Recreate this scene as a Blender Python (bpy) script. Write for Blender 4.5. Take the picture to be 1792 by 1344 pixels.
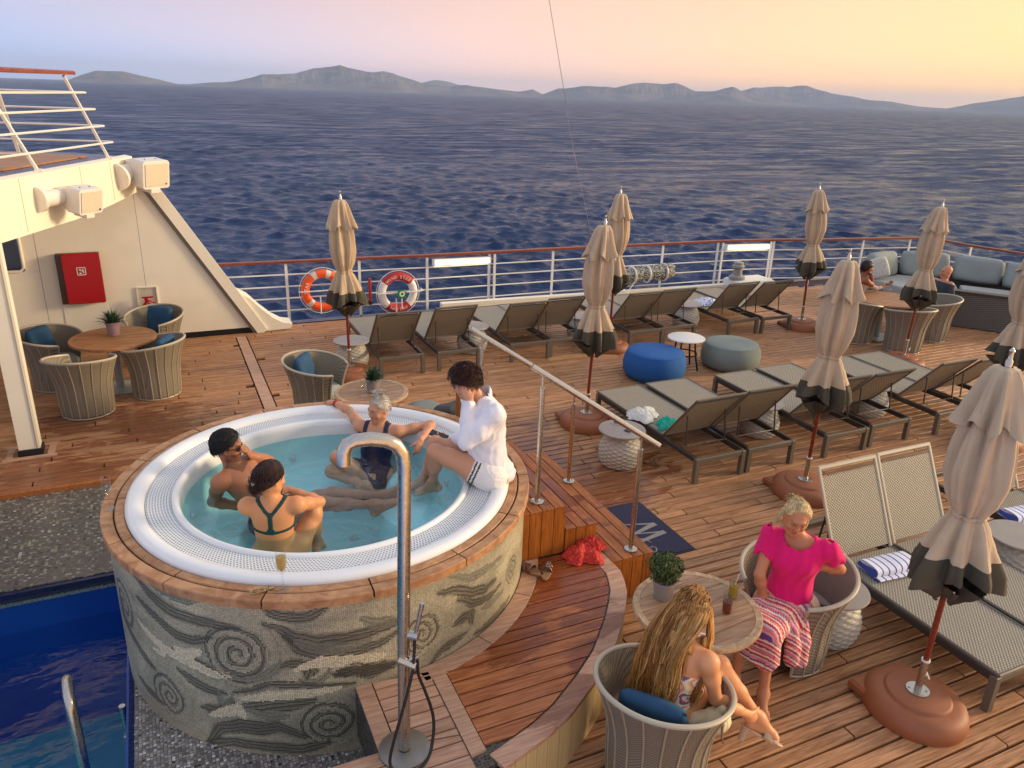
import bpy, bmesh, math, random
import numpy as np
from mathutils import Vector, Matrix, Euler
random.seed(7); RNG = np.random.default_rng(7)
PI = math.pi
SC = bpy.context.scene
for _o in list(bpy.data.objects): bpy.data.objects.remove(_o)
COL = SC.collection

# ------------------------------------------------------------------ camera
CAM_H = 3.9
PITCH, ROLL, HEAD = math.radians(20.666), math.radians(1.982), math.radians(64.8)
_f = Vector((math.cos(HEAD), math.sin(HEAD), 0)); _r = Vector((math.sin(HEAD), -math.cos(HEAD), 0)); _u = Vector((0, 0, 1))
_fw = _f*math.cos(PITCH) - _u*math.sin(PITCH); _up = _f*math.sin(PITCH) + _u*math.cos(PITCH)
_R = _r*math.cos(ROLL) + _up*math.sin(ROLL); _U = _up*math.cos(ROLL) - _r*math.sin(ROLL)
cam_data = bpy.data.cameras.new('camera'); cam = bpy.data.objects.new('camera', cam_data); COL.objects.link(cam)
cam_data.sensor_width = 36.0; cam_data.lens = 27.04; cam_data.clip_start = 0.05; cam_data.clip_end = 40000
_m = Matrix((( _R.x, _U.x, -_fw.x, 0), (_R.y, _U.y, -_fw.y, 0), (_R.z, _U.z, -_fw.z, CAM_H), (0, 0, 0, 1)))
cam.matrix_world = _m
SC.camera = cam
def proj(p):
    d = Vector(p) - Vector((0, 0, CAM_H)); k = d.dot(_fw)
    return (896 + 1346*d.dot(_R)/k, 672 - 1346*d.dot(_U)/k, k)

# ------------------------------------------------------------------ sky, sun, exposure
SC.view_settings.view_transform = 'Standard'; SC.view_settings.look = 'None'
SC.view_settings.exposure = 0.30; SC.view_settings.gamma = 1.0
SUN_AZ, SUN_EL = math.radians(-16), math.radians(13)
def lin(r, g, b):
    f = lambda c: (c/255/12.92) if c/255 <= .04045 else ((c/255 + .055)/1.055)**2.4
    return (f(r), f(g), f(b), 1.0)
SC.cycles.max_bounces = 7; SC.cycles.diffuse_bounces = 3; SC.cycles.glossy_bounces = 3; SC.cycles.transmission_bounces = 6; SC.cycles.volume_bounces = 0; SC.cycles.transparent_max_bounces = 16; SC.cycles.caustics_reflective = False; SC.cycles.caustics_refractive = False
world = bpy.data.worlds.new('World'); SC.world = world; world.use_nodes = True
def build_sky():
    nt = world.node_tree; nt.nodes.clear(); N = nt.nodes.new; L = nt.links.new
    tc = N('ShaderNodeTexCoord'); sep = N('ShaderNodeSeparateXYZ'); L(tc.outputs['Generated'], sep.inputs[0])
    def math_(op, a, b=None, c=None):
        m = N('ShaderNodeMath'); m.operation = op
        for i, v in enumerate((a, b, c)):
            if v is None: continue
            if isinstance(v, (int, float)): m.inputs[i].default_value = v
            else: L(v, m.inputs[i])
        return m.outputs[0]
    h = math_('SQRT', math_('ADD', math_('MULTIPLY', sep.outputs[0], sep.outputs[0]), math_('MULTIPLY', sep.outputs[1], sep.outputs[1])))
    h = math_('MAXIMUM', h, 1e-4)
    s = math_('DIVIDE', math_('ADD', math_('MULTIPLY', sep.outputs[0], math.cos(SUN_AZ)), math_('MULTIPLY', sep.outputs[1], math.sin(SUN_AZ))), h)
    ang = math_('DIVIDE', math_('ARCCOSINE', math_('MINIMUM', math_('MAXIMUM', s, -1.0), 1.0)), PI)   # 0 at the sun's side, 1 opposite
    def ramp(stops):
        r = N('ShaderNodeValToRGB'); L(ang, r.inputs[0]); e = r.color_ramp.elements
        while len(e) > 1: e.remove(e[-1])
        e[0].position = stops[0][0]; e[0].color = stops[0][1]
        for p, c in stops[1:]:
            q = e.new(p); q.color = c
        return r.outputs[0]
    low = ramp([(0, lin(255, 206, 126)), (.26, lin(255, 196, 122)), (.37, lin(250, 194, 148)), (.47, lin(228, 190, 184)), (.56, lin(182, 184, 212)), (.64, lin(150, 172, 216)), (1, lin(136, 156, 200))])
    mid = ramp([(0, lin(255, 230, 158)), (.26, lin(255, 224, 150)), (.37, lin(250, 208, 166)), (.47, lin(238, 196, 182)), (.56, lin(212, 184, 194)), (.64, lin(180, 178, 206)), (1, lin(168, 168, 198))])
    high = ramp([(0, lin(232, 220, 204)), (.3, lin(206, 206, 214)), (.6, lin(190, 196, 216)), (1, lin(180, 190, 214))])
    z = sep.outputs[2]
    def mix(f, a, b):
        m = N('ShaderNodeMix'); m.data_type = 'RGBA'; L(f, m.inputs[0]); L(a, m.inputs[6]); L(b, m.inputs[7]); return m.outputs[2]
    def smooth(x, a, b):
        m = N('ShaderNodeMapRange'); m.interpolation_type = 'SMOOTHSTEP'; L(x, m.inputs[0]); m.inputs[1].default_value = a; m.inputs[2].default_value = b; return m.outputs[0]
    nz = N('ShaderNodeTexNoise'); nz.inputs['Scale'].default_value = 3.0; nz.inputs['Detail'].default_value = 4
    mp = N('ShaderNodeMapping'); mp.inputs['Scale'].default_value = (1, 1, 9); L(tc.outputs['Generated'], mp.inputs[0]); L(mp.outputs[0], nz.inputs['Vector'])
    zz = math_('ADD', z, math_('MULTIPLY', math_('SUBTRACT', nz.outputs[0], .5), .05))
    c = mix(smooth(zz, 0.005, 0.13), low, mid); c = mix(smooth(z, .11, .40), c, high)
    sky = N('ShaderNodeTexSky'); sky.sky_type = 'NISHITA'; sky.sun_disc = False
    sky.sun_elevation = SUN_EL; sky.sun_rotation = PI/2 - SUN_AZ; sky.dust_density = 2.0; sky.altitude = 15
    sc = N('ShaderNodeMix'); sc.data_type = 'RGBA'; sc.blend_type = 'ADD'; sc.inputs[0].default_value = 0.02
    L(c, sc.inputs[6]); L(sky.outputs[0], sc.inputs[7])
    # the air close to the horizon glows brighter than the dome above
    gm = N('ShaderNodeVectorMath'); gm.operation = 'SCALE'; L(sc.outputs[2], gm.inputs[0]); L(math_('ADD', 1.0, math_('MULTIPLY', math_('SUBTRACT', 1.0, smooth(z, .0, .13)), HORIZON_GLOW)), gm.inputs['Scale'])
    bg = N('ShaderNodeBackground'); bg.inputs[1].default_value = SKY_STRENGTH; L(gm.outputs[0], bg.inputs[0])
    out = N('ShaderNodeOutputWorld'); L(bg.outputs[0], out.inputs[0])
SKY_STRENGTH = 0.93; HORIZON_GLOW = .42
build_sky()
sun_data = bpy.data.lights.new('sun', 'SUN'); sun = bpy.data.objects.new('sun', sun_data); COL.objects.link(sun)
sun_data.energy = 2.9; sun_data.angle = math.radians(12); sun_data.color = (1.0, .76, .48)
sun.rotation_euler = Vector((math.cos(SUN_EL)*math.cos(SUN_AZ), math.cos(SUN_EL)*math.sin(SUN_AZ), math.sin(SUN_EL))).to_track_quat('Z', 'Y').to_euler()

# ------------------------------------------------------------------ helpers
class MB:
    """collects simple shapes and links them as ONE mesh object"""
    def __init__(s): s.v = []; s.f = []; s.mi = []; s.m = 0
    def add(s, vs, fs):
        o = len(s.v); s.v += [tuple(p) for p in vs]; s.f += [[i + o for i in f] for f in fs]; s.mi += [s.m]*len(fs); return s
    def box(s, c, d, R=None, bev=0.0, taper=1.0):
        x, y, z = d[0]/2, d[1]/2, d[2]/2
        if bev <= 0:
            P = [(-x,-y,-z),(x,-y,-z),(x,y,-z),(-x,y,-z),(-x*taper,-y*taper,z),(x*taper,-y*taper,z),(x*taper,y*taper,z),(-x*taper,y*taper,z)]
            F = [[0,3,2,1],[4,5,6,7],[0,1,5,4],[1,2,6,5],[2,3,7,6],[3,0,4,7]]
        else:
            b = min(bev, x*.9, y*.9, z*.9); P = []
            for zz, k in ((-z, b), (-z + b, 0), (z - b, 0), (z, b)):
                P += [(-x + k, -y + k, zz), (x - k, -y + k, zz), (x - k, y - k, zz), (-x + k, y - k, zz)]
            F = [[0,3,2,1],[12,13,14,15]]
            for r in range(3):
                for i in range(4): F.append([r*4 + i, r*4 + (i+1) % 4, r*4 + 4 + (i+1) % 4, r*4 + 4 + i])
        M = R if R is not None else Matrix.Identity(3); c = Vector(c)
        return s.add([c + M @ Vector(p) for p in P], F)
    def beam(s, a, b, w, h, up=(0,0,1)):
        a, b = Vector(a), Vector(b); d = b - a; l = d.length; y = d/l; x = y.cross(Vector(up)).normalized(); z = x.cross(y)
        return s.box((a+b)/2, (w, l, h), Matrix((x, y, z)).transposed())
    def cyl(s, a, b, r0, r1=None, n=12, caps=True):
        return s.tube([a, b], [r0, r0 if r1 is None else r1], n, caps)
    def tube(s, pts, r, n=8, caps=True, closed=False):
        pts = [Vector(p) for p in pts]; k = len(pts); rs = r if isinstance(r, (list, tuple)) else [r]*k
        T = []
        for i in range(k):
            a = pts[(i-1) % k] if (closed or i > 0) else pts[i]; b = pts[(i+1) % k] if (closed or i < k-1) else pts[i]
            t = (b - a); T.append(t.normalized() if t.length > 1e-9 else Vector((0,0,1)))
        ref = Vector((0,0,1)) if abs(T[0].z) < .9 else Vector((1,0,0))
        nrm = (ref - T[0]*ref.dot(T[0])).normalized(); V = []
        for i in range(k):
            nrm = (nrm - T[i]*nrm.dot(T[i])); nrm = nrm.normalized() if nrm.length > 1e-6 else T[i].orthogonal().normalized()
            bi = T[i].cross(nrm)
            V += [pts[i] + (nrm*math.cos(2*PI*j/n) + bi*math.sin(2*PI*j/n))*rs[i] for j in range(n)]
        F = []
        for i in range(k if closed else k-1):
            for j in range(n):
                q = (i+1) % k; F.append([i*n + j, i*n + (j+1) % n, q*n + (j+1) % n, q*n + j])
        if caps and not closed: F.append(list(range(n))[::-1]); F.append([(k-1)*n + j for j in range(n)])
        return s.add(V, F)
    def lathe(s, prof, n=32, c=(0,0,0), a0=0, a1=2*PI, cap0=True, cap1=True, fn=None):
        full = abs(a1 - a0 - 2*PI) < 1e-6; m = n if full else n + 1; V = []
        for r, z in prof:
            for j in range(m):
                a = a0 + (a1-a0)*j/n; rr = r if fn is None else fn(r, z, a)
                V.append((c[0] + rr*math.cos(a), c[1] + rr*math.sin(a), c[2] + z))
        F = []
        for i in range(len(prof)-1):
            for j in range(n):
                k = (j+1) % m; F.append([i*m + j, i*m + k, (i+1)*m + k, (i+1)*m + j])
        if full and cap0: F.append(list(range(m))[::-1])
        if full and cap1: F.append([(len(prof)-1)*m + j for j in range(m)])
        return s.add(V, F)
    def prism(s, poly, z0, z1):
        n = len(poly); V = [(x, y, z0) for x, y in poly] + [(x, y, z1) for x, y in poly]
        return s.add(V, [list(range(n))[::-1], [n + i for i in range(n)]] + [[i, (i+1) % n, n + (i+1) % n, n + i] for i in range(n)])
    def ell(s, c, r, n=16, m=10, R=None):
        V = []; F = []; M = R if R is not None else Matrix.Identity(3); c = Vector(c)
        for i in range(m+1):
            t = PI*i/m
            for j in range(n): V.append(c + M @ Vector((r[0]*math.sin(t)*math.cos(2*PI*j/n), r[1]*math.sin(t)*math.sin(2*PI*j/n), -r[2]*math.cos(t))))
        for i in range(m):
            for j in range(n): F.append([i*n+j, i*n+(j+1) % n, (i+1)*n+(j+1) % n, (i+1)*n+j])
        return s.add(V, F)
    def build(s, name, mat, parent=None, smooth=False, bevel=0.0, angle=40):
        me = bpy.data.meshes.new(name); me.from_pydata(s.v, [], s.f)
        mats = mat if isinstance(mat, (list, tuple)) else [mat]
        for m in mats: me.materials.append(m)
        if len(mats) > 1: me.polygons.foreach_set('material_index', s.mi)
        bm = bmesh.new(); bm.from_mesh(me); bmesh.ops.remove_doubles(bm, verts=bm.verts, dist=1e-6); bmesh.ops.recalc_face_normals(bm, faces=bm.faces)
        if bevel > 0: bmesh.ops.bevel(bm, geom=[e for e in bm.edges if e.is_manifold and e.calc_face_angle(0) > .5], offset=bevel, segments=2, affect='EDGES', profile=.6)
        bm.to_mesh(me); bm.free()
        if smooth:
            me.polygons.foreach_set('use_smooth', [True]*len(me.polygons))
            try: me.set_sharp_from_angle(angle=math.radians(angle))
            except Exception: pass
        return link(name, me, parent)
def link(name, me, parent=None):
    o = bpy.data.objects.new(name, me); COL.objects.link(o)
    if parent is not None: o.parent = parent
    return o
def npmesh(name, V, F, mat, parent=None, smooth=True, col=None, facecol=None, uv=None):
    me = bpy.data.meshes.new(name); V = np.asarray(V, np.float32); F = np.asarray(F, np.int32); k = F.shape[1]
    me.vertices.add(len(V)); me.vertices.foreach_set('co', V.ravel())
    me.loops.add(F.size); me.loops.foreach_set('vertex_index', F.ravel())
    me.polygons.add(len(F)); me.polygons.foreach_set('loop_start', np.arange(0, F.size, k, dtype=np.int32))
    me.polygons.foreach_set('loop_total', np.full(len(F), k, np.int32))
    me.polygons.foreach_set('use_smooth', np.full(len(F), bool(smooth)))
    for m in (mat if isinstance(mat, (list, tuple)) else [mat]): me.materials.append(m)
    if col is not None:
        a = me.color_attributes.new('Col', 'FLOAT_COLOR', 'POINT'); c = np.ones((len(V), 4), np.float32); c[:, :3] = col; a.data.foreach_set('color', c.ravel())
    if facecol is not None:
        a = me.color_attributes.new('Col', 'FLOAT_COLOR', 'CORNER'); c = np.ones((len(F), k, 4), np.float32); c[:, :, :3] = facecol[:, None, :]; a.data.foreach_set('color', c.ravel())
    if uv is not None:
        l = me.uv_layers.new(name='UVMap'); l.data.foreach_set('uv', np.asarray(uv, np.float32).ravel())
    me.update(calc_edges=True); me.validate()
    return link(name, me, parent)
def empty(name, loc=(0,0,0), rz=0.0):
    o = bpy.data.objects.new(name, None); COL.objects.link(o); o.location = loc; o.rotation_euler = (0, 0, rz); o.empty_display_size = .1; return o
def tag(o, label=None, cat=None, group=None, kind=None):
    if label: o['label'] = label
    if cat: o['category'] = cat
    if group: o['group'] = group
    if kind: o['kind'] = kind
    return o
def copy_tree(o, parent=None):
    c = o.copy(); COL.objects.link(c); c.parent = parent
    for k in list(o.children): copy_tree(k, c)
    return c
def Rz(a): return Matrix.Rotation(a, 3, 'Z')
def Rx(a): return Matrix.Rotation(a, 3, 'X')
def Ry(a): return Matrix.Rotation(a, 3, 'Y')

# ------------------------------------------------------------------ materials
class NT:
    def __init__(s, name):
        s.mat = bpy.data.materials.new(name); s.mat.use_nodes = True; s.nt = s.mat.node_tree; s.nt.nodes.clear()
        s.b = s.n('ShaderNodeBsdfPrincipled'); o = s.n('ShaderNodeOutputMaterial'); s.out = o; s.l(s.b.outputs[0], o.inputs[0])
        s._tc = None
    def n(s, t): return s.nt.nodes.new(t)
    def l(s, a, b): s.nt.links.new(a, b)
    def tc(s, k='Object'):
        if s._tc is None: s._tc = s.n('ShaderNodeTexCoord')
        return s._tc.outputs[k]
    def set(s, **k):
        for a, v in k.items():
            i = s.b.inputs[a.replace('_', ' ')]
            if hasattr(v, 'is_linked') or isinstance(v, bpy.types.NodeSocket): s.l(v, i)
            else: i.default_value = v
        return s
    def math(s, op, a, b=None, c=None, clamp=False):
        m = s.n('ShaderNodeMath'); m.operation = op; m.use_clamp = clamp
        for i, v in enumerate((a, b, c)):
            if v is None: continue
            if isinstance(v, (int, float)): m.inputs[i].default_value = v
            else: s.l(v, m.inputs[i])
        return m.outputs[0]
    def mapping(s, vec, scale=(1,1,1), rot=(0,0,0), loc=(0,0,0)):
        m = s.n('ShaderNodeMapping'); m.inputs['Scale'].default_value = scale; m.inputs['Rotation'].default_value = rot; m.inputs['Location'].default_value = loc; s.l(vec, m.inputs[0]); return m.outputs[0]
    def noise(s, vec, scale=5, detail=4, rough=.5, dist=0.0, out=0):
        m = s.n('ShaderNodeTexNoise'); m.inputs['Scale'].default_value = scale; m.inputs['Detail'].default_value = detail; m.inputs['Roughness'].default_value = rough; m.inputs['Distortion'].default_value = dist
        if vec is not None: s.l(vec, m.inputs['Vector'])
        return m.outputs[out]
    def ramp(s, f, stops, interp='LINEAR'):
        r = s.n('ShaderNodeValToRGB'); s.l(f, r.inputs[0]); e = r.color_ramp.elements; r.color_ramp.interpolation = interp
        while len(e) > 1: e.remove(e[-1])
        e[0].position = stops[0][0]; e[0].color = stops[0][1]
        for p, c in stops[1:]: q = e.new(p); q.color = c
        return r.outputs[0]
    def smooth(s, x, a, b, lo=0.0, hi=1.0):
        m = s.n('ShaderNodeMapRange'); m.interpolation_type = 'SMOOTHSTEP'; s.l(x, m.inputs[0])
        for i, v in enumerate((a, b, lo, hi)): m.inputs[i+1].default_value = v
        return m.outputs[0]
    def mix(s, f, a, b, mode='MIX'):
        m = s.n('ShaderNodeMix'); m.data_type = 'RGBA'; m.blend_type = mode
        for i, v in ((0, f), (6, a), (7, b)):
            if isinstance(v, (int, float)): m.inputs[i].default_value = v
            elif isinstance(v, tuple): m.inputs[i].default_value = v
            else: s.l(v, m.inputs[i])
        return m.outputs[2]
    def bump(s, h, strength=.3, dist=.01):
        m = s.n('ShaderNodeBump'); m.inputs['Strength'].default_value = strength; m.inputs['Distance'].default_value = dist; s.l(h, m.inputs['Height']); s.l(m.outputs[0], s.b.inputs['Normal']); return s
def grey(v): return (v, v, v, 1)
def C(r, g, b): return lin(r, g, b)
def plain(name, c, rough=.5, metal=0.0, noise=.12, scale=14, bump=0.0, spec=.5, coat=0.0):
    n = NT(name); nz = n.noise(n.tc(), scale, 5)
    n.set(Base_Color=n.mix(n.math('MULTIPLY', n.smooth(nz, .3, .7), noise*2, clamp=True), c, tuple(x*.55 for x in c[:3]) + (1,)),
          Roughness=n.smooth(nz, .2, .8, max(rough-.08, .02), min(rough+.1, 1)), Metallic=metal)
    n.b.inputs['Specular IOR Level'].default_value = spec; n.b.inputs['Coat Weight'].default_value = coat
    if bump > 0: n.bump(n.noise(n.tc(), scale*5, 4), bump, .004)
    return n.mat
MAT = {}

# ------------------------------------------------------------------ setting materials
def teak(name, c, dark, rough=.55, grain='X', wet=None, var=.35, gscale=1.0):
    """plank teak: tone per plank, grain along the plank, wear; wet = list of (x, y, radius) splashed areas"""
    n = NT(name); geo = n.n('ShaderNodeNewGeometry'); oi = n.n('ShaderNodeObjectInfo')
    rnd = n.math('FRACT', n.math('ADD', geo.outputs['Random Per Island'], n.math('MULTIPLY', oi.outputs['Random'], 7.31)))
    pos = geo.outputs['Position']
    off = n.n('ShaderNodeVectorMath'); off.operation = 'ADD'; n.l(pos, off.inputs[0])
    cv = n.n('ShaderNodeCombineXYZ'); n.l(n.math('MULTIPLY', rnd, 37.0), cv.inputs[2]); n.l(cv.outputs[0], off.inputs[1])
    sc = {'X': (1.6, 26, 26), 'Y': (26, 1.6, 26), 'Z': (26, 26, 1.6), 'N': (9, 9, 9)}[grain]
    sc = tuple(v*gscale for v in sc)
    g = n.noise(n.mapping(off.outputs[0], sc), 2.2, 6, .62, .6)
    g2 = n.noise(n.mapping(off.outputs[0], tuple(v*.35 for v in sc)), 2.0, 3, .5)
    col = n.mix(n.smooth(g, .3, .72), c, dark)
    hue = n.ramp(rnd, [(0, (.78, .78, .78, 1)), (.3, (1.04, 1.0, .95, 1)), (.55, (.9, .84, .78, 1)), (.8, (1.16, 1.14, 1.12, 1)), (1, (.95, .9, .9, 1))])
    col = n.mix(var*2, col, hue, 'MULTIPLY')
    col = n.mix(n.math('MULTIPLY', n.smooth(g2, .42, .75), .35), col, n.mix(1.0, col, (1.22, 1.16, 1.12, 1), 'MULTIPLY'))
    sp = n.noise(pos, 3.4, 6, .65); spots = n.smooth(n.noise(pos, 38, 2, .5), .70, .78)
    bl = n.smooth(n.noise(n.mapping(off.outputs[0], (2.5, 7, 7)), 1.6, 5, .62), .52, .72); col = n.mix(n.math('MULTIPLY', bl, .45), col, n.mix(1.0, col, (.66, .52, .42, 1), 'MULTIPLY'))
    col = n.mix(n.math('MULTIPLY', n.math('MULTIPLY', spots, n.smooth(sp, .45, .6)), .5), col, tuple(v*.35 for v in dark[:3]) + (1,))
    rg = n.smooth(g, .2, .8, rough-.1, rough+.12)
    if wet:
        acc = None; px = n.n('ShaderNodeSeparateXYZ'); n.l(pos, px.inputs[0])
        for (x, y, r) in wet:
            d = n.math('SQRT', n.math('ADD', n.math('POWER', n.math('SUBTRACT', px.outputs[0], x), 2.0), n.math('POWER', n.math('SUBTRACT', px.outputs[1], y), 2.0)))
            w = n.math('SUBTRACT', 1.0, n.math('DIVIDE', d, r), clamp=True); acc = w if acc is None else n.math('MAXIMUM', acc, w)
        wn = n.noise(n.mapping(off.outputs[0], (1.5, 4, 4)), 1.3, 5, .6, .5)
        wm = n.smooth(n.math('ADD', n.math('MULTIPLY', acc, .75), n.math('MULTIPLY', n.math('SUBTRACT', wn, .5), 1.5)), .30, .46)
        wm = n.math('MULTIPLY', wm, n.smooth(acc, .0, .15))
        col = n.mix(n.math('MULTIPLY', wm, .85), col, n.mix(1.0, col, (.50, .34, .26, 1), 'MULTIPLY'))
        mm = n.n('ShaderNodeMix'); n.l(wm, mm.inputs[0]); n.l(rg, mm.inputs[2]); mm.inputs[3].default_value = .22; rg = mm.outputs[0]
    n.set(Base_Color=col, Roughness=rg); n.b.inputs['Specular IOR Level'].default_value = .4
    n.bump(g, .25, .003); return n.mat
WET = [(3.9, 6.2, 1.3), (3.7, 7.4, 1.0), (4.6, 6.6, .8), (-.3, 9.6, 1.4), (-1.2, 9.9, .9), (-1.3, 8.35, 1.6), (.1, 9.0, .9), (3.6, 5.2, .5), (2.4, 9.2, .6)]
MAT['teak'] = teak('deck_teak', C(198, 150, 108), C(142, 98, 64), wet=WET, var=.5)
MAT['teak_platform'] = teak('platform_teak', C(188, 120, 74), C(140, 76, 42), wet=[(2.5, 4.4, 1.1), (1.9, 4.0, .7), (2.4, 3.5, .5)], rough=.5)
MAT['teak_pale'] = teak('pale_teak', C(204, 166, 140), C(168, 124, 98), wet=[(2.0, 3.25, .5), (2.6, 3.8, .4)])
MAT['teak_rim'] = teak('rim_teak', C(196, 150, 108), C(154, 108, 72), grain='N', gscale=.5, var=.22)
MAT['teak_step'] = teak('step_teak', C(178, 112, 60), C(132, 74, 34), grain='Y', wet=[(2.9, 5.3, .9)])
MAT['teak_riser'] = teak('riser_teak', C(196, 120, 48), C(140, 76, 24), grain='Z', rough=.4)
MAT['caulk'] = plain('black_caulk', C(14, 9, 8), .9, noise=.3)
MAT['white_paint'] = plain('white_paint', C(232, 230, 222), .35, noise=.05, scale=5)
MAT['cream_paint'] = plain('cream_paint', C(244, 236, 214), .45, noise=.08, scale=2.2)
MAT['black_paint'] = plain('black_paint', C(22, 22, 24), .45)
MAT['navy_paint'] = plain('navy_paint', C(18, 30, 70), .3)
MAT['steel'] = plain('brushed_steel', C(196, 190, 180), .27, 1.0, noise=.1, scale=40)
MAT['acrylic'] = plain('white_acrylic', C(236, 238, 238), .16, noise=.03, scale=3, coat=.4)

# ------------------------------------------------------------------ sea
SEA_Z = -11.0
def make_sea():
    nr, na = 770, 540
    uu = np.linspace(38**-.5, 9000**-.5, nr); d = uu**-2.0; a = HEAD + np.radians(np.linspace(-41, 41, na))
    D, A = np.meshgrid(d, a, indexing='ij'); X = D*np.cos(A); Y = D*np.sin(A); Z = np.zeros_like(X); dx = np.zeros_like(X); dy = np.zeros_like(X)
    cell = np.maximum(np.gradient(d)[:, None] + 0*D, D*.00265); rng = np.random.default_rng(3)
    lam = np.concatenate([np.geomspace(.45, 9, 90), np.geomspace(.6, 3.2, 70)])
    for l in lam:
        th = math.radians(238) + rng.normal(0, .55); k = 2*PI/l; amp = .0105*l**.95*min(1, (2.6/l)**.55)*rng.uniform(.5, 1.25)
        ph = k*(X*math.cos(th) + Y*math.sin(th)) + rng.uniform(0, 6.28)
        w = np.clip((l/cell - 2.0)/2.0, 0, 1)*amp
        Z += w*np.cos(ph); s = w*.95*np.sin(ph); dx -= s*math.cos(th); dy -= s*math.sin(th)
    gust = .75 + .35*np.sin(X*.011 + Y*.017 + 1.0)*np.sin(X*.023 - Y*.008)
    V = np.stack([X + dx*gust, Y + dy*gust, SEA_Z + Z*gust], -1).reshape(-1, 3)
    i = np.arange(nr*na).reshape(nr, na); F = np.stack([i[:-1, :-1], i[1:, :-1], i[1:, 1:], i[:-1, 1:]], -1).reshape(-1, 4)
    n = NT('sea_water'); geo = n.n('ShaderNodeNewGeometry'); p = geo.outputs['Position']
    b1 = n.noise(n.mapping(p, (.7, 1.3, 1), (0, 0, .35)), 1.5, 6, .65); b2 = n.noise(n.mapping(p, (.5, 1.3, 1), (0, 0, .9)), .18, 7, .62)
    b3 = n.noise(n.mapping(p, (.6, 1.2, 1), (0, 0, .9)), .035, 5, .6)
    ln_ = n.n('ShaderNodeVectorMath'); ln_.operation = 'LENGTH'; n.l(p, ln_.inputs[0]); rough_far = n.smooth(ln_.outputs['Value'], 45, 260, .14, .52)   # waves too small for the mesh become surface roughness
    n.set(Base_Color=n.mix(n.smooth(b3, .35, .7), (.012, .032, .095, 1), (.020, .046, .125, 1)), Roughness=n.math('MULTIPLY', rough_far, n.smooth(n.noise(n.mapping(p, (.35, 1.6, 1), (0, 0, 2.65)), .11, 8, .75), .32, .68, .35, 1.5), clamp=True), IOR=1.33)
    n.b.inputs['Specular IOR Level'].default_value = .24
    hsum = n.math('ADD', n.math('MULTIPLY', b1, .34), n.math('ADD', n.math('MULTIPLY', b2, 1.1), n.math('MULTIPLY', b3, 1.5)))
    bm = n.n('ShaderNodeBump'); bm.inputs['Strength'].default_value = .8; bm.inputs['Distance'].default_value = 1.0; n.l(hsum, bm.inputs['Height']); n.l(bm.outputs[0], n.b.inputs['Normal'])
    return tag(npmesh('sea', V, F, n.mat), kind='structure')
sea = make_sea()

# ------------------------------------------------------------------ islands on the horizon
def hill_range(name, dist, pts, depth, seed, c1, c2):
    """ridge given as (bearing in degrees right of the heading, height in metres); a rugged slope falls to the water on both sides"""
    rng = np.random.default_rng(seed); b0, b1 = pts[0][0], pts[-1][0]; nb = int((b1-b0)*26) + 8; nd = 26
    bb = np.linspace(b0, b1, nb); h = np.interp(bb, [p[0] for p in pts], [p[1] for p in pts])
    def fr(x, s, n=5): return sum(np.sin(x*s*1.9**k + rng.uniform(0, 6.28))/1.9**k for k in range(n))
    h = h*(1 + .03*fr(bb, 2.0, 3)) + .5*fr(bb, 3.0, 3); h = np.maximum(h, 0)
    u = np.linspace(-1, 1, nd); V = []
    ph = rng.uniform(0, 6.28, 8)
    for i, t in enumerate(u):
        prof = (1 - abs(t))**.85 if t < 0 else (1 - abs(t))**1.1
        gul = 1 + .05*(1-abs(1-2*abs(t)))*(np.sin(bb*4.3 + 3*t + ph[0]) + .6*np.sin(bb*9.7 - 5*t + ph[1]) + .4*np.sin(bb*19 + 8*t + ph[2]))
        r = dist + depth*t + 90*np.sin(bb*.8 + ph[3])
        a = HEAD - np.radians(bb); z = SEA_Z - 3 + (h + 4)*prof*gul*(1 if t else 1)
        V.append(np.stack([r*np.cos(a), r*np.sin(a), z], -1))
    V = np.array(V); i = np.arange(nd*nb).reshape(nd, nb); F = np.stack([i[:-1, :-1], i[1:, :-1], i[1:, 1:], i[:-1, 1:]], -1).reshape(-1, 4)
    n = NT(name + '_scrub'); p = n.n('ShaderNodeNewGeometry').outputs['Position']
    q = n.noise(n.mapping(p, (1, 1, 2.4)), .006, 8, .62); q2 = n.noise(p, .03, 4, .6)
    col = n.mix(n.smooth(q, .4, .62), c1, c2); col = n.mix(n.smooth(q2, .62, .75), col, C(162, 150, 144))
    n.set(Base_Color=col, Roughness=.95); n.b.inputs['Specular IOR Level'].default_value = .1
    return tag(npmesh(name, V.reshape(-1, 3), F, n.mat), kind='structure')
def brg(px): return math.degrees(math.atan((px-896)/1439.0))
_k = 5200/1439.0
def ridge(l, k): return [(brg(x), h*k*1.16) for x, h in l]
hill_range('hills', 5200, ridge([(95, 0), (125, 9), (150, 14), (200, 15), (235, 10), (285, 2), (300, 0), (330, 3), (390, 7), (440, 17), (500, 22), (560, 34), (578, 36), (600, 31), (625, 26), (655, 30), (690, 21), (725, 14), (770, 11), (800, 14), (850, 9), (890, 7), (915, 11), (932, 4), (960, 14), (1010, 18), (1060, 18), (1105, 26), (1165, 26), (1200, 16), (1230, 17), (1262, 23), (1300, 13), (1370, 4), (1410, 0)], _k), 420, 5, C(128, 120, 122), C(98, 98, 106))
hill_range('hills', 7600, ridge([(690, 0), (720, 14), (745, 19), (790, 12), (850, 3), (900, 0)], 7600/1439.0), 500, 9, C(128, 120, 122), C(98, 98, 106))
hill_range('hills', 6600, ridge([(1190, 0), (1230, 8), (1300, 22), (1340, 26), (1390, 27), (1440, 18), (1500, 11), (1540, 10), (1580, 5), (1640, 3), (1700, 13), (1792, 24), (1860, 30), (1950, 24), (2050, 5), (2080, 0)], 6600/1439.0), 500, 12, C(128, 120, 122), C(98, 98, 106))

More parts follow.
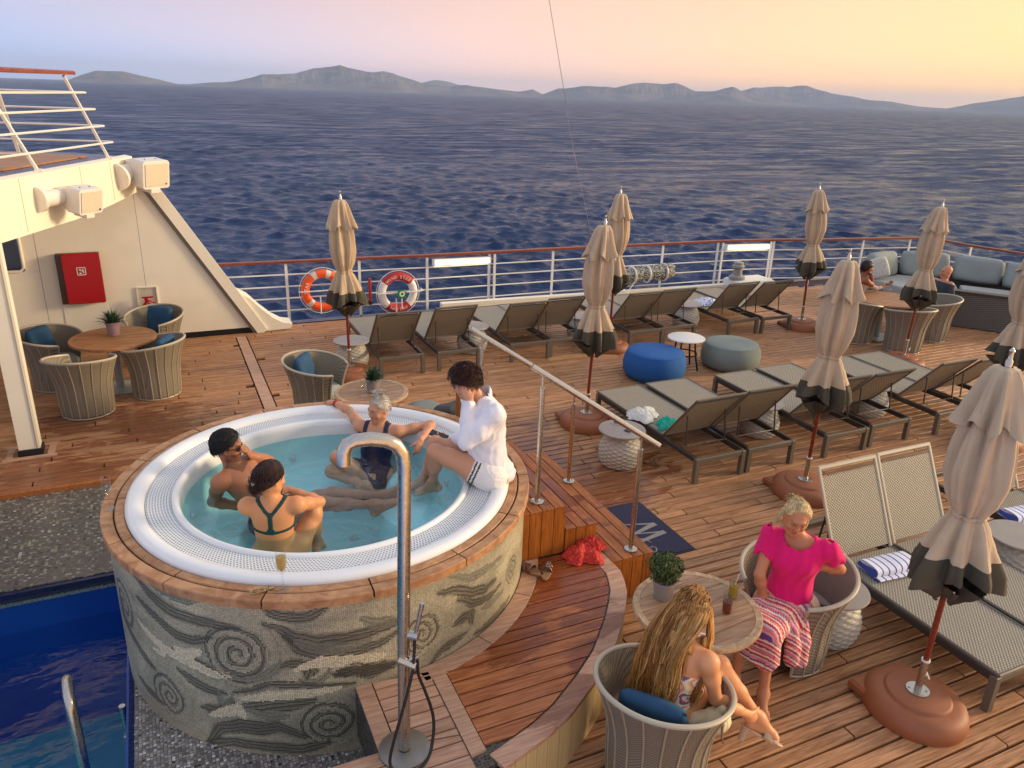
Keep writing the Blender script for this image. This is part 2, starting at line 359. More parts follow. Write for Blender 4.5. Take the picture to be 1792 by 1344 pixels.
# ------------------------------------------------------------------ deck
PITCH_Y, GAP = .1125, .017
deck = MB()
DECK_EDGE = [(17.9, 7.4), (17.3, 8.8), (16.8, 10.2), (16.52, 11.3), (16.42, 12.2), (15.95, 12.42), (14.7, 12.64), (13.4, 12.84), (12.45, 13.07), (11.05, 13.22), (4.5, 13.38), (-6, 13.55)]
deck.prism([(-6, 8.2)] + [(.3, 8.2), (.3, 5.0), (1.1, 5.0), (1.1, .4), (18.3, .4), (18.3, 6.4)] + DECK_EDGE, -.13, -.034)
deck = tag(deck.build('deck', MAT['caulk']), kind='structure')
unit = MB().box((0, 0, 0), (1, 1, 1)); 
def plank_mesh(mat):
    # a plank with eased top edges, 1 x 1 x 1
    m = MB(); e = .06; z0, z1 = -.5, .5
    V = [(-.5, -.5, z0), (.5, -.5, z0), (.5, .5, z0), (-.5, .5, z0), (-.5, -.5, .25), (.5, -.5, .25), (.5, .5, .25), (-.5, .5, .25), (-.5, -.5+e, z1), (.5, -.5+e, z1), (.5, .5-e, z1), (-.5, .5-e, z1)]
    F = [[0,3,2,1],[8,9,10,11],[0,1,5,4],[1,2,6,5],[2,3,7,6],[3,0,4,7],[4,5,9,8],[6,7,11,10],[5,6,10,9],[7,4,8,11]]
    return V, F
PV, PF = plank_mesh(None)
def deck_planks():
    rnd = random.Random(11); L = []
    y = 1.0 + PITCH_Y/2; row = 0
    while y < 13.36:
        x0 = -5.0 if y > 8.25 else (.35 if y > 5.05 else 1.4); x1 = float(np.interp(y, [7.4, 8.8, 10.2, 11.3, 12.2, 12.42, 12.64, 12.84, 13.07, 13.22, 13.38], [17.8, 17.2, 16.7, 16.45, 16.35, 15.9, 14.6, 13.3, 12.3, 10.9, 4.4]))
        segs = [(x0, x1)]
        if y > 9.55 and y < 12.9: segs = [(x0, 1.0), (1.17, x1)]     # the wide cross plank interrupts the rows
        for a, b in segs:
            x = a - (row*.83 % 2.3); 
            while x < b:
                l = 2.3 + rnd.uniform(-.25, .25); s, e = max(x, a), min(x + l, b)
                if e - s > .12: L.append(((s+e)/2, y, e - s - .015))
                x += l
        y += PITCH_Y; row += 1
    return L
planks = deck_planks()
def pl_area(p):
    q = [proj((p[0] + sx*p[2]/2, p[1] + sy*.05, 0)) for sx, sy in ((-1,-1),(1,-1),(1,1),(-1,1))]
    if any(k[2] < .3 for k in q): return 0
    xs = [min(max(k[0], 0), 1792) for k in q]; ys = [min(max(k[1], 0), 1344) for k in q]
    a = abs(sum(xs[i]*ys[(i+1) % 4] - xs[(i+1) % 4]*ys[i] for i in range(4)))/2
    if p[0] < 2.6 and p[1] < 7 or (p[0] - .977)**2 + (p[1] - 5.362)**2 < 1.6**2: a *= .02
    return a
planks.sort(key=lambda p: -pl_area(p))
pm = bpy.data.meshes.new('plank'); pm.from_pydata(PV, [], PF); pm.materials.append(MAT['teak'])
rest = MB()
for i, (x, y, l) in enumerate(planks):
    zj = random.uniform(-.0012, .0012)
    if i < 295:
        o = link('plank', pm, deck); o.location = (x, y, -.016 + zj); o.scale = (l, PITCH_Y - GAP, .036)
    elif pl_area((x, y, l)) > 0 or True:
        rest.add([(x + v[0]*l, y + v[1]*(PITCH_Y - GAP), -.016 + zj + v[2]*.036) for v in PV], PF)
tag(rest.build('planking', MAT['teak'], deck), kind='stuff')
m = MB(); m.box((1.085, 11.22, -.014), (.145, 3.3, .036)); m.build('cross_plank', MAT['teak_pale'], deck)
# deck edge: gutter board and cream coaming under the rail, hull side below
m = MB(); m.beam((-6, 13.50, -.04), (17.2, 13.30, -.04), .18, .12); tag(m.build('deck_edge', MAT['navy_paint']), kind='structure')
m = MB(); m.box((5.4, 13.40, -3.2), (23, .1, 6)); tag(m.build('hull_side', MAT['navy_paint']), kind='structure')

# ------------------------------------------------------------------ pool and mosaic floors
def mosaic_mat(name, tones, cell, rough=.35):
    n = NT(name); p = n.n('ShaderNodeNewGeometry').outputs['Position']
    v = n.n('ShaderNodeTexVoronoi'); v.distance = 'CHEBYCHEV'; v.inputs['Scale'].default_value = 1/cell; v.inputs['Randomness'].default_value = .25; n.l(p, v.inputs['Vector'])
    sep = n.n('ShaderNodeSeparateColor'); n.l(v.outputs['Color'], sep.inputs[0])
    big = n.noise(p, 1.1, 4, .55)
    f = n.math('ADD', n.math('MULTIPLY', sep.outputs[0], .8), n.math('MULTIPLY', big, .35))
    col = n.ramp(f, tones, 'CONSTANT')
    edge = n.smooth(v.outputs['Distance'], .38, .46)
    n.set(Base_Color=n.mix(edge, col, C(96, 90, 84)), Roughness=n.smooth(sep.outputs[1], 0, 1, rough-.15, rough+.25)); n.bump(n.math('SUBTRACT', 1.0, edge), .3, .003)
    return n.mat
MAT['pebble'] = mosaic_mat('ledge_mosaic', [(0, C(62, 60, 54)), (.25, C(104, 98, 86)), (.45, C(142, 134, 116)), (.6, C(112, 106, 96)), (.75, C(164, 156, 138)), (.95, C(190, 186, 172))], .028)
MAT['pebble2'] = mosaic_mat('floor_mosaic', [(0, C(60, 60, 58)), (.2, C(110, 106, 102)), (.38, C(142, 138, 134)), (.6, C(168, 164, 158)), (.8, C(122, 118, 116)), (.92, C(214, 212, 208))], .021, .25)
FLOOR_Z = -.10
MAT['dark_mosaic'] = mosaic_mat('dark_mosaic', [(0, C(40, 36, 32)), (.3, C(66, 60, 52)), (.55, C(52, 46, 40)), (.8, C(84, 78, 66))], .02, .5)
m = MB(); m.box((-2.6, 7.34, -.10), (6.9, 1.72, .12)); tag(m.build('mosaic_ledge', MAT['pebble']), kind='structure')
m = MB(); m.box((-2.6, 8.21, -.03), (6.9, .05, .07)); tag(m.build('deck_lip', MAT['teak_step']), kind='structure')
m = MB(); m.box((.55, 3.4, FLOOR_Z - .1), (2.2, 4.6, .2)); tag(m.build('mosaic_floor', MAT['pebble2']), kind='structure')
# pool shell
n = NT('pool_paint'); p = n.n('ShaderNodeNewGeometry').outputs['Position']; nz = n.noise(p, 1.2, 4)
n.set(Base_Color=n.mix(nz, C(8, 46, 140), C(14, 80, 164)), Roughness=.3); MAT['pool'] = n.mat
m = MB(); PW = -.52
m.box((-3.3, 6.46, -1.0), (5.6, .05, 1.68)); m.box((PW - .02, 3.2, -1.05), (.05, 6.5, 1.9)); m.box((-6.0, 3.2, -1.0), (.05, 6.5, 1.68))
tag(m.build('pool_wall', MAT['pool']), kind='structure')
MAT['pool_floor'] = plain('pool_floor_paint', C(30, 136, 164), .4)
m = MB(); m.box((-3.3, 3.2, -1.55), (5.6, 6.6, .1)); tag(m.build('pool_floor', MAT['pool_floor']), kind='structure')
m = MB(); m.box((-3.3, 6.47, -.085), (5.5, .08, .07)); tag(m.build('pool_coping', MAT['navy_paint']), kind='structure')
m = MB(); m.box((-3.3, 6.415, -.135), (5.5, .02, .03)); tag(m.build('pool_trim', MAT['steel']), kind='structure')
n = NT('pool_water'); p = n.n('ShaderNodeNewGeometry').outputs['Position']
tr = n.n('ShaderNodeBsdfTransparent'); tr.inputs[0].default_value = (.66, .86, .93, 1); gl = n.n('ShaderNodeBsdfGlossy'); gl.inputs['Roughness'].default_value = .03
fz = n.n('ShaderNodeLayerWeight'); mx = n.n('ShaderNodeMixShader'); n.l(n.math('ADD', .02, n.math('MULTIPLY', n.math('POWER', fz.outputs['Facing'], 4.0), .75)), mx.inputs[0]); n.l(tr.outputs[0], mx.inputs[1]); n.l(gl.outputs[0], mx.inputs[2]); n.l(mx.outputs[0], n.out.inputs[0])
bp = n.n('ShaderNodeBump'); bp.inputs['Strength'].default_value = .4; bp.inputs['Distance'].default_value = .05; n.l(n.noise(n.mapping(p, (1, 2.2, 1)), 2.2, 3, .5), bp.inputs['Height']); n.l(bp.outputs[0], gl.inputs['Normal']); n.l(bp.outputs[0], fz.inputs['Normal']); MAT['pool_water'] = n.mat
def water_sheet(name, poly_or_rect, z, mat, nx=60):
    x0, x1, y0, y1 = poly_or_rect; xs = np.linspace(x0, x1, nx); ys = np.linspace(y0, y1, nx); X, Y = np.meshgrid(xs, ys, indexing='ij')
    Z = z + .006*np.sin(X*5 + Y*2) + .004*np.sin(Y*9 - X*3); i = np.arange(nx*nx).reshape(nx, nx)
    return npmesh(name, np.stack([X, Y, Z], -1).reshape(-1, 3), np.stack([i[:-1, :-1], i[1:, :-1], i[1:, 1:], i[:-1, 1:]], -1).reshape(-1, 4), mat)
tag(water_sheet('pool_water', (-5.98, PW - .04, .1, 6.44), -.42, MAT['pool_water']), kind='structure')
MAT['pool_step'] = plain('pool_step_paint', C(60, 186, 196), .4)
m = MB(); m.box((-1.5, 4.1, -1.2), (1.9, 1.5, .6)); tag(m.build('pool_steps', MAT['pool_step']), kind='structure')

# ------------------------------------------------------------------ hot tub
TX, TY, RIM, RW = .977, 5.362, 1.10, 1.525
tub = tag(empty('hot_tub', (TX, TY, 0)), 'large round hot tub with swirling stone mosaic wall and teak rim', 'hot tub')
def tub_wall():
    S, SP = MOSAIC; z0, z1 = FLOOR_Z, RIM - .035; dz = .0112; nz = int((z1-z0)/dz); ds = .0112; a0, a1 = -3.6, 1.4; nt_ = int((a1-a0)*RW/ds)
    th = np.linspace(a0, a1, nt_+1); zz = np.linspace(z0, z1, nz+1)
    tc = (th[:-1] + th[1:])/2; zc = (zz[:-1] + zz[1:])/2; Sg, Zg = np.meshgrid(tc*RW, zc, indexing='ij')
    rng = np.random.default_rng(5)
    def fbm(x, y, s, seed):
        r = np.random.default_rng(seed); t = 0
        for k in range(5):
            a = r.uniform(0, 6.28, 6); q = s*1.8**k
            t = t + (np.sin(x*q*math.cos(a[0]) + y*q*math.sin(a[0]) + a[1]) + np.sin(x*q*math.cos(a[2]) + y*q*math.sin(a[2]) + a[3]))/1.7**k
        return t/2.6
    wx = Sg + .012*fbm(Sg, Zg, 14, 1); wz = Zg + .012*fbm(Sg, Zg, 14, 2)
    beige = np.array(C(212, 202, 168)[:3]); mid = np.array(C(170, 162, 138)[:3]); dark = np.array(C(48, 50, 46)[:3]); light = np.array(C(232, 218, 182)[:3]); gr = np.array(C(134, 134, 118)[:3])
    t = np.clip(.5 + .55*fbm(Sg, Zg*1.6, 7, 3), 0, 1)[..., None]; col = beige*(1-t) + mid*t
    t = np.clip(fbm(Sg*.6, Zg*2.5, 9, 4) - .25, 0, 1)[..., None]; col = col*(1-.7*t) + gr*.7*t
    for s0, zc0, r0 in SP:                                  # mottled discs behind the spirals
        d = np.hypot(wx - s0, wz - zc0); k = np.clip((2.1*r0 - d)/(.08), 0, 1)[..., None]; q = mid*.75 + gr*.25; col = col*(1-.6*k) + q*.6*k
    for hw, tone, pts in S:
        pts = np.array(pts); best = np.full(Sg.shape, 9.0); bt = np.zeros(Sg.shape); side = np.zeros(Sg.shape); n = len(pts) - 1
        for i in range(n):
            a, b = pts[i], pts[i+1]; d = b - a; L2 = max(d@d, 1e-9)
            u = np.clip(((wx-a[0])*d[0] + (wz-a[1])*d[1])/L2, 0, 1); e = np.hypot(wx-a[0]-u*d[0], wz-a[1]-u*d[1])
            c = ((wx-a[0])*d[1] - (wz-a[1])*d[0])/math.sqrt(L2); m = e < best; best = np.where(m, e, best); bt = np.where(m, (i+u)/n, bt); side = np.where(m, c, side)
        w = hw*(.35 + .85*np.sin(np.clip(bt, .02, .98)*PI)**.7)*1.25
        inside = best < w
        tc_ = {0: dark, 1: gr*.8, 2: light}[tone]
        streak = .5 + .5*np.sin(side*2*PI/.026 + 3*bt)
        mixv = (np.clip(.50 + .48*streak if tone != 2 else 1.0 + 0*streak, 0, 1)*inside)[..., None]
        rim = ((best > w) & (best < w + .010))[..., None]
        base = col if tone != 2 else col
        col = np.where(rim & (tone == 0), col*.72 + dark*.28, col); col = col*(1-mixv) + tc_*mixv
    for s0, zc0, r0 in SP:
        d = np.hypot(wx - s0, wz - zc0); ang = np.arctan2(wz - zc0, wx - s0); sp = (d/(r0*.42) - ang/(2*PI)) % 1
        k = ((sp < .46) & (d < r0*1.2) & (d > .010)); fine = .72 + .28*np.sin(d*2*PI/.026)
        kk = (k*np.clip(fine*.95, 0, 1))[..., None]; col = col*(1-kk) + dark*kk
        ringm = ((np.abs((d/(r0*.42) - ang/(2*PI)) % 1 - .62) < .05) & (d < r0*1.6))[..., None]; col = np.where(ringm, col*.7 + dark*.3, col)
    col = col*(rng.uniform(.78, 1.2, Sg.shape)[..., None]) ; col = np.clip(col, 0.01, 1)
    T, Zv = np.meshgrid(th, zz, indexing='ij'); V = np.stack([RW*np.cos(T), RW*np.sin(T), Zv], -1).reshape(-1, 3)
    i = np.arange((nt_+1)*(nz+1)).reshape(nt_+1, nz+1); F = np.stack([i[:-1, :-1], i[1:, :-1], i[1:, 1:], i[:-1, 1:]], -1).reshape(-1, 4)
    uv = np.tile(np.array([[0, 0], [1, 0], [1, 1], [0, 1]], np.float32), (len(F), 1))
    n = NT('stone_mosaic'); at = n.n('ShaderNodeVertexColor'); at.layer_name = 'Col'; u = n.n('ShaderNodeUVMap'); sx = n.n('ShaderNodeSeparateXYZ'); n.l(u.outputs[0], sx.inputs[0])
    g = n.math('MINIMUM', n.math('MINIMUM', sx.outputs[0], n.math('SUBTRACT', 1.0, sx.outputs[0])), n.math('MINIMUM', sx.outputs[1], n.math('SUBTRACT', 1.0, sx.outputs[1])))
    gm = n.smooth(g, .03, .12); n.set(Base_Color=n.mix(gm, C(112, 104, 86), at.outputs[0]), Roughness=.42); n.bump(gm, .35, .003)
    o = npmesh('mosaic_wall', V, F, n.mat, tub, True, facecol=col.reshape(-1, 3), uv=uv); tag(o, 'grey and beige stone mosaic of curling waves round the tub')
    m = MB(); m.lathe([(RW - .01, FLOOR_Z), (RW - .01, z1)], 48, (0, 0, 0), 1.4, 2*PI - 3.6, False, False); m.build('back_wall', n.mat, tub, True)
MOSAIC = [[[0.029,0,[[-4.084,1.033],[-3.915,0.929],[-3.72,0.877],[-3.521,0.876],[-3.379,0.872],[-3.247,0.869]]],[0.026,0,[[-4.075,0.831],[-3.863,0.771],[-3.691,0.708],[-3.569,0.71],[-3.439,0.758]]],[0.029,0,[[-3.095,1.043],[-3.028,0.997],[-2.931,0.96],[-2.831,0.961],[-2.73,1.006]]],[0.029,0,[[-3.086,0.909],[-2.997,0.874],[-2.901,0.81],[-2.782,0.775],[-2.66,0.784],[-2.526,0.794],[-2.387,0.808],[-2.253,0.829]]],[0.029,0,[[-2.961,0.812],[-2.885,0.746],[-2.767,0.684],[-2.635,0.663],[-2.509,0.674],[-2.401,0.696],[-2.312,0.739]]],[0.032,0,[[-3.006,0.614],[-2.933,0.633],[-2.862,0.616],[-2.825,0.561],[-2.858,0.511]]],[0.018,1,[[-2.9,0.501],[-2.871,0.472],[-2.799,0.466],[-2.734,0.523],[-2.711,0.585]]],[0.035,0,[[-2.684,0.502],[-2.567,0.531],[-2.462,0.502],[-2.328,0.512]]],[0.032,0,[[-3.773,0.572],[-3.672,0.558],[-3.568,0.527],[-3.456,0.52]]],[0.024,0,[[-3.737,0.426],[-3.628,0.386],[-3.514,0.357],[-3.391,0.356]]],[0.017,0,[[-3.318,0.379],[-3.203,0.41],[-3.09,0.467],[-2.934,0.462],[-2.78,0.437],[-2.572,0.418]]],[0.032,0,[[-3.56,0.198],[-3.458,0.195],[-3.38,0.236],[-3.337,0.307]]],[0.019,1,[[-3.44,0.351],[-3.435,0.284],[-3.388,0.269],[-3.333,0.349]]],[0.035,0,[[-3.249,0.276],[-3.103,0.306],[-2.943,0.322],[-2.827,0.335]]],[0.038,0,[[-3.558,-0.092],[-3.449,0.058],[-3.298,0.115],[-3.174,0.114],[-3.062,0.143],[-2.897,0.05]]],[0.029,0,[[-3.572,-0.097],[-3.361,-0.032],[-3.13,-0.03],[-2.914,-0.055],[-2.751,-0.023]]],[0.026,0,[[-4.413,0.717],[-4.434,0.524],[-4.285,0.433],[-4.098,0.345],[-3.998,0.316]]],[0.022,0,[[-4.292,0.082],[-4.08,0.07],[-3.959,0.053]]],[0.022,1,[[-3.894,1.026],[-3.743,0.995],[-3.58,0.997],[-3.476,1.036]]],[0.026,1,[[-3.399,0.495],[-3.251,0.483],[-3.106,0.539],[-3.014,0.646]]],[0.026,1,[[-2.902,0.785],[-2.764,0.735],[-2.612,0.711],[-2.454,0.75]]],[0.022,1,[[-3.241,0.243],[-3.11,0.217],[-2.98,0.234]]],[0.019,2,[[-3.921,0.573],[-3.821,0.565],[-3.869,0.49],[-3.959,0.488]]],[0.026,2,[[-3.738,0.599],[-3.641,0.582],[-3.527,0.645]]],[0.026,2,[[-4.106,0.643],[-3.956,0.584],[-3.824,0.55],[-3.649,0.526],[-3.472,0.49],[-3.33,0.483]]],[0.026,2,[[-3.254,0.336],[-3.098,0.367],[-2.887,0.387],[-2.678,0.407]]],[0.032,2,[[-2.916,0.58],[-2.77,0.633],[-2.565,0.596],[-2.393,0.588]]],[0.026,2,[[-3.514,0.15],[-3.309,0.245],[-3.269,0.183]]],[0.024,0,[[-2.002,0.917],[-1.848,0.866],[-1.721,0.788],[-1.575,0.749],[-1.446,0.745]]],[0.021,0,[[-1.847,0.799],[-1.719,0.698],[-1.53,0.646],[-1.368,0.655]]],[0.027,0,[[-1.875,0.609],[-1.799,0.631],[-1.726,0.611],[-1.716,0.535]]],[0.021,0,[[-2.056,0.41],[-1.961,0.459],[-1.859,0.475],[-1.765,0.478]]],[0.035,0,[[-2.688,0.516],[-2.573,0.532],[-2.468,0.484],[-2.323,0.497]]],[0.026,1,[[-2.517,0.894],[-2.403,0.838],[-2.293,0.842]]],[0.026,1,[[-1.608,0.586],[-1.484,0.568],[-1.335,0.561]]],[0.022,1,[[-1.907,0.999],[-1.756,0.901],[-1.579,0.89],[-1.381,0.89]]],[0.019,0,[[-1.678,0.427],[-1.522,0.417],[-1.354,0.426],[-1.201,0.444]]]],[[-3.277,0.675,0.179],[-3.865,0.16,0.147],[-2.743,0.145,0.147],[-2.118,0.657,0.122],[-4.332,0.641,0.154],[-1.166,0.66,0.096],[-2.339,1.231,0.09]]]
tub_wall()
def arc_plank(r0, r1, a0, a1, z0, z1, n=10, ease=.006):
    m = MB(); prof = [(r0, z0), (r0, z1-ease), (r0+ease, z1), (r1-ease, z1), (r1, z1-ease), (r1, z0)]; V = []; F = []; k = len(prof)
    for j in range(n+1):
        a = a0 + (a1-a0)*j/n; V += [(r*math.cos(a), r*math.sin(a), z) for r, z in prof]
    for j in range(n):
        for i in range(k): F.append([j*k + i, j*k + (i+1) % k, (j+1)*k + (i+1) % k, (j+1)*k + i])
    F.append(list(range(k))); F.append([n*k + i for i in range(k)][::-1]); return m.add(V, F)
NSEG = 15
for ring, (r0, r1) in enumerate(((1.404, 1.466), (1.476, 1.556))):
    for k in range(NSEG):
        a = 2*PI*(k + .18)/NSEG; g = .0055/r1
        z0 = RIM - (.035 if ring == 0 else .058)
        arc_plank(r0, r1, a + g, a + 2*PI/NSEG - g, z0, RIM + random.uniform(-.001, .001)).build('rim_plank', MAT['teak_rim'], tub, False)
m = MB(); m.lathe([(1.39, RIM-.04), (1.39, RIM-.012), (1.545, RIM-.012), (1.545, RIM-.045)], 90, cap0=False, cap1=False); m.build('rim_bed', MAT['caulk'], tub, True)
# white acrylic shell: smooth lip, recessed overflow channel, inner lip, seats
prof = [(1.40, RIM-.01), (1.403, RIM+.012), (1.392, RIM+.032), (1.365, RIM+.042), (1.325, RIM+.040), (1.295, RIM+.028), (1.278, RIM+.008), (1.275, RIM-.02)]
m = MB(); m.lathe(prof, 120, cap0=False, cap1=False); m.build('outer_lip', MAT['acrylic'], tub, True, angle=70)
m = MB(); m.lathe([(1.105, RIM-.02), (1.102, RIM+.004), (1.09, RIM+.016), (1.072, RIM+.016), (1.055, RIM+.004), (1.045, RIM-.03), (1.041, RIM-.118)], 120, cap0=False, cap1=False); m.build('inner_lip', MAT['acrylic'], tub, True, angle=70)
prof = [(1.041, RIM-.118), (1.03, RIM-.28), (1.0, RIM-.40), (.93, RIM-.455), (.70, RIM-.47), (.66, RIM-.49), (.63, RIM-.56), (.60, RIM-.70), (.54, RIM-.75), (.001, RIM-.77)]
m = MB(); m.lathe(prof, 120, cap0=False, cap1=False)
MAT['acrylic_aqua'] = plain('aqua_acrylic', C(178, 226, 230), .2, noise=.03, scale=3)
basin = m.build('basin', MAT['acrylic_aqua'], tub, True, angle=70)
for a in (-.9, .55, 2.1, 3.6):      # moulded seat dividers
    MB().ell((.86*math.cos(a), .86*math.sin(a), RIM-.50), (.22, .10, .22), 16, 10, Rz(a)).build('seat_divider', MAT['acrylic_aqua'], basin, True)
MAT['grey_plastic'] = plain('grey_plastic', C(196, 204, 208), .3)
for a in np.linspace(.1, 2*PI + .1, 16, endpoint=False):
    c = Vector((1.025*math.cos(a), 1.025*math.sin(a), RIM-.30)); MB().cyl(c, c - Vector((math.cos(a), math.sin(a), 0))*.02, .03, .022, 12).build('jet', MAT['grey_plastic'], basin, True)
for a in (.8, 2.2, 3.9, 5.1): MB().cyl((.35*math.cos(a), .35*math.sin(a), RIM-.77), (.35*math.cos(a), .35*math.sin(a), RIM-.745), .045, .035, 14).build('jet', MAT['grey_plastic'], basin, True)
# overflow grille: white strips with rows of slots
n = NT('grille_plastic'); o = n.tc(); sx = n.n('ShaderNodeSeparateXYZ'); n.l(o, sx.inputs[0])
rr = n.math('SQRT', n.math('ADD', n.math('MULTIPLY', sx.outputs[0], sx.outputs[0]), n.math('MULTIPLY', sx.outputs[1], sx.outputs[1])))
an = n.math('ARCTAN2', sx.outputs[1], sx.outputs[0]); row = n.math('MULTIPLY', n.math('SUBTRACT', rr, 1.106), 1/.0186); rf = n.math('FLOOR', row)
fa = n.math('FRACT', n.math('ADD', n.math('MULTIPLY', an, 330/(2*PI)), n.math('MULTIPLY', rf, .5))); fr_ = n.math('FRACT', row)
hole = n.math('MULTIPLY', n.smooth(n.math('ABSOLUTE', n.math('SUBTRACT', fa, .5)), .22, .30, 1, 0), n.smooth(n.math('ABSOLUTE', n.math('SUBTRACT', fr_, .5)), .20, .28, 1, 0))
n.set(Base_Color=n.mix(hole, C(232, 234, 234), C(120, 130, 140)), Roughness=.35); n.bump(n.math('SUBTRACT', 1.0, hole), .9, .006)
m = MB(); m.lathe([(1.107, RIM-.03), (1.107, RIM-.006), (1.272, RIM-.002), (1.272, RIM-.03)], 160, cap0=False, cap1=False); m.build('overflow_grille', n.mat, tub, True, angle=30)
# water of the tub
n = NT('tub_water'); p = n.n('ShaderNodeNewGeometry').outputs['Position']
tr = n.n('ShaderNodeBsdfTransparent'); tr.inputs[0].default_value = (.80, .965, .985, 1); gl = n.n('ShaderNodeBsdfGlossy'); gl.inputs['Roughness'].default_value = .04
fz = n.n('ShaderNodeLayerWeight'); mx = n.n('ShaderNodeMixShader'); n.l(n.math('ADD', .02, n.math('MULTIPLY', n.math('POWER', fz.outputs['Facing'], 4.0), .75)), mx.inputs[0]); n.l(tr.outputs[0], mx.inputs[1]); n.l(gl.outputs[0], mx.inputs[2]); n.l(mx.outputs[0], n.out.inputs[0])
bp = n.n('ShaderNodeBump'); bp.inputs['Strength'].default_value = .7; bp.inputs['Distance'].default_value = .05; n.l(n.math('ADD', n.noise(p, 4.5, 3, .5, .6), n.math('MULTIPLY', n.noise(p, 17, 2), .25)), bp.inputs['Height']); n.l(bp.outputs[0], gl.inputs['Normal']); n.l(bp.outputs[0], fz.inputs['Normal'])
MAT['tub_water'] = n.mat
WATER_Z = RIM - .115
prof = [(.001, WATER_Z), (.3, WATER_Z+.002), (.6, WATER_Z-.001), (.9, WATER_Z+.001), (1.040, WATER_Z)]
m = MB(); m.lathe(prof, 120, cap0=False, cap1=False); m.build('water', MAT['tub_water'], tub, True, angle=70)
# a shallow moulded entry step in front of the person sitting on the edge
MB().lathe([(.001, .0), (.30, .0), (.34, -.02), (.36, -.07), (.36, -.30)], 32, (.72, -.18, RIM-.30), cap1=False).build('entry_step', MAT['acrylic_aqua'], basin, True)

# ------------------------------------------------------------------ crescent platform, steps
PZ = .40
outer = [(3.44, 4.44), (3.03, 4.30), (2.93, 4.05), (2.84, 3.93), (2.70, 3.75), (2.56, 3.60), (2.43, 3.47), (2.22, 3.31), (1.95, 3.13), (1.74, 3.03), (1.41, 2.92), (1.0, 2.84), (.3, 2.80), (.3, 2.2), (-.2, 2.2)]
plat = MB()
poly = [(2.9, 4.72), (3.0, 4.72), (2.99, 4.33), (2.88, 4.08), (2.66, 3.80), (2.39, 3.52), (2.18, 3.36), (1.93, 3.19), (1.72, 3.09), (1.40, 2.98), (1.0, 2.90), (.3, 2.86), (-.2, 2.8), (-.2, 3.28), (.80, 3.28), (.80, 3.95), (1.3, 4.2), (2.0, 4.8)]
plat.prism(poly, 0.0, PZ - .012); plat = tag(plat.build('teak_platform', MAT['dark_mosaic']), kind='structure')
def clip_poly(poly, a, b, c):      # keep a*x + b*y <= c
    out = []
    for i in range(len(poly)):
        p, q = poly[i], poly[(i+1) % len(poly)]; dp, dq = a*p[0] + b*p[1] - c, a*q[0] + b*q[1] - c
        if dp <= 0: out.append(p)
        if dp*dq < 0: t = dp/(dp-dq); out.append((p[0] + (q[0]-p[0])*t, p[1] + (q[1]-p[1])*t))
    return out
# curved border boards: an inner line 75 mm inside the edge
edge_out = [(3.03, 4.70), (3.032, 4.5), (3.03, 4.30), (2.985, 4.17), (2.93, 4.05), (2.83, 3.91), (2.70, 3.75), (2.56, 3.60), (2.43, 3.47), (2.22, 3.31), (1.95, 3.13), (1.74, 3.03), (1.41, 2.92)]
edge_in = []
for i, p in enumerate(edge_out):
    a = Vector(edge_out[max(i-1, 0)]); b = Vector(edge_out[min(i+1, len(edge_out)-1)]); t = (b-a).normalized(); nrm = Vector((t.y, -t.x)); edge_in.append((p[0] + nrm.x*.125, p[1] + nrm.y*.125))
def strip(a, b, z0, z1):
    m = MB(); V = [(x, y, z) for (x, y), (u, v) in zip(a, b) for x, y, z in ((x, y, z0), (u, v, z0), (u, v, z1), (x, y, z1))]; k = len(a); F = []
    for i in range(k-1):
        for j in range(4): F.append([i*4 + j, i*4 + (j+1) % 4, i*4 + 4 + (j+1) % 4, i*4 + 4 + j])
    F.append([0, 1, 2, 3]); F.append([(k-1)*4 + j for j in (3, 2, 1, 0)]); return m.add(V, F)
for i0, i1 in ((0, 2), (2, 5), (5, 8), (8, 10), (10, 12)):
    strip(edge_out[i0:i1+1], edge_in[i0:i1+1], PZ - .03, PZ).build('border_board', MAT['teak_pale'], plat, bevel=.003)
# boards round the foot of the tub
for k, (a0, a1) in enumerate(((-1.42, -1.09), (-1.085, -.72), (-.715, -.40))):
    m = arc_plank(1.53, 1.66, a0, a1, PZ - .02, PZ, 12); m.v = [(x + TX, y + TY, z) for x, y, z in m.v]; m.build('foot_board', MAT['teak_pale'], plat)
# deck boards of the crescent, along X
inner = [(2.92, 4.68)] + [(x - .008, y + .008) for x, y in edge_in[:-1]] + [(1.40, 3.06), (1.36, 3.80)]
ring = [(TX + 1.665*math.cos(a), TY + 1.665*math.sin(a)) for a in np.linspace(-1.30, -.42, 16)]
area = [(1.37, 3.07)] + [(x - .008, y + .010) for x, y in edge_in[::-1]] + [(3.01, 4.69), (2.49, 4.69)] + ring[::-1] + [(1.37, 3.76)]
def sub_rows(poly, y0, y1, pitch, gap, mat, name, parent, z0, z1, slope=0.0):
    y = y0
    while y < y1:
        q = clip_poly(clip_poly(poly, 0, -1, -(y + gap/2)), 0, 1, y + pitch - gap/2)
        if len(q) > 2 and abs(sum(q[i][0]*q[(i+1) % len(q)][1] - q[(i+1) % len(q)][0]*q[i][1] for i in range(len(q)))) > .008:
            MB().prism(q, z0, z1).build(name, mat, parent)
        y += pitch
    return
sub_rows(area, 3.0, 4.70, .107, .010, MAT['teak_platform'], 'plank', plat, PZ - .02, PZ)
MB().prism([(1.27, 3.06), (1.365, 3.075), (1.365, 3.78), (1.27, 3.80)], PZ - .02, PZ + .001).build('cross_board', MAT['teak_pale'], plat, bevel=.003)
MB().prism([(.80, 3.30), (.90, 3.30), (.90, 3.86), (.80, 3.90)], PZ - .02, PZ + .001).build('cross_board', MAT['teak_pale'], plat, bevel=.003)
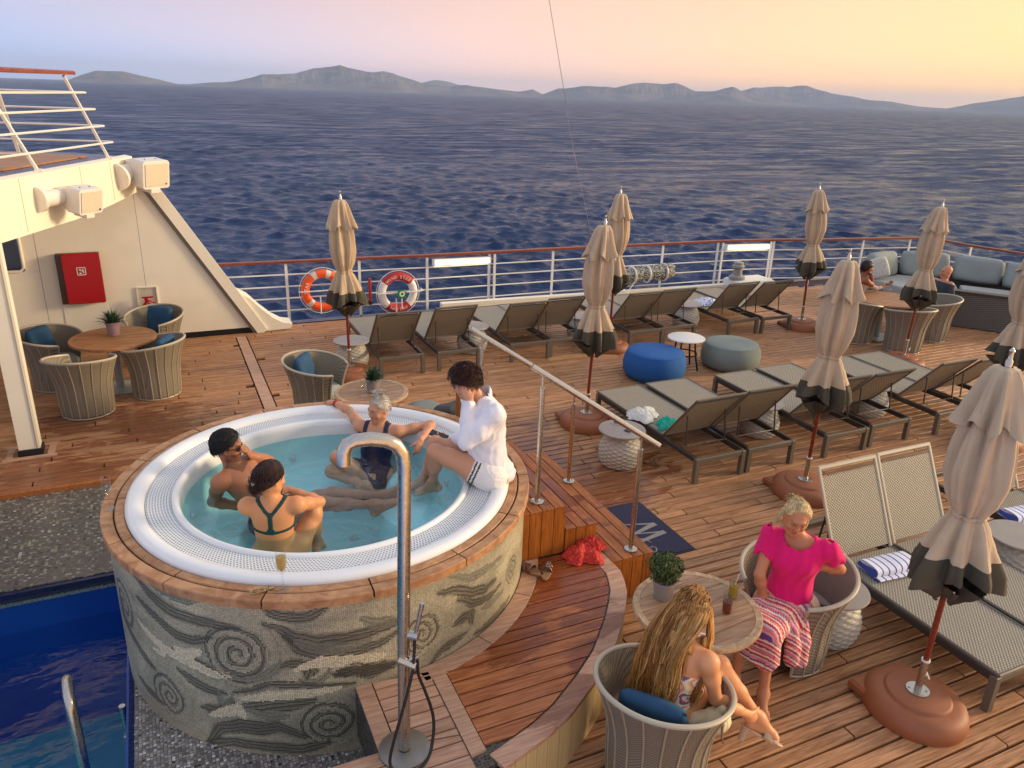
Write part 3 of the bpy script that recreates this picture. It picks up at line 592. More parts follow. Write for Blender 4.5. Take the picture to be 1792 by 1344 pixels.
sub_rows([(.908, 3.30), (1.262, 3.24), (1.262, 3.80), (.908, 3.84)], 3.2, 3.9, .095, .010, MAT['teak_pale'], 'plank', plat, PZ - .02, PZ)
sub_rows([(-.2, 2.8), (1.262, 2.88), (1.262, 3.23), (.908, 3.29), (-.2, 3.29)], 2.76, 3.30, .107, .010, MAT['teak_pale'], 'plank', plat, PZ - .02, PZ)
# cream fascia of vertical boards under the border
m = MB(); fo = [(3.02, 4.29), (2.92, 4.05), (2.82, 3.91), (2.69, 3.75), (2.55, 3.60), (2.42, 3.475), (2.21, 3.315), (1.945, 3.135), (1.735, 3.035), (1.405, 2.925), (1.0, 2.845)]
n = NT('cream_boards'); gp = n.n('ShaderNodeNewGeometry').outputs['Position']; g = n.noise(n.mapping(gp, (40, 40, 1.5)), 1.0, 5, .6); n.set(Base_Color=n.mix(g, C(226, 204, 150), C(180, 152, 104)), Roughness=.5); n.bump(g, .3, .004)
for a, b in zip(fo[:-1], fo[1:]):
    A, B = Vector((*a, 0)), Vector((*b, 0)); k = max(1, int((B-A).length/.085))
    for i in range(k):
        p, q = A.lerp(B, i/k), A.lerp(B, (i+1)/k); d = (q-p).normalized()*.002
        MB().beam(p + d + Vector((0, 0, .185)), q - d + Vector((0, 0, .185)), .014, .37).build('fascia_board', n.mat, plat)
# steps up to the tub
steps = tag(empty('teak_steps', (2.9, 5.5, 0)), kind='structure'); steps_o = Vector((2.9, 5.5, 0))
def sbox(name, x0, x1, y0, y1, z0, z1, mat, bev=.004): 
    m = MB(); m.box(((x0+x1)/2 - 2.9, (y0+y1)/2 - 5.5, (z0+z1)/2), (x1-x0, y1-y0, z1-z0), None, bev); return m.build(name, mat, steps)
def flight(x0, x1, y0, y1, zb, zt, nb):
    sbox('step_core', x0 + .004, x1 - .012, y0 + .012, y1, zb, zt - .024, MAT['caulk'], 0)
    w = (x1-x0)/nb
    for i in range(nb):
        sbox('tread_board', x0 + i*w + .003, x0 + (i+1)*w - .003, y0 - .006, y1, zt - .022, zt, MAT['teak_step'])
        sbox('riser_board', x0 + i*w + .003, x0 + (i+1)*w - .003, y0, y0 + .014, zb, zt - .023, MAT['teak_riser'])
    k = 20; L = (y1-y0)
    sbox('riser_board', x1 - .012, x1, y0 + .016, y1, zb, zt - .023, MAT['teak_riser'])
flight(2.30, 2.73, 4.70, 6.30, PZ + .001, .84, 4)
flight(2.735, 3.03, 4.70, 6.40, PZ + .001, .62, 3)
flight(3.035, 3.44, 4.44, 6.47, 0.001, PZ + .002, 4)
# a teak block closing the far end of the steps
m = MB(); m.box((-.22, 1.05, .56), (.30, .26, 1.10), None, .01); m.build('end_block', MAT['teak_riser'], steps); m = MB(); m.box((-.22, 1.05, 1.13), (.32, .28, .03), None, .006); m.build('block_cap', MAT['teak_step'], steps)
# ------------------------------------------------------------------ ship's rail
MAT['rail_wood'] = teak('varnished_rail', C(150, 78, 48), C(112, 52, 32), grain='N', rough=.3, var=.1)
RP = [(.2, 13.62), (.75, 13.61), (1.98, 13.55), (3.25, 13.50), (4.50, 13.43), (5.74, 13.41), (7.1, 13.39), (8.4, 13.36), (9.65, 13.30), (11.05, 13.25), (12.45, 13.07), (13.4, 12.84), (14.7, 12.64), (15.95, 12.42), (16.42, 12.22), (16.52, 11.3), (16.8, 10.2), (17.3, 8.8), (17.9, 7.4)]
rail = tag(empty('deck_railing', (1.98, 13.55, 0)), 'white steel deck railing with varnished wooden top rail along the sea side', 'railing')
ro = Vector((1.98, 13.55, 0))
def rp(z, off=0): return [Vector((x, y + off, z)) - ro for x, y in RP]
def smooth_path(p, k=4):
    out = []
    for i in range(len(p)-1):
        a = p[max(i-1, 0)]; b = p[i]; c = p[i+1]; d = p[min(i+2, len(p)-1)]
        for j in range(k):
            t = j/k; out.append(.5*((2*b) + (c-a)*t + (2*a - 5*b + 4*c - d)*t*t + (3*b - a - 3*c + d)*t**3))
    out.append(p[-1]); return out
def rail_strip(path, w, h):
    m = MB(); V = []; F = []; k = len(path)
    for i in range(k):
        t = (path[min(i+1, k-1)] - path[max(i-1, 0)]).normalized(); nn = Vector((-t.y, t.x, 0)).normalized()
        for u, v in ((-.5, -.5), (-.5, .2), (-.3, .5), (.3, .5), (.5, .2), (.5, -.5)): V.append(path[i] + nn*u*w + Vector((0, 0, v*h)))
    for i in range(k-1):
        for j in range(6): F.append([i*6 + j, i*6 + (j+1) % 6, i*6 + 6 + (j+1) % 6, i*6 + 6 + j])
    F.append([0, 1, 2, 3, 4, 5]); F.append([(k-1)*6 + j for j in (5, 4, 3, 2, 1, 0)]); return m.add(V, F)
rail_strip(smooth_path(rp(1.065)), .095, .045).build('top_rail', MAT['rail_wood'], rail, True, angle=35)
for z in (.84, .63, .42, .20): MB().tube(smooth_path(rp(z), 3), .0125, 8).build('bar', MAT['white_paint'], rail, True)
for i, (x, y) in enumerate(RP[2:], 2):
    m = MB(); m.box(Vector((x, y, .52)) - ro, (.045, .024, 1.05)); m.build('post', MAT['white_paint'], rail)
for x in (5.84, 11.15, 12.35):
    y = np.interp(x, [p[0] for p in RP[:12]], [p[1] for p in RP[:12]]); MB().box(Vector((x, y - .03, .53)) - ro, (.04, .03, 1.0)).build('post', MAT['white_paint'], rail)
# lit tube lamps under the top rail
n = NT('lit_tube'); n.b.inputs['Emission Color'].default_value = (1.0, .88, .50, 1); n.b.inputs['Emission Strength'].default_value = 3.0; n.set(Base_Color=C(255, 240, 200)); MAT['lit'] = n.mat
for x0, x1, w in ((4.62, 5.72, 'unbroken tube lamp under the rail near the white lifebuoy'), (11.25, 12.30, 'tube lamp under the rail above the white capstan')):
    y = 13.36 if x0 < 6 else 13.12
    e = tag(empty('tube_lamp', ((x0+x1)/2, y, .92)), 'glowing yellow ' + w.replace('unbroken ', ''), 'lamp', 'lit tube lamps on the railing'); L = (x1-x0)/2
    a = -.045 if x0 < 6 else -.14
    m = MB(); m.beam((-L, .05 - a*L, .055), (L, .05 + a*L, .055), .08, .02); m.build('housing', MAT['white_paint'], e)
    MB().tube([(-L*.97, .0 - a*L, 0), (L*.97, 0 + a*L, 0)], .042, 12).build('tube', MAT['lit'], e, True)
    for s in (-1, 1): MB().box((s*L, .02 + s*a*L, .01), (.03, .10, .12), None, .005).build('end_cap', MAT['white_paint'], e)
# cream coaming behind the loungers
m = MB()
m.beam((4.7, 13.24, .10), (12.4, 12.86, .10), .14, .20); tag(m.build('coaming', MAT['cream_paint'], None, bevel=.01), kind='structure')
# ------------------------------------------------------------------ lifebuoys
def text_arc(txt, R, a_mid, size, mat, parent, y, flip=False, name='lettering'):
    """letters laid along a circle in the local XZ plane"""
    fc = bpy.data.curves.new(name, 'FONT'); fc.size = size; fc.extrude = .0015; fc.align_x = 'CENTER'; fc.resolution_u = 2
    step = size*.74/R; k = len(txt); V = []; F = []
    dg = bpy.context.evaluated_depsgraph_get
    for i, ch in enumerate(txt):
        if ch == ' ': continue
        fc.body = ch; o = bpy.data.objects.new('glyph', fc); COL.objects.link(o); bpy.context.view_layer.update()
        me = bpy.data.meshes.new_from_object(o.evaluated_get(dg())); bpy.data.objects.remove(o)
        a = a_mid - (i - (k-1)/2)*step*(1 if not flip else -1)
        ro_ = a - PI/2 if not flip else a + PI/2; rad = R - size*.35 if not flip else R + size*.35
        o0 = len(V)
        for v in me.vertices:
            x, z = v.co.x*math.cos(ro_) - v.co.y*math.sin(ro_), v.co.x*math.sin(ro_) + v.co.y*math.cos(ro_)
            V.append((x + rad*math.cos(a), y - v.co.z, z + rad*math.sin(a)))
        F += [[q + o0 for q in p.vertices] for p in me.polygons]; bpy.data.meshes.remove(me)
    m = MB(); m.add(V, F); o = m.build(name, mat, parent); bpy.data.curves.remove(fc); return o
MAT['buoy_orange'] = plain('buoy_orange', C(246, 92, 24), .45, noise=.06); MAT['buoy_white'] = plain('buoy_white', C(238, 234, 226), .45, noise=.06); MAT['buoy_red'] = plain('buoy_red', C(186, 38, 34), .5, noise=.06)
MAT['silver_tape'] = plain('reflective_tape', C(222, 216, 206), .3); MAT['sign_green'] = plain('sign_green', C(18, 128, 62), .5)
def torus_arc(R, r, a0, a1, n=24, m=14, sq=.8):
    mb = MB(); pts = []; V = []; F = []
    for i in range(n+1):
        a = a0 + (a1-a0)*i/n
        for j in range(m):
            b = 2*PI*j/m; V.append(((R + r*math.cos(b))*math.cos(a), r*sq*math.sin(b), (R + r*math.cos(b))*math.sin(a)))
    full = abs(a1-a0-2*PI) < 1e-5
    for i in range(n):
        for j in range(m): F.append([i*m+j, i*m+(j+1) % m, (i+1)*m+(j+1) % m, (i+1)*m+j])
    return mb.add(V, F)
def lifebuoy(x, y, z, main, bands, label, words, wcol):
    e = tag(empty('lifebuoy', (x, y, z)), label, 'lifebuoy', 'lifebuoys on the railing')
    torus_arc(.30, .075, 0, 2*PI, 48).build('ring', main, e, True, angle=80)
    for a, h, mt in bands: torus_arc(.30, .0765, a - h, a + h, 12).build('band', mt, e, True, angle=80)
    m = MB(); m.tube([(.405*math.cos(t), -.01, .405*math.sin(t)) for t in np.linspace(0, 2*PI, 40, endpoint=False)], .006, 6, closed=True); m.build('grab_line', MAT['buoy_white'], e, True)
    h = MB(); h.tube([(-.42, -.085, .02), (-.40, -.11, .02), (.40, -.11, .02), (.46, -.085, .03), (.46, .06, .03)], .011, 8); h.tube([(-.06, -.10, -.39), (-.06, -.10, -.08)], .011, 8); h.build('holder', MAT['white_paint'], e, True)
    for t, a, f in words: text_arc(t, .30, a, .076, wcol, e, -.064, f)
    return e
lifebuoy(2.56, 13.42, .55, MAT['buoy_orange'], [(a, .13, MAT['silver_tape']) for a in (1.57 + .45, 1.57 + 2.35, 1.57 - 1.9, 1.57 - .35)], 'orange lifebuoy with silver bands on the railing beside the cream wall', [('STAR', PI*.93, False)], MAT['buoy_white'])
b2 = lifebuoy(3.91, 13.36, .43, MAT['buoy_white'], [(PI/2, .92, MAT['buoy_red']), (-PI/2, .72, MAT['buoy_red'])], 'white lifebuoy with red lettered bands hanging on the railing', [('WIND', PI/2 + .44, False), ('STAR', PI/2 - .44, False), ('NASSAU', -PI/2, True)], MAT['buoy_white'])
s = tag(empty('rescue_sign', (3.95, 13.22, .43)), 'small square green sign in the middle of the white lifebuoy', 'sign')
MB().box((0, 0, 0), (.16, .006, .16)).build('plate', MAT['sign_green'], s)
m = MB(); V = []
for i in range(24):
    a = 2*PI*i/24
    for r in (.026, .052): V.append((r*math.cos(a), -.005, r*math.sin(a)))
m.add(V, [[2*i, 2*i+1, (2*i+3) % 48, (2*i+2) % 48] for i in range(24)]); m.box((.055, -.005, .05), (.03, .002, .02)); m.build('symbol', MAT['buoy_white'], s)
MB().box((0, .01, -.17), (.02, .012, .22)).build('bracket', MAT['white_paint'], s)
f = tag(empty('buoy_light', (3.40, 13.38, .50)), 'slim red buoy light clipped to the railing between the lifebuoys', 'light')
MB().cyl((0, 0, -.2), (0, 0, .22), .03, .03, 12).build('body', plain('red_plastic', C(170, 44, 34), .4), f, True); MB().cyl((0, 0, -.26), (0, 0, -.2), .04, .04, 12).build('cap', MAT['black_paint'], f, True)
# ------------------------------------------------------------------ deck gear by the rail
g = tag(empty('rolled_net', (9.15, 13.1, .5)), 'rolled white scramble net lashed to the railing behind the loungers', 'net')
n = NT('net_rope'); o = n.tc(); w1 = n.n('ShaderNodeTexVoronoi'); w1.inputs['Scale'].default_value = 26; n.l(n.mapping(o, (1, 1.6, 1.6), (0, 0, .7)), w1.inputs['Vector']); n.set(Base_Color=n.mix(n.smooth(w1.outputs[0], .25, .6), C(224, 220, 204), C(96, 98, 92)), Roughness=.9); n.bump(w1.outputs[0], 1.0, .02)
def wob(r, z, a): return r*(1 + .10*math.sin(5*a + 9*z) + .06*math.sin(11*a - 23*z))
m = MB(); m.lathe([(.001, -.68), (.10, -.66), (.15, -.5), (.14, -.15), (.11, -.02), (.15, .15), (.17, .45), (.15, .62), (.06, .68), (.001, .68)], 28, cap0=False, cap1=False, fn=wob); m.v = [(z, y, x + .06*z) for x, y, z in m.v]; m.build('roll', n.mat, g, True, angle=80)
for x in (-.35, 0, .42): torus_arc(.17, .02, 0, 2*PI, 20, 8, 1).build('lashing', MAT['buoy_white'], g, True).location = (x, 0, .03*x)
for o in g.children:
    if o.name.startswith('lashing'): o.rotation_euler = (0, 0, PI/2)
MB().tube([(-.3, -.12, -.05), (-.55, -.2, -.30), (-.62, -.2, -.42)], .01, 6).build('rope_tail', MAT['buoy_white'], g, True)
c = tag(empty('capstan', (11.55, 12.72, 0)), 'white capstan drum on a white pedestal lit by the tube lamp', 'capstan')
MB().box((0, 0, .17), (.95, .5, .34), None, .03).build('pedestal', MAT['white_paint'], c); MB().box((-.1, -.26, .2), (.3, .012, .16), None, .003).build('hatch', MAT['white_paint'], c)
MB().lathe([(.17, .34), (.17, .40), (.10, .44), (.09, .56), (.13, .60), (.13, .63), (.10, .66), (.10, .70), (.05, .72)], 24, (-.33, 0, 0)).build('drum', plain('grey_paint', C(150, 150, 140), .45), c, True)
MB().tube([(-.48, -.12, .24), (-.62, -.2, .26)], .012, 8).build('crank', MAT['steel'], c, True)
c = tag(empty('deck_locker', (8.35, 12.95, 0)), 'small white deck box with a black knob behind the loungers', 'deck box')
MB().box((0, 0, .14), (.32, .26, .28), None, .02).build('box', MAT['white_paint'], c); MB().ell((-.02, 0, .35), (.085, .07, .07), 14, 8).build('knob', MAT['black_paint'], c, True)
w = tag(MB().tube([Vector((8.05, 13.36, .92)), Vector((7.2, 13.0, 3.0)), Vector((4.55, 11.0, 9.0))], .006, 6).build('stay_wire', MAT['steel']), 'thin steel stay wire rising from the railing across the sea', 'wire')

# ------------------------------------------------------------------ superstructure on the left
n = NT('sea_window'); n.set(Base_Color=C(70, 90, 110), Roughness=.08); n.b.inputs['Transmission Weight'].default_value = .6; MAT['glass'] = n.mat
wall = tag(empty('side_wall', (0, 13.05, 0)), 'cream ship side wall with slanted edge, window and red cabinet', 'wall')
def wprism(name, poly, y0, y1, mat, parent=None, bevel=0):
    m = MB(); k = len(poly); V = [(x, y0, z) for x, z in poly] + [(x, y1, z) for x, z in poly]
    m.add(V, [list(range(k)), [k + i for i in range(k)][::-1]] + [[i, (i+1) % k, k + (i+1) % k, k + i] for i in range(k)]); return m.build(name, mat, parent or wall, bevel=bevel)
# panels around the window opening (x -2.35..-1.80, z 1.25..1.95)
wprism('panel', [(-6, .10), (-2.36, .10), (-2.36, 2.9), (-6, 2.9)], 0, .08, MAT['cream_paint'])
wprism('panel', [(-2.356, .10), (-1.62, .10), (-1.62, 1.22), (-2.356, 1.22)], 0, .08, MAT['cream_paint'])
wprism('panel', [(-2.356, 1.95), (-1.62, 1.95), (-1.62, 2.9), (-2.356, 2.9)], 0, .08, MAT['cream_paint'])
wprism('panel', [(-1.80, 1.222), (-1.62, 1.222), (-1.62, 1.948), (-1.80, 1.948)], 0.002, .08, MAT['cream_paint'])
wprism('panel', [(-1.614, .10), (-.236, .10), (-.236, 2.82), (-1.614, 2.9)], 0, .08, MAT['cream_paint'])
wprism('panel', [(-.23, .10), (1.34, .10), (0.02, 2.36), (-.10, 2.56), (-.23, 2.78)], 0, .08, MAT['cream_paint'])
wprism('kickboard', [(-6, 0), (1.38, 0), (1.33, .094), (-6, .094)], .01, .07, MAT['black_paint'])
wi = wprism('window_pane', [(-2.34, 1.24), (-1.815, 1.24), (-1.815, 1.94), (-2.34, 1.94)], .05, .06, MAT['glass'])
MB().tube([(-2.33, -.005, 1.95), (-1.86, -.005, 1.95), (-1.81, -.005, 1.90), (-1.81, -.005, 1.29), (-1.86, -.005, 1.24), (-2.33, -.005, 1.24)], .022, 8, closed=True).build('window_frame', MAT['cream_paint'], wi, True)
MB().beam((1.46, -.02, -.0), (-.16, -.02, 2.74), .16, .07, (0, 1, 0)).build('edge_beam', MAT['cream_paint'], wall)
MB().beam((1.395, -.028, .02), (-.20, -.028, 2.70), .17, .02, (0, 1, 0)).build('edge_shade_strip', plain('shadow_gap', C(120, 112, 98), .6), wall)  # solid strip beside the beam, a groove's shade put into its darker colour
# curved cream fairing at the foot of the edge
m = MB(); poly = [(1.50, .02), (1.92, .02), (1.95, .10), (1.80, .13), (1.62, .26), (1.45, .52), (1.32, .80), (1.22, .92)]
wprism('fairing', [(1.42, .01), (1.92, .02), (1.95, .10), (1.80, .13), (1.64, .23), (1.46, .40), (1.28, .60), (1.06, .74)], -.015, .38, MAT['cream_paint'])
# access panel; flat niche, its recess shade put into the back plate's colour
wprism('access_panel', [(-1.40, .16), (-.80, .16), (-.80, .66), (-1.40, .66)], -.008, 0.0, MAT['cream_paint'], bevel=.003)
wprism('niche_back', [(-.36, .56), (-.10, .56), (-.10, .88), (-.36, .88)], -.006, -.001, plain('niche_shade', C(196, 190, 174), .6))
for a, b in (((-.37, .55), (-.37, .89)), ((-.09, .55), (-.09, .89)), ((-.37, .89), (-.09, .89))): MB().beam((a[0], -.012, a[1]), (b[0], -.012, b[1]), .016, .02, (0, 1, 0)).build('niche_frame', MAT['cream_paint'], wall)
MAT['red_paint'] = plain('red_paint', C(176, 18, 26), .38, noise=.08, scale=4)
cb = tag(empty('fire_hose_cabinet', (-1.10, 13.0, 1.10)), 'red fire hose cabinet with white pictogram on the cream wall', 'cabinet')
MB().box((0, 0, 0), (.58, .09, .76), None, .012).build('body', plain('bronze_trim', C(84, 62, 46), .4), cb)
MB().box((.045, -.06, 0), (.50, .05, .76), None, .03).build('door', MAT['red_paint'], cb)
m = MB()
for a, b in (((-.055, .055), (.055, .055)), ((-.055, -.055), (.055, -.055)), ((-.055, -.055), (-.055, .055)), ((.055, -.055), (.055, .055))): m.beam((a[0], -.089, a[1]), (b[0], -.089, b[1]), .010, .004, (0, 1, 0))
m.add([(-.03, -.089, .03), (.0, -.089, .03), (.0, -.089, .005), (-.03, -.089, .018)], [[0, 1, 2, 3]]); m.beam((-.03, -.089, -.03), (.0, -.089, -.03), .02, .003, (0, 1, 0)); m.beam((.022, -.089, .035), (.03, -.089, -.03), .016, .003, (0, 1, 0)); m.beam((.0, -.089, 0), (.03, -.089, .01), .014, .003, (0, 1, 0))
o = m.build('pictogram', MAT['buoy_white'], cb); o.location = (.03, 0, .12)
fe = tag(empty('fire_extinguisher', (-.25, 12.93, .50)), 'small red fire extinguisher in the wall niche behind the chair', 'extinguisher')
MB().lathe([(.085, -.28), (.09, -.26), (.09, .08), (.06, .15), (.03, .18)], 18).build('cylinder', MAT['red_paint'], fe, True); MB().cyl((0, 0, .18), (0, 0, .24), .028, .028, 10).build('valve', MAT['red_paint'], fe, True); MB().box((.02, 0, .255), (.16, .03, .02)).build('lever', MAT['red_paint'], fe); MB().tube([(.03, -.02, .21), (.13, -.05, .16), (.12, -.06, .0), (.10, -.06, -.1)], .012, 8).build('hose', MAT['red_paint'], fe, True)
# upper deck with curved fascia, pillar, rail
FD = Vector((.376, .927, 0)).normalized(); FA = Vector((-1.44, 9.89, 0))
def fp(t, z, off=0): n_ = Vector((FD.y, -FD.x, 0)); q = FA + FD*t + n_*off; return (q.x, q.y, z)
ud = tag(empty('upper_deck', (-1.44, 9.89, 0)), kind='structure')
def off0(v): return (v[0] + 1.44, v[1] - 9.89, v[2])
m = MB(); ts = np.linspace(-5, 3.35, 40); V = []; F = []
for t in ts:
    zb = 2.23 + (.12*max(0, (t-1.4)/2)**1.6 if t > 1.4 else 0) + .02*min(0, t+1)**2*.2
    for o_, z in ((0, zb), (0, 2.86), (-.10, 2.88), (-.10, zb + .02)): V.append(off0(fp(t, z, o_)))
for i in range(len(ts)-1):
    for j in range(4): F.append([i*4 + j, i*4 + (j+1) % 4, i*4 + 4 + (j+1) % 4, i*4 + 4 + j])
F.append([0, 1, 2, 3]); F.append([(len(ts)-1)*4 + j for j in (3, 2, 1, 0)])
m.add(V, F).build('fascia', MAT['cream_paint'], ud, True, angle=50)
m = MB(); m.prism([off0(fp(t, 0, o_))[:2] for t, o_ in ((-5, -.1), (3.35, -.1), (3.6, -.9), (3.6, -6), (-5, -6))], 2.60, 2.83); m.build('deck_plate', MAT['cream_paint'], ud)
m = MB(); m.prism([off0(fp(t, 0, o_))[:2] for t, o_ in ((-5, -.12), (3.30, -.12), (3.5, -.9), (3.5, -6), (-5, -6))], 2.832, 2.87); m.build('waterway', MAT['navy_paint'], ud)
m = MB(); m.prism([off0(fp(t, 0, o_))[:2] for t, o_ in ((-5, -.42), (2.9, -.42), (3.1, -1.0), (3.1, -6), (-5, -6))], 2.872, 2.89); m.build('deck_boards', MAT['teak'], ud)
ur = tag(empty('upper_railing', (-1.44, 9.89, 2.86)), 'white raked railing with wooden handrail on the upper deck', 'railing')
def off1(v): return (v[0] + 1.44, v[1] - 9.89, v[2] - 2.86)
for t in (-3.4, -1.5, .9, 2.75):
    MB().beam(off1(fp(t, 2.86, -.06)), off1(fp(t - .62, 3.93, -.20)), .05, .03, (1, 0, 0)).build('stanchion', MAT['white_paint'], ur)
    MB().box(off1(fp(t, 2.885, -.06)), (.08, .08, .03)).build('foot', MAT['white_paint'], ur)
for k, z in enumerate((3.08, 3.30, 3.52, 3.73)): 
    e_ = 2.95 - k*.13
    MB().tube([off1(fp(-5, z, -.07 - k*.03)), off1(fp(e_, z, -.07 - k*.03)), off1(fp(e_ + .12, z, -.16 - k*.03)), off1(fp(e_ + .05, z, -.4)), off1(fp(e_ - .1, z, -6))], .014, 8).build('bar', MAT['white_paint'], ur, True)
rail_strip([Vector(off1(fp(t, 3.97, -.20))) for t in (-5, 0, 2.35)], .10, .05).build('handrail', MAT['rail_wood'], ur)
rail_strip([Vector(off1(fp(2.3, 3.97, o_))) for o_ in (-.3, -3, -6)], .10, .05).build('handrail', MAT['rail_wood'], ur)
for o_ in (-1.35, -3): MB().beam(off1(fp(2.9, 2.86, o_)), off1(fp(2.5, 3.95, o_ + .05)), .04, .04, (1, 0, 0)).build('stanchion', MAT['white_paint'], ur)
MAT['seam'] = plain('weld_seam_paint', C(214, 204, 180), .5)
pil = tag(empty('deck_pillar', (-1.54, 9.2, 0)), 'tall square cream pillar with black foot on the left of the deck', 'pillar')
MB().box((0, 0, 1.18), (.205, .16, 2.3), None, .008).build('shaft', MAT['cream_paint'], pil); MB().box((.075, -.084, 1.18), (.012, .006, 2.2)).build('seam', plain('seam_line', C(176, 166, 146), .6), pil)
MB().box((.004, 0, .035), (.24, .19, .075), None, .006).build('foot', MAT['black_paint'], pil)
for x, y, w_, l_ in ((0, -.16, .52, .07), (0, .16, .52, .07), (-.20, 0, .07, .25), (.20, 0, .07, .25)): MB().box((x, y, .004), (w_, l_, .012)).build('base_board', MAT['teak_pale'], pil)
# loudspeakers on brackets
MAT['speaker'] = plain('speaker_shell', C(226, 220, 212), .5, noise=.05); 
n = NT('speaker_grille'); v = n.n('ShaderNodeTexVoronoi'); v.inputs['Scale'].default_value = 120; n.l(n.tc(), v.inputs['Vector']); n.set(Base_Color=n.mix(n.smooth(v.outputs[0], .2, .5), C(196, 184, 160), C(214, 204, 182)), Roughness=.6); n.bump(v.outputs[0], .6, .004); MAT['grille'] = n.mat
def speaker(t, z, s, off, label, yaw, pitch, back):
    p = Vector(fp(t, z, off)); e = tag(empty('loudspeaker', p), label, 'loudspeaker', 'loudspeakers on the upper deck fascia'); e.rotation_euler = (pitch, 0, yaw)
    m = MB(); k = [(-.15, -.13), (-.13, -.15), (.13, -.15), (.15, -.13), (.15, .13), (.13, .15), (-.13, .15), (-.15, .13)]; V = [(x*s, -.02*s, y_*.85*s) for x, y_ in k] + [(x*.95*s, .14*s, y_*.85*s) for x, y_ in k] + [(x*.62*s, .30*s, y_*.55*s) for x, y_ in k]
    m.add(V, [list(range(8)), [16 + j for j in range(8)][::-1]] + [[r*8 + j, r*8 + 8 + j, r*8 + 8 + (j+1) % 8, r*8 + (j+1) % 8] for r in (0, 1) for j in range(8)]); m.build('cabinet', MAT['speaker'], e, bevel=.008)
    MB().box((0, -.024*s, 0), (.255*s, .010, .205*s), None, .003).build('grille', MAT['grille'], e); MB().box((.10*s, -.031*s, -.085*s), (.02, .004, .02)).build('badge', MAT['black_paint'], e)
    for kx, ky, kz in ((.152, .06, .06), (.152, .06, -.06), (0.06, .06, .131), (-.06, .06, .131)): MB().ell((kx*s, ky*s, kz*s), (.008, .008, .008), 8, 6).build('screw', MAT['alu_screw'], e)
    q = Vector(fp(*back)); inv = e.rotation_euler.to_matrix().inverted(); d = inv @ (q - p); st_ = Vector((0, .24*s, 0))
    MB().cyl(st_ + (d - st_)*.0, st_ + (d - st_)*.98, .075*s, .085*s, 18).build('mount', MAT['speaker'], e, True); MB().cyl(st_ + (d - st_)*.90, d, .12*s, .12*s, 20).build('wall_plate', MAT['speaker'], e, True)
    MB().box((-.02*s, .05*s, -.145*s), (.10*s, .16*s, .04*s), None, .006).build('bracket', MAT['speaker'], e); return e
MAT['alu_screw'] = plain('dull_screw', C(90, 84, 76), .5, .6)
speaker(3.05, 2.64, 1.55, .42, 'larger white loudspeaker at the outer end of the cream fascia', math.radians(40), math.radians(8), (2.75, 2.62, 0))
speaker(1.05, 2.52, 1.2, .40, 'smaller white loudspeaker on a round mount nearer the pillar', math.radians(48), math.radians(10), (.62, 2.58, 0))
# plate seams, bolts and a rust run on the fascia
for t in (-.9, .35, 1.75, 2.6): MB().beam(off0(fp(t, 2.26 + (.1*max(0, (t-1.4)/2)), .003)), off0(fp(t, 2.85, .003)), .006, .006, (1, 0, 0)).build('weld_seam', MAT['seam'], ud)
# ------------------------------------------------------------------ furniture materials
def weave(name, c1, c2, cell, rough=.6, coords='Object'):
    n = NT(name); o = n.tc(coords); sx = n.n('ShaderNodeSeparateXYZ'); n.l(n.mapping(o, (1/cell, 1/cell, 1/cell)), sx.inputs[0])
    a = n.math('SINE', n.math('MULTIPLY', sx.outputs[0], PI)); b = n.math('SINE', n.math('MULTIPLY', n.math('ADD', sx.outputs[1], sx.outputs[2]), PI))
    h = n.math('MULTIPLY', a, b); f = n.smooth(h, -.55, .45)
    gap = n.math('MULTIPLY', n.smooth(n.math('ABSOLUTE', a), .0, .35), n.smooth(n.math('ABSOLUTE', b), .0, .35))
    nz = n.noise(o, 6, 4); col = n.mix(f, c2, c1); col = n.mix(n.math('MULTIPLY', n.math('SUBTRACT', 1.0, gap), .7), col, tuple(v*.3 for v in c2[:3]) + (1,)); col = n.mix(n.math('MULTIPLY', nz, .35), col, c2)
    n.set(Base_Color=col, Roughness=rough); n.bump(n.math('MULTIPLY', n.math('ADD', h, 1.0), gap), .5, cell*.35); return n.mat
MAT['sling'] = weave('sling_weave', C(190, 180, 160), C(126, 117, 100), .0145)
MAT['alu'] = plain('taupe_aluminium', C(112, 102, 88), .42, .15, noise=.08)
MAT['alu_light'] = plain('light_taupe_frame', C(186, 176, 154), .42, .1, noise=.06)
MAT['alu_dark'] = plain('dark_taupe_frame', C(62, 55, 47), .45, .1, noise=.1)
MAT['wicker'] = plain('grey_wicker', C(196, 188, 170), .55, noise=.25, scale=60)
MAT['stone_top'] = plain('grey_table_top', C(158, 148, 138), .4, noise=.06)
MAT['canvas'] = None
n = NT('beige_canvas'); o = n.tc(); w = n.noise(n.mapping(o, (1, 1, .25)), 16, 5, .55); fine = n.noise(o, 420, 2)
n.set(Base_Color=n.mix(n.math('MULTIPLY', w, .5), C(204, 180, 148), C(160, 134, 104)), Roughness=.85); n.b.inputs['Sheen Weight'].default_value = .15; n.bump(n.math('ADD', n.math('MULTIPLY', w, 1.0), n.math('MULTIPLY', fine, .10)), .6, .016); MAT['canvas'] = n.mat
n = NT('olive_canvas'); o = n.tc(); w = n.noise(n.mapping(o, (1, 1, .25)), 16, 5, .55); n.set(Base_Color=n.mix(n.math('MULTIPLY', w, .6), C(84, 77, 60), C(56, 51, 40)), Roughness=.85); n.bump(w, .3, .01); MAT['canvas_dark'] = n.mat
MAT['mahogany'] = plain('mahogany_pole', C(128, 46, 26), .28, noise=.18, scale=20, coat=.3)
MAT['terracotta'] = plain('brown_umbrella_base', C(156, 92, 56), .55, noise=.14, scale=5, bump=.12)
MAT['rope'] = weave('rope_weave', C(166, 152, 130), C(112, 102, 86), .012)
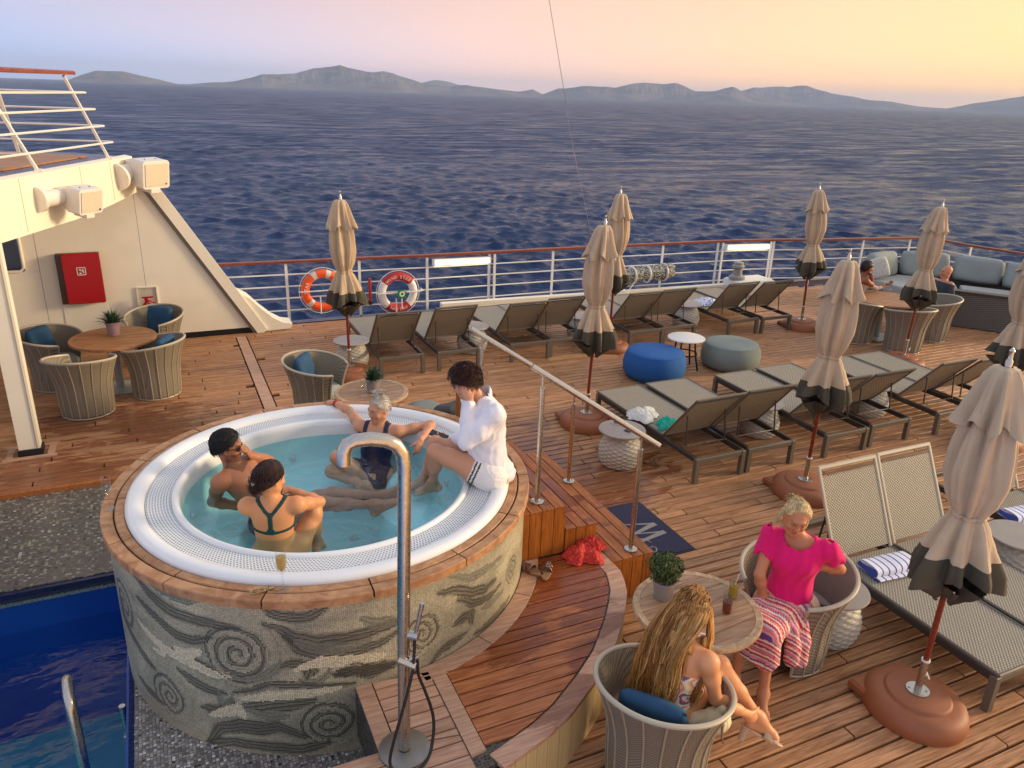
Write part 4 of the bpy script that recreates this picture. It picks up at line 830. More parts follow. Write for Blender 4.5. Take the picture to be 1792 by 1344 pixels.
MAT['rope_solid'] = plain('taupe_rope', C(166, 154, 134), .7, noise=.12, scale=50, bump=.2)
MAT['blue_fabric'] = plain('blue_fabric', C(38, 78, 112), .85, noise=.16, scale=5, bump=.15)
MAT['grey_fabric'] = plain('grey_fabric', C(168, 168, 162), .88, noise=.08, scale=6, bump=.12)
MAT['sage_fabric'] = plain('sage_fabric', C(150, 156, 150), .88, noise=.1, scale=4, bump=.12)
MAT['pouf_blue'] = plain('pouf_blue', C(28, 92, 160), .8, noise=.08, scale=3, bump=.12)
MAT['pouf_grey'] = plain('pouf_grey', C(134, 142, 134), .85, noise=.08, scale=3, bump=.12)
MAT['table_teak'] = teak('table_teak', C(178, 128, 84), C(134, 88, 54), grain='X', var=.25, rough=.5)
MAT['table_teak_y'] = teak('table_teak_grey', C(186, 150, 116), C(140, 104, 76), grain='X', var=.25, rough=.5)

# ------------------------------------------------------------------ sun loungers
def make_lounger(ang, tophalf):
    """head end at y=0, foot at y=2.1, width 0.68; ang = angle of the raised back; tophalf True: sling seen from above"""
    e = empty('sun_lounger'); W = .335; HZ = .30; hy = .64
    for s in (-1, 1):
        MB().box((s*(W-.02), 1.05, HZ - .025), (.042, 2.02, .06), None, .006).build('side_rail', MAT['alu_dark'] , e)
        for y in (.03, 2.07): MB().box((s*(W-.022), y, HZ/2), (.05, .055, HZ), None, .008).build('leg', MAT['alu'], e)
    for y in (.03, 2.07): MB().box((0, y, HZ - .03), (2*W - .09, .045, .055), None, .006).build('end_rail', MAT['alu'], e)
    # seat sling with framed edge
    MB().box((0, (hy + 2.1)/2, HZ + .022), (2*W - .035, 2.1 - hy - .02, .012)).build('seat_sling', MAT['sling'], e)
    for s in (-1, 1): MB().box((s*(W - .008), (hy + 2.1)/2, HZ + .022), (.022, 2.1 - hy, .03), None, .008).build('seat_edge', MAT['alu'], e)
    MB().box((0, 2.095, HZ + .022), (2*W, .022, .03), None, .008).build('seat_edge', MAT['alu'], e)
    # back
    b = empty('backrest'); b.parent = e; b.location = (0, hy, HZ + .022); b.rotation_euler = (-ang, 0, 0); L = .80
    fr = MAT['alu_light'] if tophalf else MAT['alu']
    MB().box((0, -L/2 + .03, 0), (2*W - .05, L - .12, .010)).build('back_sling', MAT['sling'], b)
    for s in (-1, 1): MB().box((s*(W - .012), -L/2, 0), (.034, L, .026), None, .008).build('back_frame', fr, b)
    MB().box((0, -L + .012, 0), (2*W, .036, .028), None, .008).build('back_frame', fr, b)
    MB().box((0, -L + .070, 0), (2*W - .09, .010, .016)).build('lacing_bar', MAT['alu_dark'], b)
    # folding stay and cross bar
    sy, sz = hy - .47*math.cos(ang), HZ + .022 + .47*math.sin(ang) - .01
    for s in (-1, 1): MB().tube([(s*.26, sy, sz), (s*.27, sy - .04, HZ + .02)], .009, 6).build('stay', MAT['alu_dark'], e, True)
    MB().tube([(-.29, sy - .04, HZ + .02), (.29, sy - .04, HZ + .02)], .007, 6).build('cross_bar', MAT['steel'], e, True)
    return e
LA = make_lounger(math.radians(50), False); LB = make_lounger(math.radians(62), True)
far_x = [2.70 + .34, 3.92, 5.10, 5.80, 7.25, 7.95, 9.30, 10.05]; mid_x = [5.32, 6.05, 7.17, 7.93, 9.06, 9.76]
LL = []
names_far = ['backrest-up lounger in the rail row beside the left wicker side table', 'lounger in the rail row second from the left, under the tube lamp', 'lounger in the rail row third from the left, behind the stair handrail', 'lounger in the rail row fourth from the left, partly behind a parasol', 'lounger in the rail row fifth from the left, below the rolled net', 'lounger in the rail row sixth from the left, below the rolled net end', 'lounger in the rail row with a patterned cloth lying on it', 'rightmost lounger of the rail row, in front of the white capstan']
for x, l in zip(far_x, names_far): LL.append((LA, (x, 10.2, 0), 0, l, 'loungers along the railing'))
names_mid = ['lounger in the middle row with white and turquoise clothes on it', 'lounger in the middle row right of the one with clothes', 'lounger in the middle row behind the big centre parasol', 'fourth lounger from the left of the middle row', 'fifth lounger from the left of the middle row', 'rightmost lounger of the middle row, behind the near parasol']
for x, l in zip(mid_x, names_mid): LL.append((LA, (x, 5.87, 0), 0, l, 'loungers of the middle row'))
for x, l in ((5.17, 'front lounger with a striped towel, behind the woman in pink'), (5.88, 'front lounger right beside the one with the striped towel, under the near parasol'), (7.30, 'lounger cut off by the right picture edge, with a rolled striped towel')): LL.append((LB, (x, 4.48 if x < 7 else 4.72, 0), PI, l, 'loungers in front, facing the camera side'))
used = set()
for proto, loc, rz, lab, grp in LL:
    o = proto if id(proto) not in used else copy_tree(proto); used.add(id(proto)); o.location = (loc[0] + random.uniform(-.012, .012), loc[1] + random.uniform(-.035, .035), 0); o.rotation_euler = (0, 0, rz + random.uniform(-.012, .012)); tag(o, lab, 'sun lounger', grp)
    for ch in o.children:
        if ch.name.startswith('backrest'): ch.rotation_euler.x += random.uniform(-.035, .035)

# ------------------------------------------------------------------ wicker side tables
def make_side_table():
    e = empty('side_table'); rows = 17; n_ = 156; Hh = .41; V = []; F = []; st = 4
    for i in range(rows*st + 1):
        t = i/(rows*st); z = .010 + t*(Hh - .016); row = int(i/st); ph = (i % st)/st
        r0 = .150 + .092*math.sin(PI*min(1, .22 + .70*t))**1.1 - .035*t**3
        for j in range(n_):
            a = 2*PI*j/n_; s = math.sin(13*a + (PI if row % 2 else 0)); rr = r0 + .011*math.sin(PI*ph)*(.35 + .65*s); V.append((rr*math.cos(a), rr*math.sin(a), z))
    for i in range(rows*st):
        for j in range(n_): F.append([i*n_ + j, i*n_ + (j+1) % n_, (i+1)*n_ + (j+1) % n_, (i+1)*n_ + j])
    npmesh('woven_base', V, F, MAT['wicker'], e, True)
    MB().lathe([(.15, .405), (.262, .408), (.266, .418), (.262, .428), (.001, .430)], 40, cap1=False).build('table_top', MAT['stone_top'], e, True)
    return e
ST = make_side_table(); k = 0
for x, y, l in ((2.44, 10.80, 'wicker side table behind the left parasol at the end of the rail row'), (4.42, 10.95, 'wicker side table between loungers behind the top of the stair handrail'), (6.42, 10.95, 'wicker side table behind the centre parasol in the rail row'), (8.68, 11.05, 'wicker side table in the rail row left of the lounger with patterned cloth'), (4.50, 6.62, 'wicker side table with phones on it at the end of the middle row'), (6.60, 6.72, 'wicker side table half hidden between the first two middle row lounger pairs'), (8.50, 6.72, 'wicker side table half hidden beyond the centre parasol in the middle row'), (4.42, 3.46, 'wicker side table behind the pink dressed woman\'s chair'), (6.58, 3.42, 'side table beside the right front lounger, behind the near parasol')):
    o = ST if k == 0 else copy_tree(ST); k += 1; o.location = (x, y, 0); o.rotation_euler = (0, 0, k*.7); tag(o, l, 'side table', 'wicker side tables')

# ------------------------------------------------------------------ closed parasols
def make_parasol(seed):
    rnd = random.Random(seed); e = empty('parasol')
    # weighted base: oval dome with a squared tail
    m = MB(); V = []; F = []; rings = [(1.0, 0), (1.012, .025), (1.0, .06), (.95, .10), (.87, .125), (.76, .138), (.64, .142), (.615, .158), (.59, .163), (.02, .165)]; N_ = 48
    for s, z in rings:
        for j in range(N_):
            a = 2*PI*j/N_; V.append((.325*s*math.cos(a), .345*s*math.sin(a) - .02*(1-s), z))
    for i in range(len(rings)-1):
        for j in range(N_): F.append([i*N_ + j, i*N_ + (j+1) % N_, (i+1)*N_ + (j+1) % N_, (i+1)*N_ + j])
    F.append([(len(rings)-1)*N_ + j for j in range(N_)]); m.add(V, F); b = m.build('base', MAT['terracotta'], e, True, angle=50)
    MB().box((0, .20, .044), (.54, .26, .086), None, .02).build('base_tail', MAT['terracotta'], b)
    MB().lathe([(.075, .165), (.075, .172), (.02, .175)], 24).build('flange', MAT['steel'], e, True)
    for a in (.8, 2.4, 3.9, 5.5): MB().cyl((.055*math.cos(a), .055*math.sin(a), .172), (.055*math.cos(a), .055*math.sin(a), .181), .009, .008, 8).build('bolt', MAT['steel'], e)
    MB().cyl((0, 0, .17), (0, 0, .415), .024, .024, 16).build('sleeve', MAT['steel'], e, True); MB().cyl((0, 0, .41), (0, 0, .422), .029, .029, 16).build('collar', MAT['buoy_white'], e, True)
    MB().tube([(.02, 0, .27), (.06, 0, .27), (.06, .02, .295), (.06, -.02, .25)], .007, 6).build('knob', MAT['steel'], e, True)
    MB().cyl((0, 0, .39), (0, 0, 2.50), .0195, .0195, 14).build('pole', MAT['mahogany'], e, True)
    MB().lathe([(.020, 2.50), (.020, 2.55), (.013, 2.56), (.013, 2.60), (.017, 2.61), (.004, 2.63)], 12).build('finial', MAT['steel'], e, True)
    # canopy, gathered folds
    P8 = [rnd.uniform(0, 6.28) for _ in range(10)]; NA = 96
    def fold(a, z, k):
        s8 = math.sin(8*a + P8[0] + .9*math.sin(3*z + P8[1])); s8 = math.copysign(abs(s8)**.6, s8); return (s8 + .55*math.sin(3*a + P8[2] + 2.0*z) + .40*math.sin(13*a + P8[3] - 2.5*z) + .22*math.sin(21*a + 6*z + P8[9]))*k
    def sheet(prof, kf, hem, name, mat, par, thick=.0):
        V = []; F = []
        for i, (r, z) in enumerate(prof):
            t = i/(len(prof)-1)
            for j in range(NA):
                a = 2*PI*j/NA; f = fold(a, z, kf(t)); rr = max(r*(1 + f), .012); zz = z + (hem(a)*t**3 if hem else 0)
                V.append((rr*math.cos(a) + .012*math.sin(2.2*z + P8[4]), rr*math.sin(a) + .012*math.sin(1.9*z + P8[5]), zz))
        for i in range(len(prof)-1):
            for j in range(NA): F.append([i*NA + j, i*NA + (j+1) % NA, (i+1)*NA + (j+1) % NA, (i+1)*NA + j])
        return npmesh(name, V, F, mat, par, True)
    def dense(p, n_=4):
        out = []
        for (r0, z0), (r1, z1) in zip(p[:-1], p[1:]):
            for k_ in range(n_): t = k_/n_; t2 = t*t*(3-2*t)*.5 + t*.5; out.append((r0 + (r1-r0)*t2, z0 + (z1-z0)*t))
        return out + [p[-1]]
    hemv = lambda a: -.075*abs(math.sin(3*a + P8[6]))**1.5 + .02
    body = sheet(dense([(.088, 2.30), (.126, 2.16), (.146, 1.98), (.154, 1.82), (.132, 1.68), (.086, 1.55)]), lambda t: .21 - .07*t, None, 'canopy', MAT['canvas'], e)
    skirt = sheet(dense([(.086, 1.55), (.122, 1.47), (.158, 1.36), (.184, 1.27)]), lambda t: .11 + .12*t, None, 'skirt', MAT['canvas'], e)
    band = sheet(dense([(.184, 1.27), (.206, 1.18), (.208, 1.10)]) , lambda t: .23 + .07*t, lambda a: -.07*math.sin(2*a + P8[7]), 'border_band', MAT['canvas_dark'], e)
    sheet(dense([(.192, 1.10), (.158, 1.04), (.10, .98), (.05, .94)]), lambda t: .28 - .1*t, lambda a: -.04*math.sin(3*a + P8[8]), 'tucked_hem', MAT['canvas_dark'], e)
    sheet(dense([(.034, 2.515), (.072, 2.50), (.094, 2.455), (.116, 2.36), (.142, 2.25), (.165, 2.17)]), lambda t: .04 + .20*t, hemv, 'vent_cap', MAT['canvas'], e)
    m = MB(); m.tube([(.092*(1 + fold(a, 1.55, .11))*math.cos(a) + .012*math.sin(2.2*1.55 + P8[4]), .092*(1 + fold(a, 1.55, .11))*math.sin(a) + .012*math.sin(1.9*1.55 + P8[5]), 1.55 + .006*math.sin(3*a)) for a in np.linspace(0, 2*PI, 48, endpoint=False)], .012, 6, closed=True); m.build('tie_strap', MAT['canvas'], e, True)
    return e
PAR = [(2.32, 10.42, .5, (0, .012), 'leftmost closed parasol, standing before the lifebuoys'), (4.68, 7.72, 2.2, (.0, -.03), 'closed parasol beyond the stair handrail, left of the blue pouf'), (6.62, 10.35, 3.3, (.01, .01), 'closed parasol furthest back behind the loungers by the rolled net'), (10.72, 10.25, 4.2, (.0, .045), 'closed parasol standing free at the right of the rail row'), (5.98, 5.30, 1.1, (.0, -.012), 'large closed parasol in the middle, behind the front loungers'), (10.75, 8.05, 5.1, (0, -.05), 'closed parasol beside the round table with the seated dark haired woman'), (9.25, 5.45, 5.8, (-.02, -.02), 'closed parasol cut off by the right picture edge, behind the near one'), (4.385, 2.615, .0, (.0, -.006), 'nearest closed parasol, standing on the front right base')]
protos = []
for i, (x, y, rz, tl, l) in enumerate(PAR):
    e = make_parasol(40 + i); e.location = (x, y, 0); e.rotation_euler = (tl[0], tl[1]*-1, 0); tag(e, l, 'parasol', 'closed beige parasols')
    for c in e.children:
        if not c.name.startswith('base'): c.rotation_euler = (0, 0, rz)

# ------------------------------------------------------------------ rope armchairs
MAT['rib'] = plain('pale_rib', C(172, 158, 132), .6)
def make_chair(back_h=.78, arm_h=.64, cushion=True, pillow=True, seat_mat=None):
    e = empty('rope_armchair'); A0 = math.radians(142); na, nz = 56, 18; V = []; F = []
    def top(a): t = (math.cos(a) + 1)/2; return arm_h + (back_h - arm_h)*t**.8         # a=0 is the back (+Y behind)
    def pt(a, u):
        zt = top(a); z = .02 + u*(zt - .02); f = u**1.0
        r = .285 + .012*math.sin(u*PI) + .115*max(0, (u - .45)/.55)**1.7 + .02*math.cos(a)*u
        return Vector((r*math.sin(a)*1.0, r*math.cos(a)*.98, z))
    for i in range(na+1):
        a = -A0 + 2*A0*i/na
        for j in range(nz+1): V.append(pt(a, j/nz))
    for i in range(na):
        for j in range(nz): F.append([i*(nz+1) + j, (i+1)*(nz+1) + j, (i+1)*(nz+1) + j + 1, i*(nz+1) + j + 1])
    sh = npmesh('rope_shell', V, F, MAT['rope'], e, True); md = sh.modifiers.new('thick', 'SOLIDIFY'); md.thickness = .014; md.offset = 0
    m = MB(); m.tube([pt(-A0 + 2*A0*i/48, 1.0) for i in range(49)], .016, 8); m.build('top_rim', MAT['alu_light'], e, True)
    m = MB(); m.tube([pt(-A0 + 2*A0*i/48, 0.0) for i in range(49)], .012, 8); m.build('bottom_rim', MAT['alu_light'], e, True)
    for i in range(17):
        a = -A0 + 2*A0*i/16; m = MB(); q = [pt(a, u) for u in np.linspace(0, 1, 9)]; q = [p + Vector((p.x, p.y, 0)).normalized()*.010 for p in q]; m.tube(q, .0062 if 0 < i < 16 else .012, 6); m.build('rib', MAT['rib'], e, True)
    MB().lathe([(.02, .30), (.27, .30), (.285, .33), (.285, .37), (.265, .395), (.02, .40)], 36).build('seat_cushion', seat_mat or MAT['grey_fabric'], e, True, angle=70)
    MB().lathe([(.24, .04), (.27, .30)], 30, cap0=False, cap1=False).build('seat_drum', MAT['alu_dark'], e, True)
    if pillow: 
        o = cushion_mesh('back_cushion', .40, .12, .40, MAT['blue_fabric'], e); o.location = (0, .165, .62); o.rotation_euler = (math.radians(-14), 0, 0)
    return e
def cushion_mesh(name, w, d, h, mat, parent, seed=1, n_=14):
    rnd = random.Random(seed); V = []; F = []
    for side in (-1, 1):
        for i in range(n_+1):
            for j in range(n_+1):
                u, v = i/n_*2 - 1, j/n_*2 - 1; b = max(0, (1 - u**6))**.5*max(0, (1 - v**6))**.5; pin = 1 - .05*(u*u*v*v)
                V.append((u*w/2*(1 - .04*v*v)*pin, side*d/2*b*(1 + .06*math.sin(4*u + 3*v)), v*h/2*(1 - .04*u*u)*pin))
    N1 = (n_+1)**2
    for s in (0, 1):
        for i in range(n_):
            for j in range(n_): q = [s*N1 + i*(n_+1) + j, s*N1 + (i+1)*(n_+1) + j, s*N1 + (i+1)*(n_+1) + j + 1, s*N1 + i*(n_+1) + j + 1]; F.append(q if s else q[::-1])
    m = MB(); m.add(V, F); return m.build(name, mat, parent, True, angle=80)
CH = make_chair(); CHN = make_chair(pillow=False)
def place_chair(proto, x, y, face, label, group=None, first=[]):
    o = copy_tree(proto) if proto in first else proto; first.append(proto); o.location = (x, y, 0); o.rotation_euler = (0, 0, face + PI/2); tag(o, label, 'armchair', group or 'rope armchairs'); return o
# face: direction (angle from +X) the open front looks to
place_chair(CH, -1.42, 11.35, math.radians(-35), 'left rope armchair with blue cushion against the cream wall')
place_chair(CH, -.17, 11.95, math.radians(-120), 'rope armchair with upright blue cushion in front of the fire extinguisher')
place_chair(CH, -.22, 10.62, math.radians(150), 'rope armchair seen from behind, right of the left round table')
place_chair(CHN, -1.02, 10.22, math.radians(75), 'rope armchair seen from behind, nearest the cream pillar')
place_chair(CH, 1.62, 9.10, math.radians(-35), 'rope armchair with blue cushion just behind the hot tub rim')
fc = place_chair(CHN, 2.40, 2.86, math.radians(38), 'nearest rope armchair, holding the long haired woman')
MB_ = cushion_mesh('back_cushion', .42, .11, .40, MAT['blue_fabric'], fc); MB_.location = (0, .185, .58); MB_.rotation_euler = (math.radians(-16), 0, 0)
pc = place_chair(CHN, 3.95, 3.42, math.radians(200), 'rope armchair in which the woman in pink sits')
place_chair(CHN, 11.05, 9.32, math.radians(0), 'far rope armchair, left of the far round table, with the dark haired woman behind it')
place_chair(CHN, 11.42, 8.62, math.radians(80), 'far rope armchair seen from behind in front of the far round table')
place_chair(CHN, 12.48, 8.95, math.radians(150), 'far rope armchair between the far table and the sofa')
# ------------------------------------------------------------------ round tables
def round_table(x, y, R, H, label, mat, slats=7, pole=.05, base=.26, rim=None, rz=0):
    e = tag(empty('round_table', (x, y, 0), rz), label, 'table', 'round teak tables'); iw = R - .05
    w = 2*iw/slats
    for i in range(slats):
        y0, y1 = -iw + i*w + .002, -iw + (i+1)*w - .002; q = [(iw*math.cos(t), iw*math.sin(t)) for t in np.linspace(0, 2*PI, 60, endpoint=False)]
        q = clip_poly(clip_poly(q, 0, -1, -y0), 0, 1, y1); MB().prism(q, H - .022, H).build('table_slat', mat, e)
    MB().lathe([(iw + .001, H - .03), (iw + .001, H + .001), (R - .006, H + .002), (R, H - .006), (R, H - .03)], 60).build('rim', rim or mat, e, True, angle=40) if False else None
    m = MB(); V = []; pr = [(iw + .002, H - .032), (iw + .002, H + .001), (R - .006, H + .002), (R, H - .006), (R, H - .028), (R - .006, H - .033)]; k = len(pr); n_ = 72
    for j in range(n_): V += [(r*math.cos(2*PI*j/n_), r*math.sin(2*PI*j/n_), z) for r, z in pr]
    m.add(V, [[j*k + i, ((j+1) % n_)*k + i, ((j+1) % n_)*k + (i+1) % k, j*k + (i+1) % k] for j in range(n_) for i in range(k)]); m.build('rim', rim or mat, e, True, angle=40)
    MB().lathe([(iw - .02, H - .040), (iw - .02, H - .024)], 40).build('under_plate', MAT['alu_dark'], e)
    MB().cyl((0, 0, .02), (0, 0, H - .03), pole, pole, 20).build('pedestal', MAT['grey_paint'], e, True); MB().box((0, 0, .012), (base*2, base*2, .02), None, .006).build('foot', MAT['grey_paint'], e); return e
MAT['grey_paint'] = plain('grey_stand_paint', C(170, 168, 158), .4)
round_table(-.67, 10.98, .53, .72, 'round teak table with a potted plant by the cream wall', MAT['table_teak'])
MAT['pale_rim'] = teak('pale_table_rim', C(206, 176, 138), C(166, 132, 98), grain='N', var=.1)
round_table(2.05, 8.15, .42, .64, 'round slatted table behind the grey haired woman in the tub', MAT['table_teak_y'], rim=MAT['pale_rim'])
round_table(3.02, 3.37, .43, .70, 'round slatted table with drinks between the two seated women', MAT['table_teak_y'], slats=6, rim=MAT['pale_rim'], rz=.1)
round_table(11.62, 9.33, .60, .72, 'far round table in front of the sofa', MAT['table_teak'])

# ------------------------------------------------------------------ poufs, small table
def pouf(x, y, R, H, mat, label):
    e = tag(empty('pouf', (x, y, 0)), label, 'pouf', 'round poufs')
    MB().lathe([(R*.78, .0), (R*.90, .03), (R*.985, H*.25), (R, H*.5), (R*.97, H*.72), (R*.90, H*.90)], 56, cap0=True, cap1=False).build('side', mat, e, True, angle=80)
    MB().lathe([(R*.90, H*.90), (R*.86, H*.955), (R*.78, H*.985), (R*.5, H*1.0), (.001, H*1.004)], 56, cap0=False, cap1=False).build('top_panel', mat, e, True, angle=80)
    MB().tube([(R*.885*math.cos(t), R*.885*math.sin(t), H*.925) for t in np.linspace(0, 2*PI, 60, endpoint=False)], .006, 6, closed=True).build('piping', mat, e, True); return e
pouf(6.55, 8.95, .47, .42, MAT['pouf_blue'], 'big round bright blue pouf on the deck'); pouf(7.98, 8.95, .46, .40, MAT['pouf_grey'], 'big round sage grey pouf right of the small white table'); pouf(2.62, 7.95, .24, .46, MAT['pouf_grey'], 'small sage grey stool beside the table behind the hot tub')
t = tag(empty('cafe_table', (7.22, 9.12, 0)), 'small white topped table with black bentwood legs between the poufs', 'table')
MB().lathe([(.27, .475), (.285, .480), (.285, .492), (.275, .498), (.001, .499)], 40, cap0=True, cap1=False).build('table_top', MAT['buoy_white'], t, True)
for a in (.5, 2.07, 3.64, 5.21): MB().tube([(.15*math.cos(a), .15*math.sin(a), .47), (.17*math.cos(a), .17*math.sin(a), .28), (.24*math.cos(a), .24*math.sin(a), .0)], .014, 8).build('leg', MAT['black_paint'], t, True)
MB().tube([(.185*math.cos(a), .185*math.sin(a), .24) for a in np.linspace(0, 2*PI, 32, endpoint=False)], .011, 6, closed=True).build('ring', MAT['black_paint'], t, True)

# ------------------------------------------------------------------ sofa
sf = tag(empty('sofa', (14.3, 10.2, 0)), 'curved woven sofa with sage cushions in the far right corner', 'sofa')
def so(p): return (p[0] - 14.3, p[1] - 10.2)
fl = [(13.38, 9.78), (13.52, 9.52), (13.80, 9.18), (14.08, 8.82), (14.9, 7.9)]
MAT['dark_weave'] = weave('dark_weave', C(120, 116, 108), C(78, 76, 70), .02)
m = strip([so(p) for p in fl], [so((x + .10, y + .08)) for x, y in fl], .02, .66); m.build('woven_panel', MAT['dark_weave'], sf)
m = strip([so((x - .02, y - .02)) for x, y in fl], [so((x + .13, y + .11)) for x, y in fl], .66, .70); m.build('panel_cap', MAT['alu_dark'], sf)
bk = [(13.55, 11.55), (14.6, 11.75), (15.4, 11.15), (15.9, 10.3), (16.3, 9.2)]
m = strip([so(p) for p in bk], [so((x + .10, y + .10)) for x, y in bk], .02, .72); m.build('back_panel', MAT['dark_weave'], sf)
sp = [(13.62, 9.75), (14.85, 8.1), (16.1, 9.2), (15.8, 10.25), (15.3, 11.05), (14.6, 11.6), (13.6, 11.45), (13.45, 10.3)]
MB().prism([so(p) for p in sp], .06, .30).build('seat_base', MAT['dark_weave'], sf)
MB().prism([so(p) for p in [(14.1, 9.5), (15.0, 8.4), (15.95, 9.25), (15.05, 10.35)]], .31, .50).build('seat_cushion', MAT['grey_fabric'], sf, bevel=.04)
MB().prism([so(p) for p in [(13.6, 10.2), (14.05, 9.55), (15.0, 10.4), (15.2, 11.0), (14.55, 11.5), (13.6, 11.4)]], .31, .50).build('seat_cushion', MAT['grey_fabric'], sf, bevel=.04)
for i, (x, y, w_, rz) in enumerate(((14.05, 11.50, .95, .10), (15.05, 11.25, 1.0, -.65), (15.68, 10.45, .95, -1.05), (16.0, 9.55, .95, -1.2))):
    o = cushion_mesh('back_cushion', w_, .24, .56, MAT['sage_fabric'], sf, i); o.location = (x - 14.3, y - 10.2, .74); o.rotation_euler = (-.2, 0, rz)
o = cushion_mesh('throw_pillow', .46, .16, .44, plain('striped_pillow', C(206, 204, 194), .9, noise=.25, scale=24), sf, 9); o.location = (13.70 - 14.3, 11.30 - 10.2, .72); o.rotation_euler = (.25, .35, 2.6)
# ------------------------------------------------------------------ stair handrails
def handrail(p2, z2b, z2, p1, z1b, z1, ext0, ext1, label):
    a, b = Vector((*p2, z2)), Vector((*p1, z1)); d = (b-a).normalized(); e = tag(empty('stair_handrail', (p2[0], p2[1], z2b)), label, 'handrail', 'steel stair handrails'); o = Vector((p2[0], p2[1], z2b))
    for (p, zb, zt) in ((p2, z2b, z2), (p1, z1b, z1)):
        q = Vector((*p, 0)) - Vector((o.x, o.y, 0)); zb -= o.z; zt -= o.z
        MB().cyl(q + Vector((0, 0, zb)), q + Vector((0, 0, zt - .12)), .021, .021, 16).build('post', MAT['steel'], e, True); MB().cyl(q + Vector((0, 0, zt - .12)), q + Vector((0, 0, zt - .015)), .009, .009, 10).build('pin', MAT['steel'], e, True)
        MB().lathe([(.055, 0), (.055, .012), (.045, .018), (.022, .02)], 24, q + Vector((0, 0, zb + .001))).build('flange', MAT['steel'], e, True)
    MB().tube([a - d*ext0 - o, b + d*ext1 - o], .024, 16).build('rail', MAT['steel'], e, True); return e
handrail((2.53, 4.83), .84, 1.94, (3.27, 4.53), .402, 1.44, .10, .17, 'near steel stair handrail with two posts beside the hot tub steps')
handrail((2.55, 6.08), .84, 1.87, (3.36, 5.77), .402, 1.335, .12, .14, 'far steel stair handrail on the other side of the hot tub steps')
# ------------------------------------------------------------------ shower column
sh = tag(empty('shower_column', (.937, 3.254, PZ)), 'tall steel shower column with bent spout and black hose', 'shower')
pts = [(0, 0, .02), (.01, 0, .9), (.03, 0, 1.74)]
m = MB(); bend = [Vector((.03, 0, 1.80)), Vector((.02, 0, 1.86)), Vector((-.01, 0, 1.91)), Vector((-.06, 0, 1.94)), Vector((-.13, .01, 1.955)), Vector((-.20, .015, 1.955)), Vector((-.235, .02, 1.94)), Vector((-.255, .02, 1.905)), Vector((-.26, .02, 1.84))]
m.tube([Vector(p) for p in pts] + bend, .034, 20); m.build('column', MAT['steel'], sh, True, angle=60)
MB().lathe([(.001, 0.001), (.145, .001), (.145, .012), (.14, .014), (.04, .015)], 40).build('base_plate', plain('dull_steel', C(150, 146, 140), .4, .9), sh, True)
h = empty('hand_shower'); h.parent = sh
MB().cyl((.06, -.04, .80), (.10, -.045, 1.00), .011, .013, 12).build('wand', MAT['steel'], h, True); MB().cyl((.012, 0, .80), (.075, -.05, .80), .024, .024, 14).build('holder', MAT['steel'], h, True)
MB().cyl((-.03, -.02, .66), (.05, -.06, .62), .022, .022, 14).build('tap', MAT['steel'], sh, True); MB().cyl((.03, -.03, .65), (.075, -.04, .665), .014, .014, 12).build('spigot', MAT['steel'], sh, True)
hp = [Vector(p) for p in ((.058, -.042, .80), (.05, -.05, .70), (.03, -.07, .58), (-.03, -.09, .38), (-.09, -.10, .18), (-.115, -.11, .06), (-.09, -.15, .02), (.0, -.18, .016), (.09, -.14, .03), (.14, -.09, .12), (.15, -.06, .25), (.11, -.05, .42), (.075, -.045, .54), (.07, -.04, .64))]
MB().tube(smooth_path(hp, 6), .009, 8).build('hose', MAT['black_paint'], sh, True, angle=80)
# ------------------------------------------------------------------ pool ladder
la = tag(empty('pool_ladder', (-.85, 4.25, -.42)), 'bright steel pool ladder handrail at the lower left', 'ladder')
for dx, k in ((0, 0), (-.30, 1)):
    p = [Vector((.0 + dx, .42, -.5)), Vector((dx, .42, .50)), Vector((dx + .01, .40, .70)), Vector((dx + .02, .33, .83)), Vector((dx + .03, .24, .85)), Vector((dx + .04, .15, .80)), Vector((dx + .05, .10, .62)), Vector((dx + .06, .06, .2)), Vector((dx + .06, .04, -.5))]
    if k == 0: MB().tube(smooth_path(p, 4), .030, 14).build('handrail', MAT['steel'], la, True, angle=60)
l2 = tag(empty('pool_pipe', (PW - .07, 4.80, -1.0)), 'slim steel pipe clamped to the pool edge below the tub', 'pipe')
MB().cyl((0, 0, 0), (0, 0, .92), .021, .021, 14).build('tube', MAT['steel'], l2, True); MB().cyl((0, -.55, .1), (0, 0, .1), .015, .015, 10).build('stub', MAT['steel'], l2, True); MB().box((.03, 0, .66), (.10, .06, .035), None, .004).build('clamp', MAT['steel'], l2)
# ------------------------------------------------------------------ floor mat with emblem
mt = tag(empty('floor_mat', (3.82, 5.3, 0)), 'navy floor mat with a pale angular letter at the foot of the steps', 'mat')
MB().box((0, 0, .008), (.74, .93, .008)).build('mat', plain('navy_carpet', C(44, 46, 74), .95, noise=.15, scale=60, bump=.3), mt); MB().box((0, 0, .005), (.78, .97, .005)).build('border', MAT['black_paint'], mt)
def stroke(pts, ws, z):
    m = MB(); V = []; k = len(pts)
    for i, p in enumerate(pts):
        a, b = Vector(pts[max(i-1, 0)]), Vector(pts[min(i+1, k-1)]); t = (b-a).normalized(); nn = Vector((-t.y, t.x)); V += [(p[0] + nn.x*ws[i], p[1] + nn.y*ws[i], z), (p[0] - nn.x*ws[i], p[1] - nn.y*ws[i], z)]
    return m.add(V, [[2*i, 2*i+1, 2*i+3, 2*i+2] for i in range(k-1)])
MAT['emblem'] = plain('emblem_grey', C(150, 146, 140), .9)
def mo(p): return (p[0] - 3.82, p[1] - 5.3)
EM = [(3.801, 5.432), (4.109, 5.337), (3.813, 5.247), (4.112, 5.178), (3.809, 5.114)]
